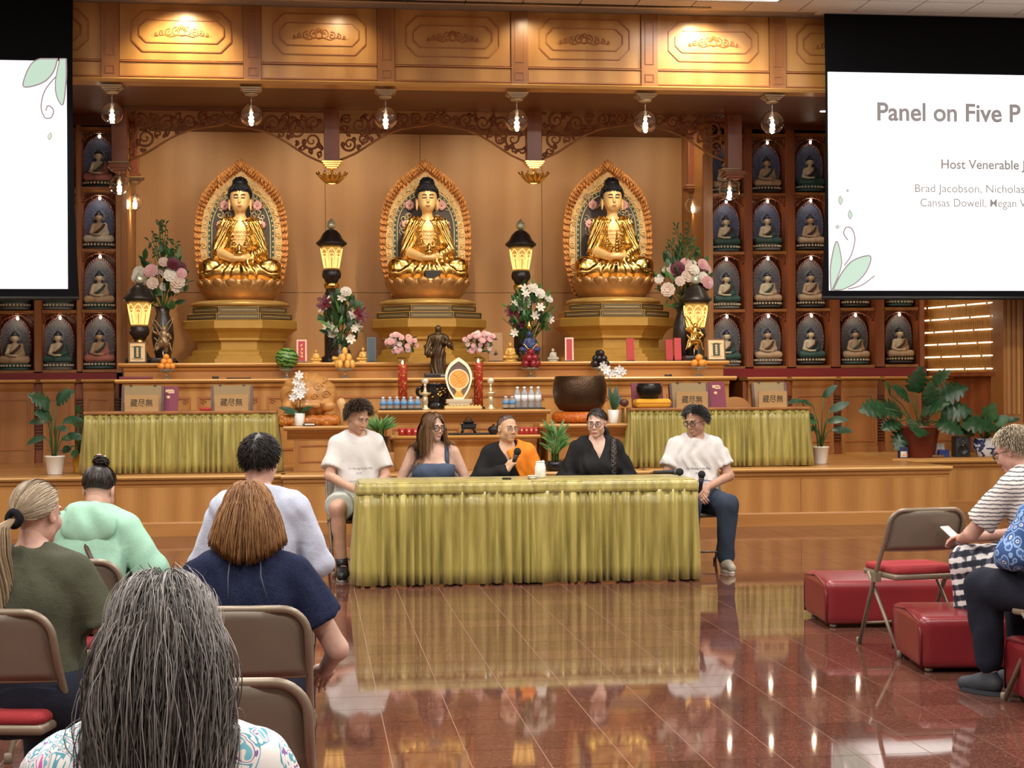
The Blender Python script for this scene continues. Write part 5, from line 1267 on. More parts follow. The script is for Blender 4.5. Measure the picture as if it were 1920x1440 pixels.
z = compote(1311, yb2, 17, 'glass stand under the oranges at the right end'); pile(1311, yb2, z, .044, [(4, .062), (1, 0)], 'orange', 'orange in the pile at the right end of the altar', ORANGE, 'orange', 'oranges on the right glass stand', stem=True)
z = compote(647, yb2, 18, 'glass stand under the yellow mangos'); pile(647, yb2, z, .044, [(6, .085), (4, .05), (1, 0)], 'mango', 'yellow mango in the pile left of the pink flowers', MANGO, 'mango', 'yellow mangos on glass stand', (.8, .72, 1.15), stem=True)
z = compote(995, yb2, 18, 'glass stand under the dark red apples'); pile(995, yb2, z, .046, [(5, .075), (4, .052), (1, 0)], 'apple', 'dark red apple in the pile below the blue figurine', APPLE, 'apple', 'red apples on glass stand', stem=True)
z = compote(1125, yb2, 18, 'glass stand under the black plums'); pile(1125, yb2, z, .042, [(5, .075), (5, .05), (2, .03)], 'plum', 'black plum in the pile behind the right orchid', PLUM, 'plum', 'black plums on glass stand', stem=True)
z = compote(538, yb2, 15, 'glass stand under the watermelon')
wm = thing('watermelon', 'round striped green watermelon on glass stand', 'watermelon', (PX(538, yb2), yb2, z + .118))
def melon():
    m_, nt, b = new_mat('watermelon_rind'); tc = N(nt, 'ShaderNodeTexCoord'); sp = N(nt, 'ShaderNodeSeparateXYZ'); nt.links.new(tc.outputs['Object'], sp.inputs[0])
    w_ = N(nt, 'ShaderNodeTexWave', Scale=7.0, Distortion=5.0, Detail=3.0); w_.bands_direction = 'Z'; w_.inputs['Detail Scale'].default_value = 2.5; nt.links.new(tc.outputs['Object'], w_.inputs['Vector'])
    r_ = ramp(nt, [(.35, (.012, .06, .012)), (.6, (.16, .30, .06))], w_.outputs['Fac']); nt.links.new(r_.outputs[0], b.inputs['Base Color']); b.inputs['Roughness'].default_value = .3; return m_
MB().ball((0, 0, 0), (.132, .125, .125), 24).obj('rind', melon(), wm, rot=(0, R(8), 0)); MB().tube([(.128, 0, .01), (.145, 0, .02)], .005, 6).obj('stem', STEM, wm)
# ---- frames, tablets and small buddha figures on the upper tier
def tablet(name, label, px, y0, y1, wpx, m_, border=None, Y=19.16, cat='plaque', tilt=8, foot=True, glyph=None, rz=0):
    k = MPP(px, Y); h = (y1 - y0) * k; w_ = wpx * k; t_ = thing(name, label, cat, (PX(px, Y), Y, Z1), R(rz)); M_ = Matrix.Rotation(R(-tilt), 4, 'X')
    MB().box(-w_ / 2, w_ / 2, 0, .018, .0, h, M_).obj('board', border or m_, t_)
    if border: MB().box(-w_ / 2 + .018, w_ / 2 - .018, -.004, .002, .018, h - .018, M_).obj('face', m_, t_)
    if foot: MB().box(-w_ / 2, w_ / 2, -.02, .06, -.0, .012).obj('foot', BLACKW, t_)
    if glyph:
        g = MB(); r_ = random.Random(px)
        for (gx, gz, gs) in glyph[1]:
            for q in range(5):
                a = r_.choice((0, PI / 2, .6, -.6)); L = gs * r_.uniform(.5, 1); cx, cz = gx * w_ + r_.uniform(-.3, .3) * gs, gz * h + r_.uniform(-.35, .35) * gs
                g.box(-L / 2, L / 2, -.007, -.003, -gs * .07, gs * .07, M_ @ Matrix.Translation((cx, 0, cz)) @ Matrix.Rotation(a, 4, 'Y'))
        tag(g.obj('characters', glyph[0], t_), kind='stuff')
    return t_
INK = mat('ink_black', (.02, .018, .016), .6); GILT_INK = mat('gilt_ink', (.7, .5, .2), .4, metal=.5); PINKB = mat('pink_border', (.75, .52, .45), .5)
RED_T = mat('tablet_red', (.42, .02, .02), .45); CREAM = mat('cream_board', S2L((226, 196, 150)), .5); DKGREEN = mat('tablet_dark_green', (.03, .045, .035), .4)
tablet('name_tablet', 'red name tablet with pink border beside the watermelon', 566, 633, 677, 19, RED_T, PINKB, glyph=(GILT_INK, [(0, .75, .03), (0, .58, .03), (0, .42, .03), (0, .27, .03)]))
tablet('name_tablet', 'red name tablet with pink border left of the right pedestal', 1068, 632, 677, 16, RED_T, PINKB, rz=-6)
tablet('name_tablet', 'red envelope tablet leaning on the right pedestal', 1183, 631, 674, 14, RED_T, None)
tablet('name_tablet', 'red tablet of the pair by the right lantern, left one', 1256, 634, 674, 13, RED_T, None)
tablet('name_tablet', 'red tablet of the pair by the right lantern, right one', 1272, 633, 676, 13, mat('tablet_red_bright', (.5, .03, .03), .4), None)
tablet('blue_tablet', 'dark blue standing tablet left of the middle pedestal', 697, 628, 676, 17, mat('tablet_blue', (.05, .08, .11), .5), mat('tablet_slate', (.09, .11, .13), .5))
tablet('wood_tablet', 'brown wooden tablet right of the middle pedestal', 930, 622, 677, 26, mat('tablet_tan', S2L((170, 128, 84)), .5), None, glyph=(INK, [(0, .8, .05), (0, .3, .05)]))
def emblem(label, px, y0, y1, wpx, rz, tilt):
    t_ = tablet('framed_plaque', label, px, y0, y1, wpx, CREAM, mat('plaque_edge', S2L((120, 80, 40)), .5), tilt=tilt, rz=rz, Y=19.08); k = MPP(px, 19.1); h = (y1 - y0) * k; w_ = wpx * k; M_ = Matrix.Rotation(R(-tilt), 4, 'X')
    MB().box(-w_ * .19, w_ * .19, -.009, -.004, h * .22, h * .78, M_).obj('emblem', DKGREEN, t_)
    e = MB()
    for zz in (.20, .80): e.tube([M_ @ Vector((u * w_ * .3, -.008, h * zz + .006 * math.cos(u * PI) * (1 if zz > .5 else -1))) for u in np.linspace(-1, 1, 9)], .005, 5)
    for q in range(5): e.box(-.012, .012, -.012, -.008, h * (.3 + .09 * q), h * (.3 + .09 * q) + .016, M_)
    tag(e.obj('emblem_lines', GILT_INK, t_), kind='stuff')
emblem('cream plaque with dark green scroll emblem below the left lantern', 258, 635, 676, 34, 5, 4)
emblem('cream plaque with dark green scroll emblem beside the right lantern', 1344, 629, 670, 34, -4, 10)
def statuette(label, px, y0, y1, m_, Y=19.2):
    k = MPP(px, Y); H = (y1 - y0) * k; t_ = thing('buddha_statuette', label, 'figurine', (PX(px, Y), Y, Z1), group='small buddha figures on the upper tier'); s_ = H / .42
    MB().lathe([(.15, 0), (.155, .02), (.12, .03), (.13, .055)], n=18, sy=.7).obj('base', m_, t_); o1 = mesh_part(SRB, 'robe', t_, m_, (0, 0, .055)); o2 = mesh_part(SSK, 'body', t_, m_, (0, 0, .055)); t_.scale = (s_, s_, s_)
AMBER = mat('amber_resin', (.72, .42, .10), .25, metal=.2); CRYST = mat('crystal_clear', (.92, .9, .82), .1, trans=.6)
for lb, px, y0, y1, m_ in (('amber buddha figure right of the red tablet', 593, 648, 677, AMBER), ('amber buddha figure behind the mangos', 638, 634, 676, AMBER), ('amber buddha figure left of the blue tablet', 681, 643, 677, AMBER), ('amber buddha figure left of the blue deity', 957, 634, 677, AMBER), ('clear crystal buddha figure right of the apples', 1037, 648, 677, CRYST)):
    statuette(lb, px, y0, y1, m_, 19.22 if 'behind' not in lb else 19.3)
bf = thing('deity_figurine', 'dark blue seated deity figurine above the apples', 'figurine', (PX(993, 19.12), 19.12, Z1)); BLUE = mat('lapis_blue', (.03, .05, .16), .4)
mesh_part(SRB, 'robe', bf, BLUE, (0, 0, .12), .8); mesh_part(SSK, 'body', bf, BLUE, (0, 0, .12), .8); MB().lathe([(.11, 0), (.13, .03), (.1, .06), (.12, .11), (.09, .13)], n=18, wob=lambda a, z: 1 + .05 * math.sin(12 * a)).obj('base', BLACKW, bf); MB().lathe([(.03, 0), (.034, .03), (.012, .07), (.004, .1)], n=8).obj('crown', GOLD, bf, (0, 0, .39))
MB().tube([(u * .09, -.09, .17 - .04 * math.cos(u * 3)) for u in np.linspace(-1, 1, 9)], .008, 5).obj('sash', GOLD, bf)
# loose items on the second tier
for nm, lb, px, wpx, hh, m_, cat in (('folded_cloth', 'dark red folded cloth strip at the left of the altar', 255, 62, .03, mat('maroon_satin', (.16, .02, .04), .5), 'cloth'), ('small_box', 'small black box on the altar ledge left of the watermelon', 404, 12, .03, BLACKW, 'box'), ('incense_stick_case', 'thin dark case lying on the altar ledge', 448, 46, .014, BLACKW, 'case'), ('name_plate', 'tiny dark name plate on the altar ledge at right', 1253, 12, .025, BLACKW, 'plate')):
    k = MPP(px, 18.7); w_ = wpx * k / 2; o = MB().rbox(-w_, w_, -.04, .04, 0, hh, min(.008, hh * .3), 2).obj(nm, m_, None, (PX(px, 18.68), 18.68, Z2)); tag(o, lb, cat)
# bronze standing monk
mk = thing('bronze_figure', 'bronze standing monk figure behind the offering table', 'statue', (PX(822, 18.78), 18.78, Z2)); h = 97 * MPP(822, 18.78)
def mz(v): return .045 + (h - .045) * v
def foldm(p): return (.006 * np.sin(p[:, 0] * 150 + 6 * np.sin(p[:, 2] * 9)) * (p[:, 2] < mz(.72))).astype(np.float32)
ops = [('u', 0, f_rc((0, 0, mz(.0)), (0, 0, mz(.45)), .095, .075)), ('u', .04, f_rc((0, 0, mz(.45)), (0, .0, mz(.72)), .075, .08)), ('u', .03, f_rc((-.06, 0, mz(.76)), (.06, 0, mz(.76)), .04, .04)), ('u', .02, f_rc((0, 0, mz(.78)), (0, -.01, mz(.86)), .03, .026)), ('u', .015, f_el((0, -.012, mz(.93)), (.036, .042, .048))),
       ('u', .03, f_rc((-.09, 0, mz(.74)), (-.13, -.03, mz(.55)), .035, .03)), ('u', .03, f_rc((-.13, -.03, mz(.55)), (-.11, -.06, mz(.42)), .032, .05)), ('u', .03, f_rc((.09, 0, mz(.74)), (.13, -.04, mz(.6)), .035, .03)), ('u', .03, f_rc((.13, -.04, mz(.6)), (.05, -.1, mz(.66)), .03, .022)), ('u', .03, f_rc((.13, -.02, mz(.6)), (.17, -.03, mz(.5)), .03, .012)), ('w', 0, foldm)]
V, Q = surf(f_comb(ops), (-.25, -.2, 0), (.25, .2, h + .05), .008); np_obj('figure', V, Q, BRONZE, mk); MB().rbox(-.16, .16, -.1, .1, 0, .05, .006, 2).obj('base', BLACKW, mk)
MB().box(.02, .08, -.104, -.098, .015, .035).obj('name_plate', CHROME, mk)
# ---- on the offering table
def on_table(px, Y=17.6): return (PX(px, Y), Y, ZO)
k1 = MPP(860, 17.6)
def candle(label, px, Y, ytop):
    t_ = thing('pillar_candle', label, 'candle', on_table(px, Y)); h = PZ(px, ytop, Y) - ZO
    cm, nt, b = new_mat('candle_red'); n_ = N(nt, 'ShaderNodeTexNoise', Scale=28.0, Detail=4.0, Distortion=1.5); nt.links.new(coords(nt), n_.inputs['Vector']); r_ = ramp(nt, [(.56, (.40, .03, .015)), (.6, (.62, .36, .12))], n_.outputs[0]); nt.links.new(r_.outputs[0], b.inputs['Base Color']); b.inputs['Roughness'].default_value = .35
    MB().lathe([(.05, .02), (.05, h * .95), (.047, h), (.02, h - .006)], n=20).obj('wax', cm, t_); MB().lathe([(.075, 0), (.075, .012), (.06, .025)], n=20).obj('base', BLACKW, t_)
    MB().lathe([(.006, h - .004), (.012, h + .015), (.008, h + .03), (.001, h + .045)], n=8).obj('flame', mat('flame_glow', (1, .8, .4), .5, emit=(1, .75, .35), es=8), t_)
candle('tall red candle with gold pattern left of the glass plaque', 755, 17.78, 683); candle('tall red candle with gold pattern right of the glass plaque', 897, 17.78, 680)
pl = thing('glass_plaque', 'pointed glass plaque with orange disc on a stepped base', 'plaque', on_table(860, 17.62)); K = k1
def ogv(w_, z0, z1, n=14):
    pts = [(.34, 0), (.8, .25), (1.0, .5), (.93, .68), (.66, .84), (.25, .95), (0, 1.0)]; h_ = curve2([(x * w_ / 2, z0 + z * (z1 - z0)) for x, z in pts], 4); return h_ + [(-x, z) for x, z in reversed(h_[:-1])]
MB().ring(ogv(50 * K, 19 * K, 97 * K), ogv(43 * K, 22 * K, 90 * K), -.02, .02).obj('rim', mat('plaque_rim', S2L((240, 226, 190)), .3, emit=(1, .85, .6), es=.25), pl)
MB().extr(ogv(44 * K, 21 * K, 91 * K), -.004, .004).obj('glass', mat('tinted_glass', (.4, .32, .3), .05, trans=.7), pl)
MB().ring([(19 * K * math.cos(a), 56 * K + 19 * K * math.sin(a)) for a in np.linspace(0, 2 * PI, 28, False)], [(17.5 * K * math.cos(a), 56 * K + 17.5 * K * math.sin(a)) for a in np.linspace(0, 2 * PI, 28, False)], -.016, -.004).obj('disc_edge', mat('plaque_rim', (1, 1, 1)), pl)
MB().extr([(17.5 * K * math.cos(a), 56 * K + 17.5 * K * math.sin(a)) for a in np.linspace(0, 2 * PI, 28, False)], -.012, -.004).obj('disc', mat('disc_orange', S2L((226, 140, 60)), .4, emit=(1, .5, .15), es=.25), pl)
rl = MB()
for q in range(5): rl.tube([(u * 12 * K, -.014, (48 + q * 4.5) * K + 3 * K * math.cos(u * 4 + q)) for u in np.linspace(-1, 1, 11)], .004, 4)
rl.lathe([(6 * K, 20 * K), (9 * K, 26 * K), (5 * K, 33 * K), (8 * K, 38 * K)], n=12, sy=.3); rl.obj('relief', mat('disc_gold', S2L((240, 190, 90)), .35, metal=.3), pl)
bs = MB()
for q, (w_, z0, z1) in enumerate(((27, 0, 7), (20, 7, 11), (24, 11, 19))): bs.rbox(-w_ * K, w_ * K, -.05, .05, z0 * K, z1 * K, .005, 2)
bs.obj('base', mat('stone_pale', S2L((200, 186, 160)), .4), pl)
ib = thing('incense_burner', 'large glossy black incense burner with gold flowers behind glass plaque', 'incense burner', on_table(818, 17.9)); LAQ = mat('gloss_black', (.012, .011, .012), .12)
MB().lathe([(.12, 0), (.13, .05), (.1, .07), (.16, .12), (.175, .2), (.15, .26), (.17, .28), (.15, .28)], n=28).obj('bowl', LAQ, ib)
for s_ in (-1, 1): MB().tube([(s_ * (.15 + .06 * math.sin(u)), 0, .14 + .1 * (1 - math.cos(u)) / 2) for u in np.linspace(0, PI, 10)], .02, 8).obj('handle', LAQ, ib)
gf = MB(); r_ = random.Random(2)
for q in range(14): gf.ball((r_.uniform(-.06, .09), -.165 - .006, r_.uniform(.13, .23)), (.016, .012, .008), 6)
tag(gf.obj('gold_flowers', GOLD, ib), kind='stuff')
for lb, px in (('brass candlestick with crystal ball left of the glass plaque', 797), ('brass candlestick with crystal ball right of the glass plaque', 920)):
    t_ = thing('candlestick', lb, 'candlestick', on_table(px, 17.45), group='crystal candlesticks'); PALE = mat('pale_brass', (.78, .66, .42), .25, metal=.7)
    MB().lathe([(.055, 0), (.055, .01), (.03, .025), (.026, .05), (.032, .08), (.03, .13), (.022, .15), (.06, .165), (.065, .18), (.03, .185), (.018, .2), (.012, .25), (.02, .275)], n=18).obj('stem', PALE, t_)
    MB().ball((0, 0, .305), .036, 16).obj('crystal_ball', mat('crystal_bright', (.95, .9, .8), .04, metal=.5), t_)
ty = thing('offering_tray', 'gold ribbed offering tray at the front of the table', 'tray', on_table(868, 17.42)); MB().rbox(-.2, .2, -.06, .06, 0, .035, .008, 2).obj('dish', GOLDM, ty); eg = MB()
for q in range(10): MB().ball((-.17 + q * .038, -.045, .038), (.017, .014, .012), 8).obj('bead', GOLDM, ty)
# bottled water
WB = mat('water_bottle', (.85, .9, .95), .08, trans=.75); WL = mat('bottle_label', S2L((90, 150, 200)), .4); WLW = mat('bottle_label_white', S2L((225, 230, 235)), .4); WC = mat('bottle_cap', (.85, .88, .9), .4); WCC = WL
bot_src = {}
def bottle(loc, h, r_, lab, label, group):
    t_ = thing('water_bottle', label, 'bottle', loc, rnd.uniform(0, 6), group); key = (h, lab)
    if key not in bot_src:
        a = MB().lathe([(r_ * .9, 0), (r_, .01), (r_ * .96, h * .3), (r_, h * .62), (r_ * .8, h * .74), (r_ * .42, h * .88), (r_ * .42, h * .94)], n=14).mesh('bottle'); a.materials.append(WB)
        b = MB().lathe([(r_ * 1.02, h * .3), (r_ * 1.02, h * .6)], n=14).mesh('label'); b.materials.append(WL if lab else WLW); c = MB().lathe([(r_ * .48, h * .9), (r_ * .48, h)], n=12).mesh('cap'); c.materials.append(WC); bot_src[key] = (a, b, c)
    for me, nm in zip(bot_src[key], ('bottle_body', 'bottle_label', 'cap')): mesh_part(me, nm, t_)
kk = MPP(750, 17.5)
for side, px, w_ in (('left', 751, 80), ('right', 982, 78)):
    o = MB().rbox(-w_ * kk / 2, w_ * kk / 2, -.09, .1, 0, .014, .005, 2).obj('serving_tray', BLACKM, None, on_table(px, 17.48)); tag(o, f'flat dark tray under the water bottles, {side} side of the table', 'tray')
for j in range(2):
    for i in range(6): bottle((PX(718 + i * 13, 17.42 + j * .08), 17.42 + j * .08, ZO + .014), .125, .033, True, f'small blue-label water bottle on the left tray, {ORD[i]} from the left in the {"front" if j == 0 else "rear"} row', 'small water bottles on left tray')
for j in range(2):
    for i in range(4): bottle((PX(970 + i * 13, 17.46 + j * .08), 17.46 + j * .08, ZO + .014), .225, .034, False, f'tall clear water bottle on the right tray, {ORD[i]} from the left in the {"front" if j == 0 else "rear"} row', 'tall water bottles on right tray')
for i in range(2): bottle((PX(948 + i * 12, 17.41), 17.41, ZO + .014), .125, .032, True, f'small blue-label water bottle beside the tall bottles, {"left" if i == 0 else "right"} one', 'small water bottles on right tray')
# lower shelf: red cups, burner, bowls
def on_low(px, Y=17.06): return (PX(px, Y), Y, ZO2)
cupm = MB().lathe([(.028, 0), (.036, .01), (.04, .055), (.042, .075), (.036, .075), (.03, .02)], n=18).mesh('cup'); cupm.materials.append(REDLAQ); dotm = mat('cup_dot', S2L((240, 190, 170)), .4)
for grp, pxs, where in (('red cups at the left of the lower shelf', (753, 766, 778, 789), 'left'), ('red cups at the right of the lower shelf', (977, 986, 995, 1004), 'right')):
    for i, px in enumerate(pxs):
        t_ = thing('offering_cup', f'small red lacquer cup at the {where} of the lower shelf, {ORD[i]} from the left', 'cup', on_low(px), 0, grp); mesh_part(cupm, 'cup', t_); MB().ball((0, -.038, .045), (.012, .004, .012), 8).obj('dot', dotm, t_)
tr_ = MB().rbox(-.22, .22, -.07, .07, 0, .02, .006, 2).obj('burner_tray', BLACKM, None, on_low(880, 17.1)); tag(tr_, 'dark tray under the small incense burner', 'tray')
sb = thing('incense_burner', 'small black footed incense burner with loop handle on lower shelf', 'incense burner', (PX(878, 17.1), 17.1, ZO2 + .02))
MB().rbox(-.075, .075, -.05, .05, .04, .09, .012, 2).obj('bowl', BLACKM, sb); MB().rbox(-.085, .085, -.06, .06, .085, .095, .004, 2).obj('rim', BLACKM, sb); MB().rbox(-.06, .06, -.04, .04, .095, .13, .02, 2).obj('lid', BLACKM, sb)
MB().tube([(.03 * math.cos(u), 0, .13 + .04 * math.sin(u)) for u in np.linspace(0, PI, 9)], .005, 6).obj('handle', BLACKM, sb)
for sx in (-1, 1):
    for sy in (-1, 1): MB().tube([(sx * .05, sy * .035, .05), (sx * .07, sy * .045, 0)], [.014, .008], 6).obj('leg', BLACKM, sb)
for lb, px in (('glossy black lidded bowl on lower shelf right of small burner', 925), ('glossy black lidded bowl on lower shelf left of small burner', 826)):
    t_ = thing('lidded_bowl', lb, 'bowl', on_low(px)); MB().lathe([(.03, 0), (.035, .012), (.06, .04), (.062, .065), (.055, .07)], n=20).obj('bowl', LAQ, t_); MB().lathe([(.055, .068), (.04, .085), (.012, .095), (.014, .108), (.004, .112)], n=20).obj('lid', LAQ, t_)
# ---- wooden fish on its cushion, orchid and striker (left stand)
BROC = None
def brocade(name, c1, c2, sc_=30):
    m_, nt, b = new_mat(name); v = N(nt, 'ShaderNodeTexVoronoi', Scale=float(sc_)); nt.links.new(coords(nt), v.inputs['Vector']); r_ = ramp(nt, [(.25, c1), (.35, c2)], v.outputs['Distance']); nt.links.new(r_.outputs[0], b.inputs['Base Color']); b.inputs['Roughness'].default_value = .45; bump(nt, b, v.outputs['Distance'], .4, .01); return m_
BROC = brocade('gold_brocade', S2L((226, 170, 70)), S2L((190, 110, 40)))
CAMPH = mat('camphor_wood', S2L((196, 140, 76)), .35, vary=.2, vscale=7, coat=.3)
YW = 17.25; xw = PX(578, YW); kf = MPP(578, YW)
cu = thing('brocade_cushion', 'gold brocade cushion with hanging tassels under the wooden fish', 'cushion', (xw, YW, ZSL))
V, Q = surf(f_comb([('u', 0, f_box((0, 0, .05), (.32, .24, .055), .05)), ('w', 0, lambda p: (.01 * np.sin(p[:, 0] * 40) * np.sin(p[:, 1] * 40)).astype(np.float32))]), (-.4, -.32, -.03), (.4, .32, .16), .012); np_obj('pad', V, Q, BROC, cu)
ts0 = None
for q in range(9):
    loc = (-.325, -.23 + q * .055, .03)
    if ts0 is None: ts0 = MB().tube([(0, 0, 0), (-.02, 0, -.03), (-.022, 0, -.2), (-.02, 0, -.3)], [.006, .014, .016, .02], 6).obj('tassel', mat('tassel_gold', S2L((205, 150, 60)), .7), cu, loc)
    else: inst(ts0, 'tassel', cu, loc, (0, 0, 0), (1, 1, 1 + .25 * math.sin(q * 2.1)))
wf = thing('wooden_fish', 'large carved wooden fish drum on the left stand', 'drum', (xw, YW, ZSL + .10))
def fcar(p): return (.008 * np.sin(np.arctan2(p[:, 2] - .22, p[:, 0]) * 14) * (np.abs(p[:, 2] - .2) > .09)).astype(np.float32)
ops = [('u', 0, f_el((0, 0, .21), (.295, .22, .235))), ('w', 0, fcar), ('s', .02, f_box((0, -.1, .1), (.23, .16, .012), .008)), ('u', .04, f_el((-.2, -.14, .1), (.08, .08, .06))), ('u', .04, f_el((.2, -.14, .1), (.08, .08, .06))), ('u', .03, f_rc((-.1, -.21, .11), (.1, -.21, .11), .03, .03))]
V, Q = surf(f_comb(ops), (-.4, -.34, -.05), (.4, .3, .5), .012); np_obj('drum_body', V, Q, CAMPH, wf)
cv = MB()
for s_ in (-1, 1):
    for (a, b_, r1) in ((.1, .3, .05), (.18, .22, .045), (.06, .2, .035), (.16, .36, .03)):
        f2 = lambda x, z: -.22 * math.sqrt(max(.02, 1 - (x / .295) ** 2 - ((z - .21) / .235) ** 2)) - .004
        cv.tube([(s_ * p[0], f2(p[0], p[2]), p[2]) for p in spiral((a, b_), r1, 1.5, 0, 1, 16, 0)], .009, 5)
    cv.ball((s_ * .14, -.235, .13), .022, 8)
tag(cv.obj('carved_scrolls', CAMPH, wf), kind='stuff')
sk_ = thing('wooden_striker', 'pale wooden striker standing beside the wooden fish', 'striker', (PX(640, 17.15), 17.15, ZSL)); MB().lathe([(.02, 0), (.022, .12), (.03, .15), (.05, .2), (.048, .25), (.02, .28)], n=16).obj('head', mat('pale_wood', S2L((214, 172, 116)), .4), sk_)
MB().tube([(0, 0, .02), (.0, 0, .12)], .014, 8).obj('handle', CAMPH, sk_)
def orchid(label, px, Y, zb_, pot_h, pot_r, stem_pts, blooms, seed, leaves):
    t_ = thing('orchid', label, 'plant', (PX(px, Y), Y, zb_)); r_ = random.Random(seed); k = MPP(px, Y)
    MB().lathe([(pot_r * .72, 0), (pot_r * .75, .01), (pot_r, pot_h), (pot_r * .92, pot_h), (pot_r * .85, pot_h - .02)], n=20).obj('pot', WHITE, t_)
    for d, L, W_ in leaves: put(leaf_src(f'orch{L}', L, W_, LEAFD, .35), 'leaf', t_, (0, 0, pot_h - .01), d, 0, 1, 'X')
    pts = [Vector(((a - px) * k, -.02, PZ(a, b_, Y) - zb_)) for a, b_ in stem_pts]; MB().tube([(0, 0, pot_h - .02)] + pts, .004, 5).obj('stem', STEM, t_)
    me = flower_src('orchid', .05, 'lily', mat('orchid_white', (.88, .86, .82), .5))
    for a, b_ in blooms: put(me, 'bloom', t_, ((a - px) * k, -.04 + r_.uniform(-.03, .03), PZ(a, b_, Y) - zb_), (r_.uniform(-.4, .4), -1, r_.uniform(-.2, .3)), r_.uniform(0, 1), r_.uniform(.9, 1.15))
orchid('white orchid in white pot before the wooden fish', 561, 17.02, ZSL, .13, .06, [(563, 740), (568, 710), (562, 698)], [(560, 704), (555, 716), (565, 722), (556, 732), (563, 742), (551, 744), (568, 733)], 1, [((-1, -.3, .55), .22, .03), ((1, -.3, .9), .2, .03), ((.4, -.6, .5), .16, .028), ((-.7, -.5, .25), .17, .026)])
orchid('white orchid in white pot beside the bronze bowl', 1150, 17.08, ZSR, .14, .065, [(1146, 745), (1143, 715), (1138, 695), (1128, 688)], [(1128, 686), (1136, 692), (1143, 700), (1152, 697), (1160, 693), (1167, 697), (1158, 701), (1133, 695)], 2, [((.1, -.3, 1), .26, .035), ((-.15, -.2, 1), .25, .03), ((.3, -.4, .9), .18, .03)])
ch = thing('card_holder', 'small dark card holder at the foot of the left orchid', 'card holder', (PX(580, 16.98), 16.98, ZSL)); MB().rbox(-.06, .06, -.02, .02, 0, .03, .005, 2).obj('holder', mat('dark_wood', (.09, .03, .02), .4), ch); MB().box(-.05, .05, -.024, -.02, .008, .022).obj('card', WHITE, ch)
# ---- bronze bowl on its cushion (right stand)
xb = PX(1087, 17.3); bc = thing('brocade_cushion', 'orange brocade ring cushion under the bronze bowl', 'cushion', (xb, 17.3, ZSR))
MB().lathe([(.24, 0), (.3, .03), (.3, .085), (.26, .12), (.1, .125)], n=32, wob=lambda a, z: 1 + .025 * math.sin(18 * a)).obj('pad', brocade('orange_brocade', S2L((222, 140, 44)), S2L((196, 96, 26)), 34), bc)
bb = thing('bronze_bowl', 'large hammered bronze singing bowl on orange cushion', 'bowl', (xb, 17.3, ZSR + .125)); HAM = mat('hammered_bronze', (.075, .042, .022), .3, metal=.75, bmp=.5, bscale=70)
MB().lathe([(.17, 0), (.22, .015), (.27, .09), (.29, .2), (.282, .3), (.262, .375), (.25, .375), (.272, .29), (.28, .2), (.25, .1), (.15, .03)], n=40).obj('bowl', HAM, bb)
sm = thing('mallet', 'dark round wooden mallet beside the right orchid', 'mallet', (PX(1170, 17.0), 17.0, ZSR + .0)); MB().ball((0, 0, .215), (.05, .045, .042), 14).obj('head', mat('dark_wood', (.09, .03, .02), .4), sm); MB().tube([(.02, 0, 0), (.01, 0, .18)], .012, 8).obj('handle', CAMPH, sm)
def btext(s, par, loc, size, m_, wid=None, rx=90, mirror=False, ext=.001):
    c = bpy.data.curves.new('lettering', 'FONT'); c.body = s; c.size = size; c.extrude = ext; c.align_x = 'CENTER'; tmp = bpy.data.objects.new('tmp', c); COL.objects.link(tmp); dg = bpy.context.evaluated_depsgraph_get(); dg.update(); me = bpy.data.meshes.new_from_object(tmp.evaluated_get(dg)); bpy.data.objects.remove(tmp)
    me.materials.clear(); me.materials.append(m_); o_ = bpy.data.objects.new('lettering', me); COL.objects.link(o_); o_.parent = par; o_.location = loc; o_.rotation_euler = (R(rx), 0, 0)
    if wid: o_.scale.x = wid / max(.001, max(v.co.x for v in me.vertices) - min(v.co.x for v in me.vertices))
    return o_
# ---- sutra tables: book stands, books, small bowl
ZTL, ZTR = STL[1], STR[1]
def book_stand(label, px, Y, z_, w=.40, h=.27, tilt=16, rz=0):
    t_ = thing('book_stand', label, 'book stand', (PX(px, Y), Y, z_), R(rz), 'folding book stands'); M_ = Matrix.Translation((0, .05, 0)) @ Matrix.Rotation(R(-tilt), 4, 'X')
    BW = wood('stand_wood', S2L((176, 136, 86)), S2L((196, 158, 104)), axis='x', rough=.5, coat=0)
    MB().box(-w / 2, w / 2, 0, .014, 0, h, M_).obj('back_board', mat('stand_cloth', S2L((150, 128, 92)), .8), t_)
    for s_ in (-1, 1): MB().box(s_ * w / 2 - .012, s_ * w / 2 + .012, -.01, .06, 0, h * .98, M_).obj('side_rail', mat('dark_wood', (.09, .03, .02), .4), t_)
    MB().box(-w * .42, w * .42, -.04, -.02, 0, h * .62).obj('front_board', BW, t_)
    for s_ in (-1, 1): MB().box(s_ * w * .3 - .012, s_ * w * .3 + .012, -.008, .02, h - .008, h + .008, M_).obj('clip', BLACKM, t_)
    btext('藏尽無', t_, (0, -.0415, h * .2), .085, INK, .22).name = 'calligraphy'; return t_
book_stand('wooden book stand with calligraphy on the left sutra table, left one', 266, 16.98, ZTL); book_stand('wooden book stand with calligraphy on the left sutra table, right one', 434, 16.98, ZTL)
book_stand('wooden book stand with calligraphy on the right sutra table, left one', 1296, 16.98, ZTR); book_stand('wooden book stand with calligraphy on the right sutra table, right one', 1447, 16.98, ZTR, w=.36)
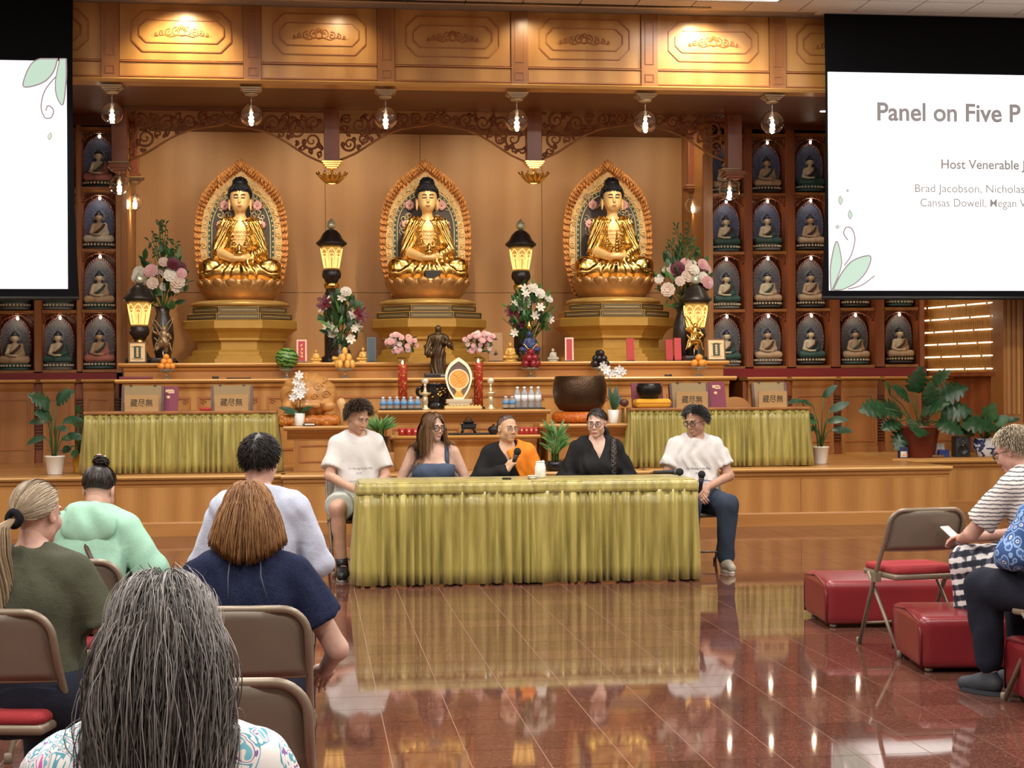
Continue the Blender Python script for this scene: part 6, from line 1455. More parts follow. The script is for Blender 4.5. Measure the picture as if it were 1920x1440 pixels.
def book_up(label, px, Y, z_, w=.16, h=.26, rz=0):
    t_ = thing('sutra_book', label, 'book', (PX(px, Y), Y, z_), R(rz), 'maroon sutra books'); M_ = Matrix.Rotation(R(-14), 4, 'X')
    MB().box(-w / 2, w / 2, 0, .004, 0, h, M_).obj('cover', MAROON, t_); MB().box(-w / 2 + .006, w / 2 - .004, .004, .022, .004, h - .004, M_).obj('pages', mat('page_block', (.75, .7, .6), .7), t_); MB().box(-w / 2, w / 2, .022, .026, 0, h, M_).obj('cover', MAROON, t_)
    g = MB()
    for (a, b_, c_, d_) in ((-.05, .03, .2, .03), (-.02, .02, .15, .035)): g.box(a, a + c_ * .4, -.003, 0, h * .75 + b_ - .03, h * .75 + b_, M_)
    g.ball((-.02, -.003, h * .55), (.022, .003, .018), 8, M_); tag(g.obj('title_print', mat('print_gold', S2L((225, 190, 150)), .5), t_), kind='stuff')
book_up('maroon sutra book standing between the left book stands', 318, 17.1, ZTL, rz=-4); book_up('maroon sutra book standing behind the right book stands', 1347, 17.1, ZTR, .18, .28, 6)
book_up('maroon sutra book behind the small black bowl', 1215, 17.2, ZTR, .34, .27)
o = MB().rbox(-.06, .06, -.03, .03, 0, .035, .008, 2).obj('incense_box', REDLAQ, None, (PX(386, 17.05), 17.05, ZTL)); tag(o, 'small red lacquer box between the left book stands', 'box')
yc_ = thing('yellow_cushion', 'flat yellow cushion under the small black bowl', 'cushion', (PX(1222, 17.02), 17.02, ZTR)); MB().rbox(-.19, .19, -.12, .12, 0, .095, .04, 4).obj('pad', cloth('yellow_plush', S2L((226, 160, 50)), S2L((240, 182, 70)), .9), yc_); MB().tube([(-.19, -.121, .05), (.19, -.121, .05)], .004, 5).obj('seam', mat('seam_gold', S2L((190, 120, 30)), .7), yc_)
sbw = thing('singing_bowl', 'small black singing bowl on yellow cushion', 'bowl', (PX(1217, 17.02), 17.02, ZTR + .095)); MB().lathe([(.08, 0), (.11, .015), (.135, .07), (.138, .12), (.125, .155), (.117, .155), (.128, .11), (.09, .03)], n=32).obj('bowl', mat('black_bronze', (.02, .018, .016), .25, metal=.6, bmp=.4, bscale=60), sbw)
MB().tube([(.12 * math.cos(a), .12 * math.sin(a), .157) for a in np.linspace(0, 2 * PI, 24, False)], .006, 6, closed=True).obj('rim', mat('black_bronze', (.02, .02, .02)), sbw)
wc = thing('round_backed_stool', 'round light wood chair back behind the right sutra table', 'chair', (PX(1378, 17.5), 17.5, ZS)); hz = PZ(1378, 744, 17.5) - ZS
MB().extr([(.19 * math.cos(a), hz - .16 + .16 * math.sin(a)) for a in np.linspace(0, PI, 20)] + [(-.19, hz - .32), (.19, hz - .32)], 0, .03).obj('back', wood('stool_wood', S2L((184, 128, 74)), S2L((200, 146, 90)), axis='x'), wc); MB().rbox(-.2, .2, 0, .38, .4, .44, .01, 2).obj('seat', OAKP, wc)
for sx in (-1, 1):
    for sy in (.03, .34): MB().tube([(sx * .17, sy, 0), (sx * .17, sy, .4)], .016, 8).obj('leg', OAKP, wc)
# ---- plants on the stage
def pot_obj(t_, h, r_, m_, rim=True):
    MB().lathe([(r_ * .7, 0), (r_ * .74, .01), (r_, h * .93), (r_ * 1.04, h * .94), (r_ * 1.04, h), (r_ * .92, h), (r_ * .88, h - .03)], n=24).obj('pot', m_, t_); MB().lathe([(r_ * .86, h - .04), (r_ * .3, h - .03)], n=20).obj('soil', mat('soil', (.03, .02, .012), .9), t_)
def split_leaf(L, W, cuts=5):
    g = []; n = 16
    for i in range(n + 1):
        v = i / n; w = W * math.sin(PI * min(.98, v * .84 + .14)) ** .8; c_ = .55 if (i % 3 == 2 and .15 < v < .9) else 1.0; z = -.3 * L * v * v
        g.append([(v * L - .1 * w * c_, -w * c_, z - .06 * w), (v * L, -w * .45, z + .05 * w), (v * L, 0, z), (v * L, w * .45, z + .05 * w), (v * L - .1 * w * c_, w * c_, z - .06 * w)])
    return MB().sheet(g)
ML = split_leaf(.34, .15).mesh('monstera_leaf'); ML.materials.append(LEAFD); ML2 = leaf_mb(.2, .075, .2, 8).mesh('heart_leaf'); ML2.materials.append(LEAF); PAL = leaf_mb(.24, .055, .3, 8).mesh('broad_leaf'); PAL.materials.append(LEAFD); BAM = leaf_mb(.17, .012, .25, 5).mesh('bamboo_leaf'); BAM.materials.append(LEAFL)
def potted(label, px, Y, zb_, pot, leafset, stems_px, name='potted_plant', lean=0.0, mm=LEAF, sc_=1.0):
    """leafset: (mesh, px, py, dirx, dirz, scale) leaf positions in the picture"""
    t_ = thing(name, label, 'plant', (PX(px, Y), Y, zb_)); k = MPP(px, Y); h = pot(t_); st_ = MB(); r_ = random.Random(px)
    for me, a, b_, dx, dz, s_ in leafset:
        p = Vector(((a - px) * k, r_.uniform(-.12, .08), PZ(a, b_, Y) - zb_)); d = Vector((dx, -.55, dz)); put(me, 'leaf', t_, p, d, r_.uniform(-.3, .3), s_, 'X'); b0 = Vector((r_.uniform(-.03, .03), 0, h - .03))
        st_.tube([b0, (b0 * .45 + p * .55) + Vector((0, 0, .06)), p], .0065, 5)
    tag(st_.obj('stems', STEM, t_), kind='stuff'); return t_
def P_white(h, r_): return lambda t_: (pot_obj(t_, h, r_, WHITE), h)[1]
YP = 17.2
potted('split-leaf plant in white pot at the left of the stage', 102, 17.0, ZS, P_white(.19, .1), [(ML, 95, 760, -.5, .5, .7), (ML, 105, 752, .6, .5, .65), (PAL, 90, 790, -.8, .1, .8), (PAL, 118, 790, .8, .2, .9), (PAL, 82, 820, -1, -.2, .8), (ML, 98, 780, -.3, .2, .6), (PAL, 125, 815, 1, -.1, .8), (PAL, 108, 800, .3, .0, .8)], None)
def P_yel(t_): pot_obj(t_, .2, .09, mat('yellow_pot', S2L((222, 168, 60)), .4)); return .2
potted('trailing pothos in yellow pot beside the left sutra table', 150, 17.3, ZS, P_yel, [(ML2, 145, 800, -.4, .5, .6), (ML2, 155, 790, .4, .6, .6), (ML2, 140, 820, -.9, .0, .65), (ML2, 152, 825, .3, -.2, .6), (ML2, 132, 838, -.9, -.5, .55), (ML2, 145, 842, -.2, -.6, .55), (ML2, 158, 835, .6, -.3, .55), (ML2, 148, 775, .1, .9, .5)], None)
potted('leafy plant in white pot at the right sutra table', 1538, 17.25, ZS, P_white(.19, .088), [(PAL, 1540, 745, .5, .7, .8), (PAL, 1525, 762, -.6, .4, .9), (PAL, 1550, 770, .8, .5, .9), (PAL, 1520, 778, -.9, .1, .8), (PAL, 1545, 790, .6, .2, .9), (PAL, 1556, 806, 1, .1, .9), (ML2, 1524, 785, -.5, -.1, .8), (PAL, 1530, 800, -.7, -.2, .7), (PAL, 1500, 752, -1, .1, .7)], None)
def P_red(t_): pot_obj(t_, .36, .23, mat('oxblood_pot', S2L((112, 44, 32)), .35)); return .36
mon = [(ML, 1745, 718, .3, .5, .7), (ML, 1700, 745, -.6, .5, .85), (ML, 1715, 735, .1, .7, .9), (ML, 1690, 770, -.9, .3, 1.0), (ML, 1655, 765, -1, .1, 1.0), (ML, 1730, 770, .3, .3, 1.0), (ML, 1715, 790, -.1, -.1, 1.1), (ML, 1760, 745, .9, .5, 1.0), (ML, 1765, 770, .9, .1, 1.0), (ML, 1700, 805, -.5, -.5, .9), (ML, 1750, 790, .6, -.2, .9), (ML, 1800, 790, 1, .0, 1.1), (ML2, 1668, 740, -.3, .5, 1.1), (ML, 1770, 795, .9, -.2, .8), (ML, 1740, 760, -.1, .8, .8), (ML, 1685, 790, -.8, -.1, .8)]
potted('large monstera plant in oxblood pot on the right of the stage', 1723, 18.1, ZS + .02, P_red, mon, None, 'monstera_plant')
BWP = None
def P_bw(t_):
    m_, nt, b = new_mat('blue_white_porcelain'); n_ = N(nt, 'ShaderNodeTexNoise', Scale=14.0, Detail=3.0, Distortion=1.0); nt.links.new(coords(nt), n_.inputs['Vector']); r_ = ramp(nt, [(.5, (.75, .76, .78)), (.55, (.03, .05, .14))], n_.outputs[0]); nt.links.new(r_.outputs[0], b.inputs['Base Color']); b.inputs['Roughness'].default_value = .15
    MB().lathe([(.09, 0), (.1, .01), (.15, .1), (.155, .17), (.145, .2), (.16, .21), (.14, .21), (.13, .19)], n=24).obj('pot', m_, t_); MB().lathe([(.13, .18), (.03, .19)], n=16).obj('soil', mat('soil', (.03, .02, .012), .9), t_); return .2
potted('green plant in blue and white porcelain pot behind the striped man', 1848, 18.1, ZS + .02, P_bw, [(ML2, 1838, 800, -.5, .4, .9), (ML2, 1850, 790, .2, .8, .9), (ML2, 1860, 795, .7, .5, .9), (ML2, 1830, 812, -.9, .1, .9), (ML2, 1845, 812, -.1, .1, 1), (ML2, 1865, 808, .9, .1, .9), (ML2, 1855, 778, .3, .9, .8), (PAL, 1872, 790, .8, .3, .8), (ML2, 1840, 782, -.3, .9, .7), (PAL, 1880, 800, .9, 0, .8)], None)
def P_tray(t_): MB().lathe([(.07, 0), (.1, .02), (.105, .09), (.095, .1), (.09, .09)], n=8).obj('pot', LAQ, t_); MB().tube([(-.1, 0, .06), (-.13, 0, .08), (-.12, 0, .11)], .012, 6).obj('handle', WHITE, t_); MB().tube([(.1, 0, .06), (.13, 0, .08), (.12, 0, .11)], .012, 6).obj('handle', WHITE, t_); return .09
def bamboo(label, px, Y, zb_, y0, y1, wpx, n=26, pot=True, seed=4):
    r_ = random.Random(seed); k = MPP(px, Y); t_ = thing('lucky_bamboo', label, 'plant', (PX(px, Y), Y, zb_)); h = P_tray(t_) if pot else (pot_obj(t_, .16, .09, LAQ), .16)[1]; H = PZ(px, y0, Y) - zb_
    me = MB().tube([(0, 0, 0), (0, 0, .06), (0, 0, .061), (0, 0, .12), (0, 0, .121), (0, 0, .19)], [.007, .006, .008, .006, .008, .005], 6).mesh('cane'); me.materials.append(LEAFL)
    for i in range(9):
        a = 2 * PI * i / 9; mesh_part(me, 'cane', t_, None, (.035 * math.cos(a), .035 * math.sin(a), h - .03))
        for q in range(n // 9 + 1):
            z_ = h + .08 + (H - h - .12) * r_.random(); put(BAM, 'leaf', t_, (.03 * math.cos(a), .03 * math.sin(a) - .02, z_), (math.cos(a + r_.uniform(-.5, .5)) * .8, -.4 + .5 * math.sin(a), r_.uniform(.4, 1.4)), 0, r_.uniform(.7, 1.1), 'X')
bamboo('lucky bamboo in black handled pot behind the panel table', 1040, 16.5, ZS, 803, 880, 50, 60)
bamboo('bushy green plant behind the young man in white', 712, 16.75, ZS + .2, 803, 850, 40, 50, False, 9)
tag(MB().rbox(-.14, .14, -.1, .14, 0, .2, .008, 2).obj('plant_block', OAKP, None, (PX(712, 16.75), 16.75, ZS)), 'low oak block under the bushy plant', 'block')
spk = thing('monitor_speaker', 'black bookshelf speaker with two round drivers on the stage edge', 'speaker', (PX(1805, 18.05), 18.05, ZS + .02), R(-8)); MB().rbox(-.085, .085, 0, .2, 0, .235, .006, 2).obj('cabinet', mat('speaker_black', (.02, .02, .022), .5), spk)
MB().lathe([(.062, 0), (.064, .006), (.05, -.006), (.02, -.014), (.018, .0)], n=24, M=RT((0, -.004, .085), 0, R(90))).obj('woofer', mat('cone_black', (.01, .01, .01), .4), spk); MB().lathe([(.04, 0), (.04, .005), (.02, -.004), (.012, .004)], n=20, M=RT((0, -.004, .18), 0, R(90))).obj('tweeter', mat('cone_grey', (.06, .06, .065), .35), spk); MB().ball((0, -.004, .135), .006, 8).obj('led', WHITE, spk)
sn = thing('snack_box', 'dark blue snack box with orange lettering beside the oxblood pot', 'box', (PX(1695, 17.98), 17.98, ZS + .02), R(6)); MB().box(-.05, .05, 0, .07, 0, .125).obj('carton', mat('carton_navy', (.03, .04, .12), .5), sn, bevel=.004); MB().box(-.048, .03, -.002, .001, .01, .075).obj('swoosh', WHITE, sn)
btext('CAKES', sn, (-.002, -.0035, .02), .04, mat('letter_orange', S2L((240, 150, 40)), .5), .085)
for i, px in enumerate((1757, 1766)):
    t_ = thing('supplement_bottle', f'white plastic jar behind the blue carton, {"left" if i == 0 else "right"} one', 'jar', (PX(px, 18.2), 18.2, ZS + .02)); MB().lathe([(.03, 0), (.032, .01), (.032, .11), (.024, .125)], n=16).obj('jar', WHITE, t_); MB().lathe([(.026, .12), (.026, .15)], n=16).obj('cap', WC, t_)
tag(MB().box(-.06, .06, 0, .06, 0, .085).obj('blue_carton', mat('carton_blue', (.02, .04, .2), .5), None, (PX(1770, 18.05), 18.05, ZS + .02), bevel=.003), 'plain blue carton between the oxblood pot and the speaker', 'box')
tag(MB().rbox(-.075, .075, -.03, .03, 0, .03, .01, 2).obj('snack_packet', mat('packet_brown', (.16, .08, .04), .4, vary=.5, vscale=40), None, (PX(1757, 17.97), 17.97, ZS + .02)), 'small brown snack packet in front of the blue carton', 'packet')
# ---- on the panel tables
mg = thing('insulated_mug', 'white insulated mug with flower print on the panel table', 'mug', TT(1013, 896)); MB().lathe([(.036, 0), (.042, .01), (.042, .085), (.034, .1), (.034, .118), (.03, .12)], n=20).obj('body', mat('mug_white', (.78, .76, .72), .3, vary=.12, vscale=30), mg); MB().lathe([(.035, .118), (.035, .128), (.01, .13)], n=20).obj('lid', WHITE, mg)
tn = thing('round_tin', 'small round tin beside the insulated mug', 'tin', TT(998, 898)); MB().lathe([(.034, 0), (.036, .004), (.036, .018)], n=20).obj('tin', CHROME, tn); MB().lathe([(.037, .018), (.037, .026), (.03, .028)], n=20).obj('lid', mat('tin_lid', (.55, .55, .42), .3), tn)
def microphone(label, loc, d, par=None):
    t_ = thing('microphone', label, 'microphone', loc); q = Vector(d).to_track_quat('Z', 'Y'); t_.rotation_mode = 'QUATERNION'; t_.rotation_quaternion = q
    MB().lathe([(.011, -.13), (.013, -.12), (.016, .0), (.021, .035)], n=16).obj('handle', BLACKM, t_); MB().lathe([(.021, .035), (.024, .04), (.024, .046), (.021, .05)], n=16).obj('band', mat('mic_ring', (.12, .12, .13), .3, metal=.6), t_)
    MB().ball((0, 0, .075), (.03, .03, .032), 16).obj('foam_head', mat('mic_foam', (.012, .012, .013), .9, bmp=.5, bscale=250), t_); return t_
pm = TT(1256, 893); microphone('black microphone lying on the right end of the panel table', pm + Vector((0, 0, .032)), (.93, -.35, .02))
o = MB().rbox(-.035, .035, -.016, .016, 0, .014, .005, 2).obj('small_remote', BLACKM, None, TT(950, 899)); tag(o, 'small black remote on the panel table before the monk', 'remote')
# ================================================================= people
def xf(f, M):
    """implicit shape f moved by the rigid matrix M"""
    Rm = np.array(M.to_3x3(), np.float32); t = np.array(M.translation, np.float32)
    return lambda p: f((p - t) @ Rm)
def wrinkle(amp, seed, fr=16.0, zdir=.35):
    r_ = random.Random(seed); w = [(np.array([r_.uniform(-1, 1), r_.uniform(-1, 1), r_.uniform(-zdir, zdir)], np.float32) * fr * r_.uniform(.45, 1.5), r_.uniform(0, 6)) for _ in range(6)]
    def f(p):
        q = p + .03 * np.sin(p[:, [2, 0, 1]] * 19)
        return (amp * sum(np.sin(q @ k + a) for k, a in w) / 2.2).astype(np.float32)
    return f
def head_ops(fem=False, hollow=True):
    jw = .052 if fem else .058
    o = [('u', 0, f_el((0, -.012, .035), (.073, .093, .084))), ('u', .03, f_el((0, .024, -.03), (.060, .066, .078))), ('u', .03, f_rc((-jw * .72, .0, -.062), (jw * .72, .0, -.062), .02, .02)), ('u', .025, f_el((0, .066, -.092), (.024, .02, .019))),
         ('u', .02, f_el((.036, .06, -.03), (.024, .022, .024))), ('u', .02, f_el((-.036, .06, -.03), (.024, .022, .024))), ('u', .012, f_rc((-.036, .081, .024), (.036, .081, .024), .009, .009)),
         ('s', .012, f_el((.031, .096, .003), (.019, .014, .011))), ('s', .012, f_el((-.031, .096, .003), (.019, .014, .011))),
         ('u', .008, f_rc((0, .088, .014), (0, .104, -.03), .0065, .0105)), ('u', .006, f_el((.010, .096, -.036), (.008, .009, .007))), ('u', .006, f_el((-.010, .096, -.036), (.008, .009, .007))),
         ('u', .008, f_el((0, .083, -.066), (.023, .012, .013)))]
    for s in (-1, 1):
        o += [('u', .008, f_el((s * .075, -.008, -.002), (.009, .019, .031))), ('s', .004, f_el((s * .083, -.002, .003), (.006, .011, .018)))]
    return o
def hand_ops(w, d, n, side, curl=.5, thumb=.5):
    """w wrist, d finger direction, n palm normal; side +1: thumb along d x n"""
    d = Vector(d).normalized(); n = Vector(n); n = (n - d * d.dot(n)).normalized(); t = d.cross(n) * side; w = Vector(w)
    M = Matrix((t, d, n)).transposed().to_4x4(); ops = [('u', 0, f_rc(w - d * .03, w + d * .02, .026, .026)), ('u', .015, f_box(w + d * .05, (.039, .042, .014), .012, M))]
    for off, L, c in ((.029, .075, 0), (.010, .083, .05), (-.010, .077, .1), (-.028, .06, .15)):
        p = w + d * .086 + t * off; a = 0.0
        for q, sl in enumerate((.45, .32, .23)):
            a += (curl + c) * (.8 if q == 0 else 1.0); dd = d * math.cos(a) + n * math.sin(a); e = p + dd * L * sl; ops.append(('u', .004, f_rc(p, e, .0092 - .0008 * q, .0086 - .0008 * q))); p = e
    p = w + d * .022 + t * .03; dd = (t * .75 + d * .75 + n * (.2 + thumb * .5)).normalized(); e = p + dd * .04; ops.append(('u', .01, f_rc(p, e, .014, .011))); dd2 = (d * .9 + t * (.3 - thumb * .6) + n * (.3 + thumb * .6)).normalized(); ops.append(('u', .004, f_rc(e, e + dd2 * .032, .0105, .0088)))
    return ops
class Person:
    def __init__(s, label, loc, rz, S=1.0, lean=0.0, head=(0, 0, 0), fem=False, bw=1.0, skin=(.52, .30, .20), elbow=None, wrist=None, knee=None, ankle=None, hand=None, tilt=0.0, neck=0.0, pose=None):
        s.t = thing('person', label, 'person', loc, rz, None, S); s.fem = fem; s.bw = bw; s.skin = skin_mat('skin_%02d%02d' % (int(skin[0] * 100), int(skin[1] * 100)), skin)
        s.pel = Vector((0, 0, .545)); s.ML = Matrix.Translation(s.pel) @ Matrix.Rotation(R(-lean), 4, 'X') @ Matrix.Rotation(R(tilt), 4, 'Y')
        T = lambda x, y, z: s.ML @ Vector((x * (bw if z < .4 else (1 + (bw - 1) * .5)), y, z)); s.T = T
        s.sh = [T(q * .158, -.01, .438) for q in (-1, 1)]                       # index 0: x<0 (left), 1: x>0 (right)
        dfe = [Vector((q * .25 * bw, .06, .76)) for q in (-1, 1)]; dfw = [Vector((q * .13, .27, .66)) for q in (-1, 1)]
        s.el = [Vector(e) if e is not None else d for e, d in zip(elbow or (None, None), dfe)]; s.wr = [Vector(e) if e is not None else d for e, d in zip(wrist or (None, None), dfw)]
        s.hip = [Vector((q * .095, .0, .53)) for q in (-1, 1)]; s.kn = [Vector(k) for k in (knee or ((-.13, .43, .52), (.13, .43, .52)))]; s.an = [Vector(k) for k in (ankle or ((-.13, .44, .09), (.13, .44, .09)))]
        s.nb = T(0, -.012, .50); yaw, pitch, roll = head
        s.MH = Matrix.Translation(s.nb + s.ML.to_3x3() @ Vector((0, .02 + neck, .0)) + Vector((0, .012 + math.sin(R(pitch)) * -.05, .150 - .02 * (1 - math.cos(R(pitch)))))) @ Matrix.Rotation(R(yaw), 4, 'Z') @ Matrix.Rotation(R(pitch), 4, 'X') @ Matrix.Rotation(R(roll), 4, 'Y')
        s.hands = hand or [None, None]
    def torso_ops(s, c=0.0, bust=None):
        b = s.bw; T = s.ML; X = lambda f: xf(f, T)
        o = [('u', 0, X(f_el((0, .0, .33), (.155 * b + c, .108 * b + c, .2 + c)))), ('u', .06, X(f_el((0, .015, .12), (.148 * b + c, .118 * b * (b ** .5) + c, .18 + c)))), ('u', .05, X(f_el((0, -.01, .0), (.178 * b + c, .14 * b + c, .115 + c)))),
             ('u', .05, X(f_rc((-.135, -.01, .442), (.135, -.01, .442), .048 + c, .048 + c)))]
        for q in (-1, 1): o.append(('u', .04, X(f_rc((q * .03, -.02, .515), (q * .14, -.012, .452), .034 + c * .7, .04 + c))))
        if s.fem if bust is None else bust:
            for q in (-1, 1): o.append(('u', .04, X(f_el((q * .072 * b, .085 * b, .285), (.072 * b + c, .06 * b + c, .072 + c)))))
        return o
    def arm_ops(s, i, c=0.0, f=1.0, r=(.048, .039, .027)):
        sh, el, wr = s.sh[i], s.el[i], s.wr[i]; return [('u', .03, f_rc(sh, el, r[0] * s.bw ** .6 + c, r[1] * s.bw ** .5 + c)), ('u', .02, f_rc(el, wr, r[1] * .98 * s.bw ** .5 + c, r[2] + c))]
    def leg_ops(s, i, c=0.0):
        h, k, a = s.hip[i], s.kn[i], s.an[i]; return [('u', .04, f_rc(h, k, .088 * s.bw ** .5 + c, .058 + c)), ('u', .03, f_rc(k, a, .054 + c, .036 + c)), ('u', .03, f_el(k.lerp(a, .3) + Vector((0, -.015, 0)), (.05 + c, .052 + c, .09)))]
    def body(s, h=.0145):
        ops = s.torso_ops() + sum((s.arm_ops(i) + s.leg_ops(i) for i in (0, 1)), []); ops.append(('u', .03, f_rc(s.T(0, -.015, .44), s.MH @ Vector((0, -.02, -.05)), .058, .048)))
        for i in (0, 1): ops.append(('u', .02, f_rc(s.an[i], s.an[i] + Vector((0, .12, -.05)), .035, .025)))
        f = f_comb(ops); parts = [surf(f, (-.5, -.4, .0), (.5, .75, 1.25), h)]
        hd = f_comb(head_ops(s.fem)); hm = xf(hd, s.MH); c = s.MH.translation; nk = f_rc(s.T(0, -.015, .46), s.MH @ Vector((0, -.02, -.04)), .057 if not s.fem else .05, .05 if not s.fem else .044)
        parts.append(surf(lambda p: smin(hm(p), nk(p), .025), c - Vector((.14, .15, .18)), c + Vector((.14, .15, .14)), .0047))
        for i in (0, 1):
            d = (s.wr[i] - s.el[i]).normalized(); hp = s.hands[i] or {}; dd = Vector(hp.get('d', d)); n = Vector(hp.get('n', (-.2 if i else .2, -.3, -1))); sd = hp.get('side', 1 if i else -1)
            ho = hand_ops(s.wr[i], dd, n, sd, hp.get('curl', .35), hp.get('thumb', .3)) + [('u', .01, f_rc(s.el[i].lerp(s.wr[i], .7), s.wr[i], .031 * s.bw ** .5, .027))]
            q = s.wr[i]; parts.append(surf(f_comb(ho), q - Vector((.2, .2, .2)), q + Vector((.2, .2, .2)), .0052))
        V, Q = join_vq(parts); s.bo = np_obj('body', V, Q, s.skin, s.t); return s
    def put(s, mb, name, mat_, **k):
        o = mb.obj(name, mat_, s.t, **k); o.matrix_local = s.MH; return o
    def face(s, eye=(.16, .09, .05), brow=(.06, .035, .02), smile=0.0, closed=0.0, lips=(.42, .15, .12), teeth=False):
        ew = mat('eye_white', (.75, .72, .68), .3); ei = mat('iris_%d' % int(eye[0] * 100), eye, .3); bm_ = mat('brow_%d' % int(brow[0] * 100), brow, .7); lm = mat('lips_%d' % int(lips[0] * 100), lips, .45)
        for q in (-1, 1):
            M = Matrix.Translation((q * .031, .0835, .003)); s.put(MB().ball((0, 0, 0), (.0125, .006, .0062 * (1 - closed * .6)), 10, M), 'eye', ew)
            s.put(MB().ball((q * .031, .0885, .0025), (.0052, .0024, .0052 * (1 - closed * .6)), 8), 'iris', ei)
            s.put(MB().tube([(q * (.016 + .0075 * j), .0885 - .0016 * j * j * .5, .0078 - .0012 * abs(j - 2)) for j in range(5)], [.001, .0018, .002, .0018, .001], 5), 'upper_lid', bm_)
            s.put(MB().tube([(q * (.014 + .009 * j), .0925 - .0022 * j * j * .5, .0225 + .003 * (1 - abs(j - 1.8) / 2)) for j in range(5)], [.0022, .0032, .0032, .0026, .0012], 5), 'eyebrow', bm_)
        pts = [(x * .0062, .0955 - .0012 * x * x * .55, -.066 + smile * .0011 * x * x) for x in range(-4, 5)]
        s.put(MB().tube([(a, b, c + .002) for a, b, c in pts], [.001, .0024, .0032, .0036, .003, .0036, .0032, .0024, .001], 6), 'upper_lip', lm); s.put(MB().tube([(a * .9, b - .001, c - .0045) for a, b, c in pts], [.001, .0024, .0036, .0042, .0044, .0042, .0036, .0024, .001], 6), 'lower_lip', lm)
        if teeth: s.put(MB().tube([(a * .75, b - .0005, c - .001) for a, b, c in pts], [.0005, .0022, .003, .0034, .0034, .0034, .003, .0022, .0005], 6), 'teeth', mat('teeth', (.8, .78, .72), .3))
        return s
    def glasses(s, m_=None, w=.026, h=.021, thin=.0018):
        m_ = m_ or BLACKM; g = MB()
        for q in (-1, 1):
            g.tube([(q * .033 + w * math.cos(a), .104 - abs(w * math.cos(a) * q + .033 * 1) * .12 * (1 if q > 0 else 1), -.002 + h * math.sin(a)) for a in np.linspace(0, 2 * PI, 20, False)], thin, 5, closed=True)
            g.tube([(q * .060, .098, .004), (q * .076, .07, .006), (q * .081, .0, .002), (q * .079, -.02, -.008)], thin, 5)
        g.tube([(-.008, .105, .002), (0, .107, .004), (.008, .105, .002)], thin, 5); s.put(g, 'glasses', m_)
        for q in (-1, 1): s.put(MB().ball((q * .033, .101, -.002), (w * .95, .001, h * .95), 14), 'lens', mat('lens_glass', (1, 1, 1), .02, trans=1.0))
        return s
    # ---- clothes
    def garment(s, name, ops, mat_, lo=(-.55, -.45, .1), hi=(.55, .8, 1.3), h=.0105, wr=.004, seed=1, fr=58):
        o2 = list(ops)
        if wr: o2.append(('w', 0, wrinkle(wr, seed, fr)))
        V, Q = surf(f_comb(o2), lo, hi, h); return np_obj(name, V, Q, mat_, s.t)
    def shirt(s, mat_, c=.018, sleeve=.6, sr=(.07, .072), neck=.075, hem=-.08, name='shirt', wr=.004, seed=1, long=False, bust=None, cut=None, fr=58, h=.0102, ny=.02, nz=.555):
        ops = s.torso_ops(c, bust)
        for i in (0, 1):
            if long: ops += [('u', .03, f_rc(s.sh[i], s.el[i], sr[0], sr[1])), ('u', .02, f_rc(s.el[i], s.el[i].lerp(s.wr[i], sleeve), sr[1], sr[1] * .8))]
            elif sleeve > 0:                        # square sleeve end
                e = s.sh[i].lerp(s.el[i], sleeve); d = np.array((s.el[i] - s.sh[i]).normalized(), np.float32); g_ = f_rc(s.sh[i], e, sr[0], sr[1])
                ops.append(('u', .03, (lambda g2, pt, dv: (lambda p: np.maximum(g2(p), (p - pt) @ dv)))(g_, np.array(e, np.float32), d)))
        o2 = []
        nM = s.ML; ops = ops + o2 + [('s', .012, xf(f_el((0, ny, nz), (neck, neck * 1.1, .075)), nM)), ('i', .006, xf(f_pl((0, 0, -1), -hem), nM))] + (cut or [])
        return s.garment(name, ops, mat_, wr=wr, seed=seed, fr=fr, h=h)
    def pants(s, mat_, c=.022, to=.97, wr=.004, seed=3, name='trousers', flare=.0, fr=52):
        ops = [('u', 0, xf(f_el((0, -.01, .0), (.178 * s.bw + c, .14 * s.bw + c, .12 + c)), s.ML))]
        for i in (0, 1):
            a = s.kn[i].lerp(s.an[i], min(1, max(0, (to - .5) * 2))) if to > .5 else None; hk = s.hip[i].lerp(s.kn[i], min(1, to * 2))
            g_ = f_rc(s.hip[i], hk, .094 * s.bw ** .5 + c, (.064 if to >= .5 else .08) + c + flare)
            if to < .5: g_ = (lambda g2, pt, dv: (lambda p: np.maximum(g2(p), (p - pt) @ dv)))(g_, np.array(hk, np.float32), np.array((s.kn[i] - s.hip[i]).normalized(), np.float32))
            ops.append(('u', .05 if to > .5 else .02, g_))
            if a is not None: ops.append(('u', .03, f_rc(s.kn[i], a, .062 + c, .05 + c * .7 + flare)))
        ops.append(('i', .01, f_pl((0, 0, 1), .645))); return s.garment(name, ops, mat_, lo=(-.45, -.4, .02), hi=(.45, .75, .85), wr=wr, seed=seed, fr=fr, h=.011)
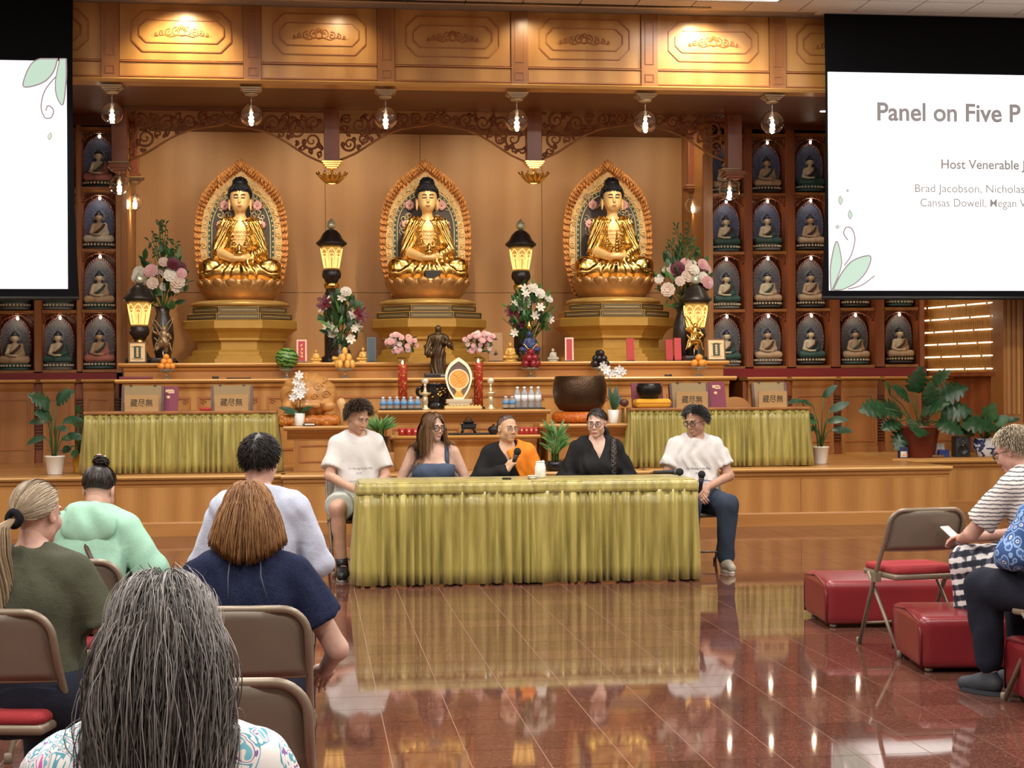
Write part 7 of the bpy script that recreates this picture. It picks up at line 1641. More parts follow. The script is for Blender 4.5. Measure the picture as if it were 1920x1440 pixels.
    def shoes(s, mat_, sole=None, dirs=None, socks=None):
        for i in (0, 1):
            a = s.an[i]; d = Vector(dirs[i]).normalized() if dirs else Vector((.12 if i else -.12, 1, 0)).normalized(); toe = a + d * .15
            ops = [('u', 0, f_rc(Vector((a.x, a.y, .055)) - d * .03, Vector((a.x, a.y, .05)) + d * .05, .042, .045)), ('u', .03, f_rc(Vector((a.x, a.y, .05)) + d * .05, Vector((toe.x, toe.y, .038)), .045, .036)), ('u', .02, f_rc(Vector((a.x, a.y, .06)), Vector((a.x, a.y, .095)), .042, .042)), ('i', .004, f_pl((0, 0, -1), -.012))]
            V, Q = surf(f_comb(ops), Vector((a.x - .25, a.y - .25, -.02)), Vector((a.x + .25, a.y + .25, .2)), .009); o = np_obj('shoe', V, Q, mat_, s.t)
            mid = Vector((a.x, a.y, 0)) + d * .05; sm_ = MB(); n = 18; ps = [(mid.x + d.x * .13 * math.cos(u) - d.y * .045 * math.sin(u), mid.y + d.y * .13 * math.cos(u) + d.x * .045 * math.sin(u)) for u in np.linspace(0, 2 * PI, n, False)]; sm_.extr(ps, .002, .022, 'z').obj('sole', sole or mat_, o)
            if socks: MB().tube([Vector((a.x, a.y, .08)), a.lerp(s.kn[i], .16)], .045, 12).obj('sock', socks, s.t)
    # ---- hair
    def strands(s, n, length, steps, mat_, seed=1, target=None, off=(.006, .022), rad=.0018, up=.0, wav=.0, stiff=.35, keep=None, name='hair', torso=False, tone=lambda t, r: r, cutz=None, start=None, hl=None, tubes=False, jit=.12, hug=None):
        """grow strands from the scalp; target(p, u, t) gives the wanted direction in person space"""
        g = np.random.default_rng(seed); C = np.array((0, -.012, .035)); RR = np.array((.074, .094, .085)); HL = hl or ([-1, -.3, .1, .45, .8, 1], [-.62, -.5, -.1, .3, .55, .62])
        u = g.normal(size=(n * 6, 3)); u /= np.linalg.norm(u, axis=1)[:, None]; u = u[u[:, 2] > np.interp(u[:, 1], HL[0], HL[1])]
        if keep is not None: u = u[keep(u)]
        u = u[:n]; n = len(u); Rm = np.array(s.MH.to_3x3()); tr = np.array(s.MH.translation); lo = g.random(n); of = (off[0] + (off[1] - off[0]) * lo)[:, None]; rnd_ = g.random(n)
        p = C + u * RR * 1.0; nrm = u / RR; nrm /= np.linalg.norm(nrm, axis=1)[:, None]; P_ = (p @ Rm.T) + tr; D = nrm @ Rm.T; U = u; pts = [P_]; L = length * (.75 + .5 * g.random(n)) if not callable(length) else length(u, g); ds = (L / steps)[:, None]; ph = g.random((n, 1)) * 6.28; wd = g.normal(size=(n, 3)); alive = np.ones(n, bool)
        D = D * .25 + (target(P_, U, 0.0, Rm, tr) if target else D) * .75
        if start is not None: D = D * .3 + start(U) @ Rm.T
        fT = f_comb(s.torso_ops(.012)) if torso else None
        for k in range(steps):
            t = (k + 1) / steps; tg = target(P_, U, t, Rm, tr) if target else np.tile(np.array((0, 0, -1.0)), (n, 1)); D = D * (1 - stiff) + tg * stiff + g.normal(size=(n, 3)) * jit; D /= np.linalg.norm(D, axis=1)[:, None] + 1e-9
            W_ = wav * np.sin(ph + t * 9 + wd[:, :1]) * wd * .4; P_ = P_ + (D + W_) * ds
            q = (P_ - tr) @ Rm; e = RR + of; kk = np.linalg.norm((q - C) / e, axis=1); ins = kk < 1 if hug is None else (kk < 1) | (q[:, 2] > hug); q[ins] = C + (q[ins] - C) / kk[ins][:, None]; P_ = q @ Rm.T + tr
            if fT is not None:
                dv = fT(P_.astype(np.float32)); b = dv < of[:, 0]
                if b.any():
                    pb = P_[b].astype(np.float32); eps = .004; gr = np.stack([fT(pb + np.eye(3, dtype=np.float32)[j] * eps) - dv[b] for j in range(3)], 1); gr /= np.linalg.norm(gr, axis=1)[:, None] + 1e-9; P_[b] += gr * (of[b] - dv[b][:, None])
            if cutz is not None:
                zc = cutz if not callable(cutz) else cutz(P_); stop = P_[:, 2] < zc; P_ = np.where((stop & ~alive)[:, None], pts[-1], P_); alive &= ~stop
            pts.append(P_)
        A = np.stack(pts, 1); m_ = steps + 1; tt = np.linspace(0, 1, m_)
        T_ = np.gradient(A, axis=1); T_ /= np.linalg.norm(T_, axis=2)[..., None] + 1e-9; out = A - tr; out = out - (out * T_).sum(2)[..., None] * T_; out /= np.linalg.norm(out, axis=2)[..., None] + 1e-9; B_ = np.cross(T_, out); rr = (rad * np.interp(tt, [0, .6, 1], [1, 1, .35]))[None, :, None]
        if tubes:
            vs = np.stack([A + out * rr, A + (-.5 * out + .87 * B_) * rr, A + (-.5 * out - .87 * B_) * rr], 2); ns = 3; pairs = [(0, 1), (1, 2), (2, 0)]
        else: vs = np.stack([A + B_ * rr * 1.3, A + out * rr * .3 - B_ * rr * 1.3], 2); ns = 2; pairs = [(0, 1)]
        V = vs.reshape(-1, 3); base = (np.arange(n)[:, None] * m_ + np.arange(steps)[None]).reshape(-1) * ns; Q = np.concatenate([np.stack([base + a, base + b, base + ns + b, base + ns + a], 1) for a, b in pairs])
        o = np_obj(name, V, Q, mat_, s.t); at = o.data.attributes.new('tone', 'FLOAT', 'POINT'); tn = np.clip(np.stack([tone(x, rnd_) for x in tt], 1), 0, 1); at.data.foreach_set('value', np.repeat(tn.reshape(-1), ns).astype(np.float32)); return o
    def cap(s, mat_, grow=.008, name='hair_base', hl=None, tone=.3):
        HL = hl or ([-1, -.3, .1, .45, .8, 1], [-.66, -.54, -.1, .34, .6, .66]); C = np.array((0, -.012, .035), np.float32); e = f_el(C, (.073 + grow, .093 + grow, .084 + grow))
        def f(p):
            q = (p - C) / np.array((.08, .1, .09), np.float32); L = np.linalg.norm(q, axis=1) + 1e-6; zz = q[:, 2] / L; lim = np.interp(q[:, 1] / L, HL[0], HL[1]).astype(np.float32); return np.maximum(e(p), (lim - zz) * .09)
        V, Q = surf(f, (-.12, -.14, -.1), (.12, .12, .16), .006); o = np_obj(name, V, Q, mat_, s.t); o.matrix_local = s.MH; at = o.data.attributes.new('tone', 'FLOAT', 'POINT'); at.data.foreach_set('value', np.full(len(V), tone, np.float32)); return o
DOWN = np.array((0, 0, -1.0))
def comb(fwd=0.0, side=0.0, down=.6, back=0.0, upk=0.0):
    """short hair: directions in head space"""
    def f(P_, U, t, Rm, tr):
        d = np.stack([np.sign(U[:, 0]) * side + U[:, 0] * .3, np.full(len(U), fwd - back) + U[:, 1] * .2, -down * (1 - U[:, 2] * .8) + upk * U[:, 2]], 1); return (d / (np.linalg.norm(d, axis=1)[:, None] + 1e-6)) @ Rm.T
    return f
def chest_text(pr, s, x, z, wid, size, m_, name='shirt_print'):
    """printed words laid on the shirt front"""
    c = bpy.data.curves.new('print', 'FONT'); c.body = s; c.size = size; c.align_x = 'CENTER'; c.shear = .25; tmp = bpy.data.objects.new('tmp', c); COL.objects.link(tmp); dg = bpy.context.evaluated_depsgraph_get(); dg.update(); me = bpy.data.meshes.new_from_object(tmp.evaluated_get(dg)); bpy.data.objects.remove(tmp)
    xs = [v.co.x for v in me.vertices]; k = wid / (max(xs) - min(xs)); bm = bmesh.new(); bm.from_mesh(me); bmesh.ops.subdivide_edges(bm, edges=[e for e in bm.edges if e.calc_length() > .01], cuts=1); bm.to_mesh(me); bm.free()
    co = np.array([(-(v.co.x) * k + x, .5, v.co.y + z) for v in me.vertices], np.float32); return co, me
def project_print(pr, shirt, items, m_, off=.0035):
    """drop flat print geometry (x, z in torso height) onto the shirt's front surface"""
    from mathutils.bvhtree import BVHTree
    me = shirt.data; bvh = BVHTree.FromPolygons([v.co for v in me.vertices], [p.vertices[:] for p in me.polygons])
    for name, co, polys in items:
        vs = []
        for (x, y, z) in co:
            h = bvh.ray_cast(Vector((x, 1.0, z)), Vector((0, -1, 0))); vs.append(Vector((x, (h[0].y if h[0] else .2) + off, z)))
        m2 = bpy.data.meshes.new(name); m2.from_pydata(vs, [], polys); m2.materials.append(m_); o = bpy.data.objects.new(name, m2); COL.objects.link(o); o.parent = pr.t
def print_words(pr, shirt, lines, m_, glyphs=True):
    items = []
    for s, x, z, wid, size in lines:
        co, me = chest_text(pr, s, x, z, wid, size, m_); items.append(('shirt_print', co, [p.vertices[:] for p in me.polygons]))
    project_print(pr, shirt, items, m_)
def print_book(pr, shirt, x, z, w, h, m_):
    """open-book mark: two curved wings"""
    for s in (-1, 1):
        co = []; n = 12
        for i in range(n + 1):
            u = i / n; zt = z + h * (.9 * math.sin(PI * (.25 + .6 * u)) - .2) ; co += [(x + s * u * w / 2, 0, zt), (x + s * u * w / 2, 0, zt - h * .45 * (1 - .3 * u))]
        project_print(pr, shirt, [('book_print', co, [(2 * i, 2 * i + 1, 2 * i + 3, 2 * i + 2) for i in range(n)])], m_)
# ---- clothing materials
TEE = cloth('white_tee', (.66, .64, .62), (.70, .68, .66), .85, .5); DENIM = cloth('blue_denim', (.022, .032, .055), (.055, .07, .105), .8, .3, 500); DENT = cloth('denim_top', (.045, .065, .11), (.10, .13, .19), .8, .2, 420)
SHORTS = cloth('pale_shorts', S2L((170, 176, 168)), S2L((190, 194, 186)), .85, .4); BLKR = cloth('black_robe', (.010, .010, .011), (.018, .017, .017), .75, .5); KESA = cloth('orange_kesa', S2L((226, 122, 28)), S2L((236, 140, 44)), .6, .5)
OLIVE = cloth('olive_tee', S2L((72, 74, 60)), S2L((84, 86, 70)), .85, .5); MINT = cloth('mint_nylon', S2L((150, 196, 172)), S2L((166, 210, 186)), .55, .7, 300, 7); NAVY = cloth('navy_gauze', (.010, .014, .04), (.018, .024, .06), .85, .4, 160); OXF = cloth('pale_blue_oxford', S2L((186, 194, 216)), S2L((204, 210, 228)), .8, .5)
DARKP = cloth('dark_trousers', (.012, .014, .024), (.02, .022, .035), .8, .3)
def striped_knit():
    m_, nt, b = new_mat('striped_knit'); w_ = N(nt, 'ShaderNodeTexWave', Scale=15.0, Distortion=2.2, Detail=2.0); w_.bands_direction = 'Z'; w_.inputs['Detail Scale'].default_value = 2.0; nt.links.new(coords(nt), w_.inputs['Vector']); r_ = ramp(nt, [(.55, S2L((222, 214, 206))), (.85, S2L((104, 100, 104)))], w_.outputs['Fac']); nt.links.new(r_.outputs[0], b.inputs['Base Color']); b.inputs['Roughness'].default_value = .85; return m_
def plaid():
    m_, nt, b = new_mat('plaid_cotton'); v = coords(nt, (1, 1, 1), 'Object', (.2, .1, .3)); prev = None
    for ax in ('X', 'Y', 'Z'):
        w_ = N(nt, 'ShaderNodeTexWave', Scale=5.5); w_.bands_direction = ax; nt.links.new(v, w_.inputs['Vector']); r_ = ramp(nt, [(.35, (.02, .02, .04)), (.5, (.5, .5, .5)), (.75, (1, 1, 1))], w_.outputs['Fac'])
        if prev is None: prev = r_.outputs[0]
        else: mx = nt.nodes.new('ShaderNodeMix'); mx.data_type = 'RGBA'; mx.inputs[0].default_value = .5; nt.links.new(prev, mx.inputs[6]); nt.links.new(r_.outputs[0], mx.inputs[7]); prev = mx.outputs[2]
    r2 = ramp(nt, [(.3, (.012, .014, .03)), (.55, (.10, .10, .13)), (.75, (.72, .70, .68))], prev); nt.links.new(r2.outputs[0], b.inputs['Base Color']); b.inputs['Roughness'].default_value = .85; return m_
def floral(name, stops, sc_):
    m_, nt, b = new_mat(name); v = N(nt, 'ShaderNodeTexVoronoi', Scale=float(sc_)); n_ = N(nt, 'ShaderNodeTexNoise', Scale=sc_ * .5, Detail=2.0); c = coords(nt); ad = N(nt, 'ShaderNodeVectorMath', operation='MULTIPLY_ADD'); ad.inputs[1].default_value = (.05, .05, .05); nt.links.new(n_.outputs['Color'], ad.inputs[0]); nt.links.new(c, ad.inputs[2]); nt.links.new(c, n_.inputs['Vector']); nt.links.new(ad.outputs[0], v.inputs['Vector'])
    r_ = ramp(nt, stops, v.outputs['Distance'], 'CONSTANT'); nt.links.new(r_.outputs[0], b.inputs['Base Color']); b.inputs['Roughness'].default_value = .8; return m_
def paisley():
    m_, nt, b = new_mat('paisley_print'); c = coords(nt); n_ = N(nt, 'ShaderNodeTexNoise', Scale=9.0, Detail=2.0, Distortion=2.5); nt.links.new(c, n_.inputs['Vector'])
    r_ = ramp(nt, [(.0, (.80, .77, .76)), (.40, (.80, .77, .76)), (.43, (.10, .35, .45)), (.47, (.80, .77, .76)), (.51, (.22, .12, .34)), (.53, (.80, .72, .68)), (.57, (.16, .45, .55)), (.61, (.80, .77, .76)), (.66, (.62, .12, .42)), (.69, (.80, .74, .72))], n_.outputs[0], 'CONSTANT'); nt.links.new(r_.outputs[0], b.inputs['Base Color']); b.inputs['Roughness'].default_value = .8; return m_
H_BROWN = hair_mat('hair_brown', (.025, .014, .008), (.11, .065, .035)); H_LIGHT = hair_mat('hair_light_brown', (.07, .032, .014), (.30, .16, .075)); H_DARK = hair_mat('hair_dark', (.010, .007, .006), (.045, .03, .022)); H_BLACKG = hair_mat('hair_dark_grey', (.012, .010, .010), (.09, .08, .075))
H_AUB = hair_mat('hair_auburn', (.16, .065, .022), (.48, .25, .10)); H_BLOND = hair_mat('hair_ash_blond', (.16, .11, .07), (.58, .46, .30)); H_GREYB = hair_mat('hair_grey_brown', (.028, .021, .018), (.34, .31, .29)); H_WHITE = hair_mat('hair_grey_blond', (.20, .15, .09), (.68, .58, .42)); H_STUB = hair_mat('hair_stubble', (.05, .045, .042), (.12, .11, .10))
YPN = 13.0
def at(px, Y=YPN): return (PX(px, Y), Y, 0)
# 1 young man in white T-shirt and shorts
p = Person('young man in white T-shirt and pale shorts looking down at left table end', at(668, 13.02), PI + R(4), 1.03, 2, (32, -20, 0), skin=(.56, .33, .23), bw=1.0, elbow=((-.215, .05, .74), (.215, .08, .75)), wrist=((-.12, .30, .66), (.02, .33, .645)), knee=((-.12, .45, .53), (.19, .44, .53)), ankle=((-.14, .42, .09), (.15, .42, .09))).body().face(smile=.0, closed=.8)
sh = p.shirt(TEE, .02, .74, (.062, .074), .068, -.12, seed=2, wr=.0055); p.pants(SHORTS, .022, .40, seed=4, name='shorts', flare=.004); p.shoes(BLACKM, mat('sole_pale', (.35, .33, .3), .6), socks=BLACKM)
print_words(p, sh, [("I'm Moving in the Way", -.015, .80, .19, .026), ('SGVK', 0, .765, .045, .02)], mat('print_grey', (.25, .25, .26), .8)); print_book(p, sh, 0, .70, .2, .025, mat('print_pale', (.5, .48, .48), .8))
p.cap(H_BROWN, .010); p.strands(1150, .055, 6, H_BROWN, 3, comb(.7, .3, .35, upk=.25), (.008, .024), .002, wav=.6, stiff=.5, jit=.2, tubes=True)
# 2 woman with long light brown hair
p = Person('woman with long light brown hair, glasses and denim top at the table', at(812, 13.1), PI - R(4), .955, 0, (34, -2, 0), True, 1.12, (.66, .42, .32), elbow=((-.29, .0, .72), (.29, .0, .72)), wrist=((-.12, .27, .68), (.12, .27, .68))).body().face((.12, .1, .08), (.1, .05, .03), .9, lips=(.48, .16, .15)).glasses(mat('tortoise', (.05, .018, .014), .3), .027, .024, .0026)
p.shirt(DENT, .013, 0, neck=.04, hem=-.1, name='denim_top', wr=.003, seed=5, cut=[('i', .01, xf(f_pl((0, -.12, 1), .335), p.ML)), ('i', .01, xf(lambda q: np.abs(q[:, 0]) - .19, p.ML))])
for i in (-1, 1): MB().tube([p.T(i * .10, .115, .31), p.T(i * .105, .085, .42), p.T(i * .1, .02, .52), p.T(i * .1, -.06, .5), p.T(i * .095, -.115, .40), p.T(i * .09, -.125, .3)], .02, 6).obj('strap', DENT, p.t)
p.pants(DENIM, .02, .97, seed=7); p.shoes(BLACKM); p.cap(H_LIGHT, .01, tone=.25)
def long_t(P_, U, t, Rm, tr):
    d = np.zeros_like(P_); d[:, 2] = -1; q = (P_ - tr) @ Rm; s_ = np.sign(np.where(np.abs(q[:, 0]) < .004, U[:, 0], q[:, 0])); lo = np.stack([s_ * (.9 if t < .22 else .12), np.where(q[:, 1] > .02, -.5, 0.0) * (1 if t < .3 else 0) + (.22 if t > .35 else 0), np.full(len(P_), -.55 if t < .22 else -1)], 1); return lo @ Rm.T * .6 + d * .5
p.strands(1700, .34, 18, H_LIGHT, 8, long_t, (.006, .02), .002, stiff=.55, jit=.07, hug=.03, tubes=False, torso=True, tone=lambda t, r: r * .6 + .35 * t, cutz=.80)
# 3 monk with microphone
p3 = Person('shaven-headed monk in black robe and orange sash speaking into a microphone', at(950, 13.02), PI - R(2), .94, 2, (28, 3, -4), skin=(.60, .36, .22), bw=.97, elbow=((-.24, .0, .76), (.25, .05, .77)), wrist=((-.12, .27, .68), (.035, .225, .85)), hand=[None, dict(d=(-.55, .1, .80), n=(-.55, -.6, -.35), side=1, curl=.95, thumb=1.0)]).body().face((.03, .02, .015), (.03, .025, .02), 1.5, .35, (.42, .18, .15), True).glasses(mat('wire_frame', (.3, .27, .22), .3, metal=.8), .025, .017, .0011)
vee = lambda pr: [('s', .008, xf(lambda q: np.maximum(np.abs(q[:, 0]) - np.clip((q[:, 2] - .36) * .42, 0, .2), .02 - q[:, 1]), pr.ML))]
p3.shirt(BLKR, .022, .93, (.066, .074), .062, -.14, long=True, name='robe', seed=9, wr=.005, cut=vee(p3)); p3.pants(BLKR, .04, .97, seed=2, name='robe_skirt'); p3.shoes(BLACKM)
p3.garment('orange_sash', p3.torso_ops(.036) + [('u', .03, f_rc(p3.sh[0], p3.el[0].lerp(p3.sh[0], .1), .095, .105)), ('s', .01, xf(f_el((0, .02, .565), (.085, .12, .1)), p3.ML)), ('i', .01, xf(lambda q: (q[:, 0] * 1.0 + .0 + (q[:, 2] - .38) * -.55 - .0) / 1.14 - np.where(q[:, 1] > 0, -.03, -.02), p3.ML)), ('i', .005, xf(f_pl((0, 0, -1), .1), p3.ML))], KESA, wr=.0045, seed=12)
MB().ball((0, 0, 0), .012, 10).obj('sash_clasp', IVORY, p3.t, p3.T(-.06, .155, .40)); p3.strands(2600, .007, 2, H_STUB, 4, None, (.0, .002), .0012, jit=.3, hl=([-1, -.3, .1, .45, .8, 1], [-.62, -.5, -.05, .38, .66, .74]), tubes=False); p3.cap(mat('stubble_skin', (.30, .19, .13), .6), .0012)
Rz = Matrix.Rotation(PI - R(2), 4, 'Z'); wv = Matrix.Translation(at(950, 13.02)) @ Rz @ Matrix.Scale(.94, 4); mw = p3.wr[1] + Vector((-.55, .1, .80)).normalized() * .078 + Vector((-.3, -.2, -.2)).normalized() * .028; md = (Rz @ Vector((-.32, .25, 1.0))).normalized()
microphone('black handheld microphone held by the monk', (wv @ mw) + md * .04, md)
# 4 woman in black with braid
p = Person('woman in black robe with glasses and a long dark braid', at(1117, 13.05), PI + R(2), .972, 1, (-24, -3, 0), True, 1.08, (.66, .43, .34), elbow=((-.27, .02, .73), (.27, .02, .73)), wrist=((-.1, .28, .67), (.1, .28, .67))).body().face((.10, .08, .06), (.06, .035, .025), -.4, lips=(.48, .22, .2)).glasses(mat('tortoise', (.05, .02, .015), .3), .026, .022, .0018)
p.shirt(BLKR, .024, .95, (.07, .078), .06, -.14, long=True, name='robe', seed=15, wr=.005, cut=vee(p)); p.pants(BLKR, .04, .97, seed=6, name='robe_skirt'); p.shoes(BLACKM); p.cap(H_DARK, .008)
tie = np.array(p.MH @ Vector((-.05, -.085, -.04)))
def to_tie(P_, U, t, Rm, tr):
    d = tie - P_; q = (P_ - tr) @ Rm; out = q / (np.linalg.norm(q, axis=1)[:, None] + 1e-6) @ Rm.T; L = np.linalg.norm(d, axis=1)[:, None] + 1e-6; return d / L + out * .15
p.strands(1300, .17, 10, H_DARK, 6, to_tie, (.004, .010), .0018, stiff=.7, jit=.04, tubes=False, tone=lambda t, r: r * .8)
bp = [Vector(tie), p.T(-.115, -.06, .50), p.T(-.125, .045, .51), p.T(-.115, .125, .42), p.T(-.10, .165, .32), p.T(-.095, .17, .22), p.T(-.10, .16, .12)]
def resample(pts, n):
    L = [0]; 
    for a, b in zip(pts[:-1], pts[1:]): L.append(L[-1] + (b - a).length)
    out = []
    for i in range(n):
        s_ = L[-1] * i / (n - 1); j = max(k for k in range(len(L)) if L[k] <= s_ + 1e-9); j = min(j, len(pts) - 2); f_ = (s_ - L[j]) / max(1e-9, L[j + 1] - L[j]); out.append(pts[j].lerp(pts[j + 1], f_))
    return out
br = MB(); c_ = resample(bp, 60)
for k in range(3): br.tube([q + Vector((.014 * math.sin(i * .55 + k * 2.09), .007 * math.cos(i * 1.1 + k * 4.2), 0)) for i, q in enumerate(c_)], [.016 if i < 54 else .016 - .002 * (i - 54) for i in range(60)], 6)
o = br.obj('braid', H_DARK, p.t); at_ = o.data.attributes.new('tone', 'FLOAT', 'POINT'); at_.data.foreach_set('value', np.full(len(o.data.vertices), .35, np.float32)); MB().ball((0, 0, 0), (.013, .013, .01), 8).obj('hair_tie', WHITE, p.t, c_[44])
# 5 man in white T-shirt with dark glasses
p5 = Person('man in white T-shirt and jeans with dark glasses at the right table end', at(1303, 13.06), PI - R(3), .985, 1, (-46, -14, 0), skin=(.50, .29, .20), bw=1.12, elbow=((-.27, .05, .74), (.25, .05, .74)), wrist=((-.03, .33, .66), (.05, .33, .64)), knee=((-.17, .46, .53), (.13, .46, .53)), ankle=((-.16, .43, .09), (.13, .45, .09)), hand=[dict(d=(.35, .75, -.5), n=(.7, -.3, -.6), side=-1, curl=.6), dict(d=(-.2, .8, -.5), n=(-.6, -.4, -.6), side=1, curl=.5)]).body().face((.05, .03, .02), (.025, .02, .018), -.2, .3, (.40, .18, .15)).glasses(BLACKM, .026, .019, .0024)
sh = p5.shirt(TEE, .02, .68, (.07, .084), .07, -.13, seed=22, wr=.0055); p5.pants(DENIM, .024, .97, seed=24); p5.shoes(mat('sneaker_grey', S2L((170, 160, 140)), .7, vary=.2), WHITE)
PRG = mat('print_dark', (.06, .06, .07), .8); print_words(p5, sh, [("I'm Moving in the Way", 0, .80, .2, .027), ('SGVK', .005, .765, .05, .022)], PRG); print_book(p5, sh, 0, .70, .22, .026, mat('print_slate', (.22, .2, .24), .8))
p5.cap(H_BLACKG, .007, tone=.1); p5.strands(1150, .05, 6, H_BLACKG, 5, comb(.35, .55, .5, upk=.1), (.006, .017), .002, stiff=.55, jit=.12, tubes=True, tone=lambda t, r: r * r * .9)
wv = Matrix.Translation(at(1303, 13.06)) @ Matrix.Rotation(PI - R(3), 4, 'Z') @ Matrix.Scale(.985, 4); d5 = Vector((-.05, .25, 1.0)).normalized(); d5w = (Matrix.Rotation(PI - R(3), 4, 'Z') @ d5)
microphone('black handheld microphone resting in the hands of the man in jeans', wv @ Vector((.03, .40, .70)), d5w)
# ---- audience, seen from behind
def seat_at(px, d):
    """floor point of a sitter whose torso is at camera depth d below pixel column px"""
    v = FW * d + CR * ((px - 960) / FPX * d); return (v.x, v.y, 0)
# 6 foreground woman with long grey-brown hair
p = Person('woman with long grey-brown hair and paisley blouse in the nearest row', seat_at(303, 2.52), R(-4), .90, -2, (2, -4, 0), True, 1.0, (.55, .34, .25)).body().face()
p.shirt(paisley(), .02, .75, (.072, .082), .07, -.1, name='blouse', seed=31, wr=.004); p.pants(DARKP, .02, .97); p.shoes(BLACKM); p.cap(H_GREYB, .006, tone=.3, hl=([-1, 1], [-.9, .5]))
def mane(P_, U, t, Rm, tr):
    q = (P_ - tr) @ Rm; top = np.clip((U[:, 2] - .2) / .5, 0, 1); sx = np.sign(U[:, 0]); lo = np.stack([sx * .5 * top * (t < .14) * (U[:, 1] > .05) + (U[:, 0] * .2 if t < .2 else -1.6 * q[:, 0]), np.where(q[:, 1] > -.03, -.9, -.1) * (1 if t < .4 else .15), -1.0 + .7 * top * (t < .12)], 1); return lo / np.linalg.norm(lo, axis=1)[:, None] @ Rm.T
p.strands(4000, .50, 18, H_GREYB, 41, mane, (.004, .020), .0012, stiff=.5, jit=.06, wav=.4, tubes=True, hug=.035, torso=True, tone=lambda t, r: np.clip(r ** 1.8 * (.95 - .35 * t) + .25 * np.exp(-t * 6), 0, 1), hl=([-1, -.3, .1, .45, .8, 1], [-.75, -.6, -.2, .2, .5, .6]))
p.strands(160, .50, 18, H_GREYB, 42, mane, (.022, .03), .0005, stiff=.45, jit=.10, wav=.25, hug=.035, torso=True, tone=lambda t, r: .5 + .4 * r, name='loose_hair')
# 7 woman with auburn bob, navy top
p = Person('woman with auburn bob and navy top seated in the middle of the audience', seat_at(462, 5.35), R(-3), .875, 3, (0, -6, 0), True, 1.16, (.60, .38, .30), elbow=((-.30, .04, .72), (.33, .02, .70)), wrist=((-.12, .25, .66), (.28, .2, .60))).body().face()
p.shirt(NAVY, .018, .62, (.072, .09), .085, -.12, name='navy_top', seed=35, wr=.004); p.pants(DARKP, .03, .97, seed=8); p.shoes(BLACKM); p.cap(H_AUB, .014, tone=.2, hl=([-1, 1], [-.95, .5]))
def bob(P_, U, t, Rm, tr):
    q = (P_ - tr) @ Rm; s_ = np.sign(np.where(np.abs(q[:, 0]) < .004, U[:, 0], q[:, 0])); r_ = np.sqrt((q[:, :2] ** 2).sum(1)) + 1e-6; ins = .7 if t < .5 else (0 if t < .68 else -2.4); lo = np.stack([q[:, 0] / r_ * .22 * ins + s_ * .03, q[:, 1] / r_ * .22 * ins - np.where(q[:, 1] > 0.02, .5, 0), np.full(len(P_), -.55 if t < .35 else -1.0)], 1); return lo @ Rm.T
p.strands(2300, .27, 13, H_AUB, 51, bob, (.006, .026), .0016, stiff=.5, jit=.04, tubes=True, hug=.045, tone=lambda t, r: r * .75 + .2 * (1 - t), cutz=lambda P_: 1.055 + 3.0 * P_[:, 0] ** 2, hl=([-1, -.3, .1, .45, .8, 1], [-.75, -.65, -.25, .2, .5, .6]))
for q in (-1, 1): MB().tube([p.T(q * .05, -.10, .52), p.T(q * .055, -.145, .44), p.T(q * .06 + .01, -.15, .36)], .0022, 5).obj('tie_cord', mat('cord_navy', (.10, .11, .15), .7), p.t)
# 8 man in pale blue shirt
p = Person('man with short dark hair in pale blue shirt, back turned to the camera', seat_at(484, 7.0), R(-6), .965, 2, (-8, -5, 0), skin=(.58, .34, .26), bw=1.02, elbow=((-.26, .05, .74), (.26, .05, .74)), wrist=((-.12, .3, .68), (.12, .3, .68))).body().face()
p.shirt(OXF, .018, .9, (.066, .06), .068, -.12, long=True, name='dress_shirt', seed=36, wr=.005); p.pants(DARKP, .022, .97); p.shoes(BLACKM)
MB().tube([p.T(.062 * math.cos(a), -.012 + .066 * math.sin(a), .525 + .012 * math.sin(a)) for a in np.linspace(0, 2 * PI, 24, False)], .016, 6, closed=True).obj('collar', OXF, p.t)
p.cap(H_DARK, .006, tone=.3, hl=([-1, -.3, .1, .45, .8, 1], [-.72, -.62, -.1, .34, .6, .66])); p.strands(1900, .028, 4, H_DARK, 61, comb(.2, .3, .8), (.005, .013), .0017, stiff=.5, jit=.08, tubes=True, tone=lambda t, r: r * .55, keep=lambda u: ((u[:, 0] - .15) ** 2 + (u[:, 1] + .45) ** 2 > .035) | (u[:, 2] < .5), hl=([-1, -.3, .1, .45, .8, 1], [-.72, -.62, -.1, .34, .6, .66]))
# 9 woman with ponytail, olive T-shirt
p = Person('woman with ash blond ponytail and olive T-shirt at the left edge', seat_at(58, 5.3), R(-14), .89, 3, (-14, -3, 0), True, 1.12, (.62, .38, .30), elbow=((-.27, .05, .72), (.29, .04, .71)), wrist=((-.12, .28, .66), (.26, .16, .56))).body().face()
p.shirt(OLIVE, .016, .68, (.066, .076), .075, -.12, name='olive_shirt', seed=37, wr=.0045); p.pants(DARKP, .04, .97, seed=9); p.shoes(BLACKM); p.cap(H_BLOND, .009, tone=.35)
tie = np.array(p.MH @ Vector((-.012, -.112, -.012)))
p.strands(1800, .2, 12, H_BLOND, 71, to_tie, (.004, .012), .0016, stiff=.7, jit=.03, tubes=False, tone=lambda t, r: r * .75)
MB().tube([Vector(tie) + (p.MH.to_3x3() @ Vector((.024 * math.cos(a), -.004, .024 * math.sin(a)))) for a in np.linspace(0, 2 * PI, 16, False)], .015, 7, closed=True).obj('scrunchie', cloth('black_velvet', (.008, .008, .010), (.02, .02, .024), .9), p.t)
g = np.random.default_rng(5); tl = MB()
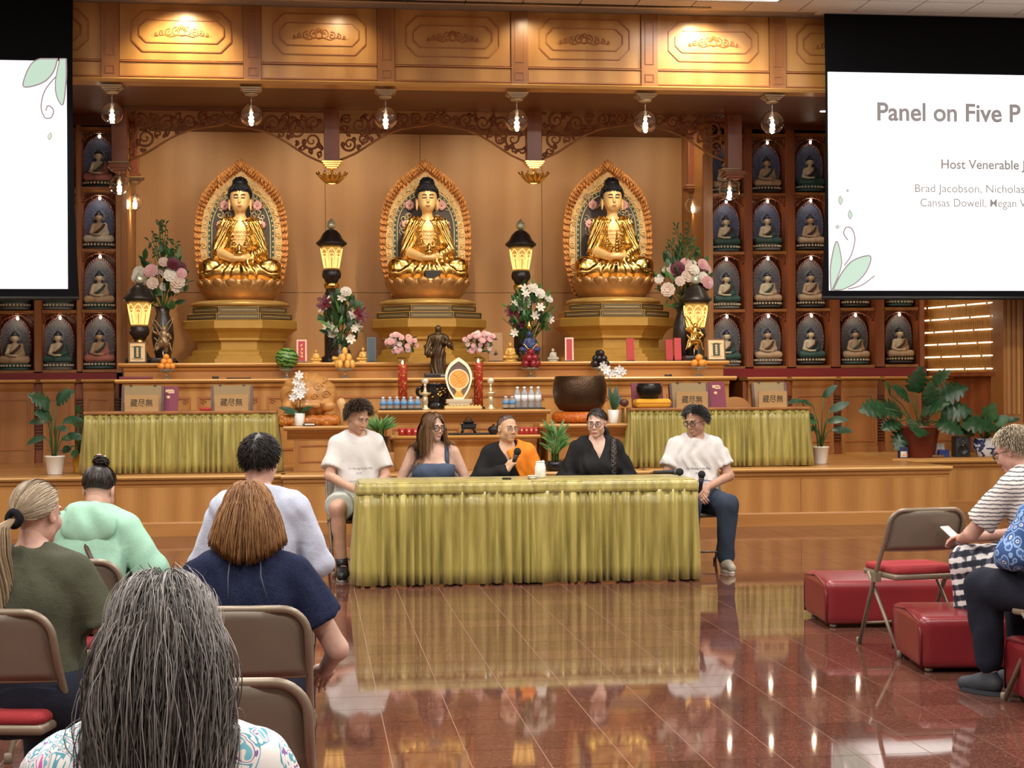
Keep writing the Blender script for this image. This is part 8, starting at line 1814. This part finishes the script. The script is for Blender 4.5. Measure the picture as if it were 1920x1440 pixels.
pts = [Vector(tie) + p.MH.to_3x3() @ Vector((0, -.01, 0)), Vector(tie) + Vector((-.03, -.05, -.03)), Vector(tie) + Vector((-.035, -.055, -.12)), Vector(tie) + Vector((-.02, -.04, -.24)), Vector(tie) + Vector((-.02, -.03, -.36))]; cc = resample(pts, 16)
for i in range(420):
    a, r_ = g.random() * 6.28, math.sqrt(g.random()); sp = [.012, .022, .03, .036, .04, .042, .042, .042, .042, .04, .04, .038, .036, .034, .03, .026]; L = 12 + int(g.random() * 5)
    tl.tube([q + Vector((math.cos(a + .05 * j) * r_ * sp[j], math.sin(a + .05 * j) * r_ * sp[j] * .6, 0)) for j, q in enumerate(cc[:L])], .0019, 3, caps=False)
o = tl.obj('ponytail', H_BLOND, p.t); at_ = o.data.attributes.new('tone', 'FLOAT', 'POINT'); nv = len(o.data.vertices); tv = np.repeat(g.random(nv // 3 + 1), 3)[:nv]; k = np.arange(nv) // 3; at_.data.foreach_set('value', np.clip(.55 + .45 * np.sin(k // 13 * 12.9898) , 0, 1).astype(np.float32))
# 10 woman with bun in mint jacket
p = Person('woman with dark hair bun in mint hooded jacket, head bowed', seat_at(160, 7.2), R(-8), .88, 22, (-6, -26, 0), True, 1.05, (.62, .36, .28), elbow=((-.3, .12, .74), (.3, .12, .74)), wrist=((-.1, .34, .66), (.1, .34, .66)), neck=.02).body().face()
p.shirt(MINT, .034, .93, (.085, .085), .06, -.12, long=True, name='mint_jacket', seed=38, wr=.006, fr=45); p.pants(DARKP, .03, .97); p.shoes(BLACKM)
hd = [('u', 0, xf(f_el((0, -.115, .425), (.135, .06, .10)), p.ML)), ('u', .05, xf(f_el((0, -.045, .495), (.16, .105, .065), Matrix.Rotation(R(15), 3, 'Y')), p.ML)), ('s', .02, xf(f_el((0, .02, .57), (.085, .085, .085)), p.ML))]; p.garment('hood', hd, MINT, wr=.006, seed=44)
MB().tube([p.T(-.12, .1, .40), p.T(-.115, .0, .52), p.T(-.08, -.1, .46), p.T(.06, -.165, .2), p.T(.15, -.12, .02)], .012, 6).obj('bag_strap', mat('strap_brown', (.07, .03, .02), .5), p.t); p.cap(H_DARK, .008)
tie = np.array(p.MH @ Vector((.01, -.06, .115)))
p.strands(1300, .17, 10, H_DARK, 81, to_tie, (.004, .014), .0018, stiff=.6, jit=.07, tubes=False, tone=lambda t, r: r * .8); bn = MB(); bc_ = Vector(tie) + p.MH.to_3x3() @ Vector((0, -.005, .018))
for i in range(90):
    a, b = g.random() * 6.28, g.random() * 6.28; ax = p.MH.to_3x3() @ Vector((math.cos(a) * .3, math.sin(a) * .3, 1)).normalized(); u = ax.orthogonal().normalized(); v = ax.cross(u); rr_ = .02 + .022 * g.random(); bn.tube([bc_ + (u * math.cos(b + t) + v * math.sin(b + t)) * rr_ + ax * (.012 * math.sin(t * 1.7 + a)) for t in np.linspace(0, 4.4, 12)], .0022, 3, caps=False)
bn.ball(bc_, .03, 10); o = bn.obj('hair_bun', H_DARK, p.t); at_ = o.data.attributes.new('tone', 'FLOAT', 'POINT'); at_.data.foreach_set('value', g.random(len(o.data.vertices)).astype(np.float32) * .7); MB().tube([bc_ + p.MH.to_3x3() @ Vector((.02 * math.cos(a), .02 * math.sin(a) - .01, .028)) for a in np.linspace(0, 5, 8)], .005, 5).obj('hair_tie', mat('pink_tie', (.75, .5, .5), .6), p.t)
# 11 man in striped shirt and plaid pants
p = Person('older man in striped knit shirt and plaid pants leaning forward at right', seat_at(1980, 8.35), R(30), .98, 24, (10, -20, 0), skin=(.62, .36, .28), bw=1.06, elbow=((-.24, .36, .70), (.25, .36, .68)), wrist=((-.05, .55, .66), (.04, .56, .66)), knee=((-.13, .46, .54), (.16, .46, .54)), ankle=((-.12, .46, .09), (.15, .42, .09)), neck=.02).body().face().glasses(BLACKM, .025, .019, .0018)
p.shirt(striped_knit(), .02, .75, (.07, .082), .075, -.1, name='striped_shirt', seed=39, wr=.004); p.pants(plaid(), .035, .97, seed=12, name='plaid_pants'); p.shoes(mat('shoe_grey', (.05, .055, .06), .6))
MB().tube([p.T(.062 * math.cos(a), -.012 + .066 * math.sin(a), .522 + .012 * math.sin(a)) for a in np.linspace(0, 2 * PI, 24, False)], .014, 6, closed=True).obj('collar', striped_knit(), p.t)
p.cap(H_WHITE, .008, tone=.4); p.strands(1500, .045, 5, H_WHITE, 91, comb(-.1, .3, .6), (.006, .022), .0017, stiff=.5, jit=.12, wav=.25, tubes=True)
wv = Matrix.Translation(seat_at(1980, 8.35)) @ Matrix.Rotation(R(30), 4, 'Z') @ Matrix.Scale(.98, 4); o = MB().rbox(-.036, .036, -.075, .075, -.005, .005, .004, 2).obj('mobile_phone', mat('phone_white', (.7, .68, .66), .3), None); o.matrix_world = wv @ Matrix.Translation((.0, .66, .665)) @ Matrix.Rotation(R(35), 4, 'X'); tag(o, 'pale mobile phone in the hands of the striped-shirt man', 'phone')
# 12 woman in blue floral blouse, mostly outside the frame
p = Person('woman in blue floral blouse and dark pants at the right edge', seat_at(2010, 7.5), R(24), .95, 6, (10, -5, 0), True, 1.12, (.60, .38, .30), elbow=((-.30, .10, .73), (.3, .06, .74)), wrist=((-.1, .33, .68), (.1, .33, .68)), knee=((-.13, .44, .53), (.12, .44, .53)), ankle=((-.14, .40, .09), (.12, .42, .09))).body().face()
p.shirt(floral('blue_floral', [(0, (.02, .02, .03)), (.1, (.62, .66, .75)), (.22, (.05, .12, .34)), (.42, (.25, .40, .66)), (.55, (.03, .08, .24))], 22), .024, .9, (.075, .075), .07, -.2, long=True, name='floral_blouse', seed=40, wr=.005); p.pants(DARKP, .03, .9, seed=13); p.shoes(mat('clog_grey', (.03, .035, .045), .7)); p.cap(H_BROWN, .01); p.strands(900, .2, 10, H_BROWN, 95, bob, (.006, .02), .002, stiff=.5, jit=.05, cutz=1.02)
# ================================================================= chairs and kneelers
TAUPE = mat('taupe_steel', S2L((138, 124, 106)), .36, metal=.3, vary=.05); TAUPEP = mat('taupe_panel', S2L((124, 114, 100)), .45, metal=.0, vary=.06); CUSH = cloth('red_seat_pad', (.30, .03, .035), (.36, .045, .05), .9, .2, 260)
def make_chair(cushion=True):
    t_ = thing('folding_chair', 'x', 'chair')
    w = .225; pts = [(-.205, .24, 0), (-.218, .02, .40), (-w, -.13, .62), (-w, -.165, .70)]; n = 8; c = .085
    for i in range(1, n + 1): a = PI - PI / 2 * i / n; pts.append((-w + c + c * math.cos(a), -.165 - .03 * (i / n), .70 + c * math.sin(a)))
    pts += [(x * -1, y, z) for x, y, z in reversed(pts)]; MB().tube(pts, .0125, 8).obj('frame_tube', TAUPE, t_)
    g = []
    for v in np.linspace(0, 1, 9):
        z = .565 + .215 * v; hw = w - .006 if z < .70 else (w - c + math.sqrt(max(0, c * c - (z - .70) ** 2))) - .004; y = -.10 - .075 * v
        g.append([(hw * u, y - .035 * (1 - u * u), z) for u in np.linspace(-1, 1, 11)])
    MB().sheet(g).obj('backrest', TAUPEP, t_, thick=.012); MB().tube([(w * .95 * u, -.098 - .036 * (1 - u * u), .562) for u in np.linspace(-1, 1, 11)], .007, 6).obj('backrest_lip', TAUPE, t_)
    for s_ in (-1, 1):
        MB().tube([(s_ * .2, .13, .42), (s_ * .2, -.01, .26), (s_ * .205, -.25, 0)], .011, 8).obj('rear_leg', TAUPE, t_); MB().box(s_ * .218 - .016, s_ * .218 + .016, -.03, .03, .38, .43).obj('hinge_bracket', TAUPE, t_)
        for y_ in (.24, -.25): MB().lathe([(.016, 0), (.017, .03), (.014, .04)], c=(s_ * .205, y_, 0), n=10).obj('foot_cap', mat('foot_rubber', S2L((130, 118, 100)), .7), t_)
    MB().rbox(-.2, .2, -.19, .2, .405, .438, .012, 2).obj('seat_pan', TAUPE, t_); MB().tube([(-.203, .17, .13), (.203, .17, .13)], .007, 6).obj('front_stretcher', TAUPE, t_); MB().tube([(-.205, -.17, .09), (.205, -.17, .09)], .007, 6).obj('rear_stretcher', TAUPE, t_)
    if cushion:
        V, Q = surf(f_comb([('u', 0, f_box((0, .005, .452), (.195, .19, .02), .018)), ('w', 0, lambda p: (-.008 * np.cos(p[:, 0] * 7) * np.cos(p[:, 1] * 7)).astype(np.float32))]), (-.24, -.24, .4), (.24, .24, .5), .014); np_obj('seat_pad', V, Q, CUSH, t_)
    return t_
C0 = make_chair(); C1 = make_chair(False); used = {0: False, 1: False}
def chair(px, d, rz, label, group, kind=0, dx=0.0, dy=0.0):
    src = (C0, C1)[kind]; o = src if not used[kind] else copy_tree(src); used[kind] = True
    o['label'] = label; o['group'] = group; v = seat_at(px, d); o.location = (v[0] + dx, v[1] + dy, 0); o.rotation_euler = (0, 0, rz); return o
GA = 'folding chairs of the audience'; GP = 'folding chairs of the panel'
chair(4, 5.25, R(-12), 'taupe folding chair under the ponytail woman at the left edge', GA)
bagchair = chair(142, 6.7, R(-8), 'taupe folding chair with handbag behind the woman in mint jacket', GA)
chair(202, 8.15, R(-8), 'empty taupe folding chair in the row ahead of the mint jacket', GA)
chair(450, 5.28, R(-4), 'taupe folding chair under the woman in navy top', GA)
chair(482, 6.95, R(-6), 'taupe folding chair under the man in pale blue shirt', GA)
chair(413, 4.02, R(-5), 'empty taupe folding chair beside the woman in paisley blouse', GA)
chair(-180, 3.66, R(-6), 'taupe folding chair cut by the left edge, lowest in the picture', GA)
chair(300, 2.5, R(-4), 'folding chair under the woman with long grey-brown hair', GA)
chair(1708, 9.1, R(7), 'empty taupe folding chair with red seat pad by the kneelers', GA)
chair(1980, 8.35, R(30), 'taupe folding chair under the man in striped shirt', GA)
chair(2014, 7.5, R(24), 'taupe folding chair under the woman in floral blouse at the right edge', GA)
for px, Y, rz, lb in ((668, 13.02, 4, 'folding chair of the young man in white T-shirt'), (812, 13.1, -4, 'folding chair of the woman in denim top'), (950, 13.02, -2, 'folding chair of the monk'), (1117, 13.05, 2, 'folding chair of the woman with the braid'), (1303, 13.06, -3, 'folding chair of the man in jeans')):
    o = chair(px, 10, PI + R(rz), lb, GP, 1); o.location = (PX(px, Y), Y, 0)
# handbag on the empty chair
hb = thing('handbag', 'brown patterned handbag with tan trim on the chair seat', 'handbag', (bagchair.location.x + .03, bagchair.location.y - .06, .475), R(-10)); BAGM = floral('bag_canvas', [(0, (.10, .06, .03)), (.2, (.035, .02, .012)), (.5, (.06, .035, .02))], 40); TAN = mat('tan_leather', S2L((190, 140, 96)), .5)
V, Q = surf(f_comb([('u', 0, f_box((0, 0, .085), (.15, .07, .085), .045))]), (-.2, -.12, -.02), (.2, .12, .2), .012); np_obj('bag_body', V, Q, BAGM, hb)
MB().tube([(-.11, -.03, .15), (-.10, -.035, .22), (0, -.035, .255), (.10, -.035, .22), (.11, -.03, .15)], .009, 6).obj('handle', TAN, hb); MB().rbox(-.152, .152, -.073, .073, .155, .172, .01, 2).obj('top_band', TAN, hb)
# red vinyl kneelers
VINYL = mat('red_vinyl', (.20, .018, .022), .28, vary=.12, vscale=3); PIPE = mat('vinyl_piping', (.14, .012, .016), .35)
def kneeler(loc, rz, L, D, H, label):
    t_ = thing('kneeler', label, 'kneeler', loc, rz, 'red vinyl kneelers')
    V, Q = surf(f_comb([('u', 0, f_box((L / 2, D / 2, H / 2 + .02), (L / 2, D / 2, H / 2), .035)), ('u', .0, f_el((L / 2, D / 2, H * .78), (L * .52, D * .5, H * .36)))][:1] + [('w', 0, lambda p: (-.03 * np.clip((p[:, 2] - H * .7) / H, 0, 1) * np.cos((p[:, 1] - D / 2) * 2.6 / D)).astype(np.float32))]), (-.06, -.06, -.02), (L + .06, D + .06, H + .12), .018); np_obj('vinyl_body', V, Q, VINYL, t_)
    for x in (.006, L - .006): MB().tube([(x, .01, .03), (x, .006, H * .75), (x, .04, H), (x, D / 2, H + .03), (x, D - .04, H), (x, D - .006, H * .75), (x, D - .01, .03)], .007, 6).obj('piping', PIPE, t_)
    for x in (.06, L - .06):
        for y in (.06, D - .06): MB().lathe([(.02, 0), (.022, .022)], c=(x, y, 0), n=10).obj('foot', CHROME, t_)
g2 = G(1725, 1263); kneeler((g2.x, g2.y, 0), R(-7), 1.15, .62, .26, 'red vinyl kneeler in the middle of the three at right')
g1 = G(1548, 1179); kneeler((g1.x, g1.y, 0), R(-5), 1.45, .62, .26, 'farthest red vinyl kneeler behind the empty chair')
g3 = G(1962, 1352); kneeler((g3.x, g3.y, 0), R(-7), 1.15, .62, .26, 'nearest red vinyl kneeler cut by the right edge')
kl = seat_at(-30, 4.55); kneeler((kl[0] - .55, kl[1], 0), R(-7), 1.1, .4, .2, 'red vinyl kneeler between the rows at lower left')
kl = seat_at(500, 3.1); kneeler((kl[0] - .3, kl[1] + .1, 0), R(-7), .62, .4, .2, 'red vinyl kneeler before the empty chair at bottom')
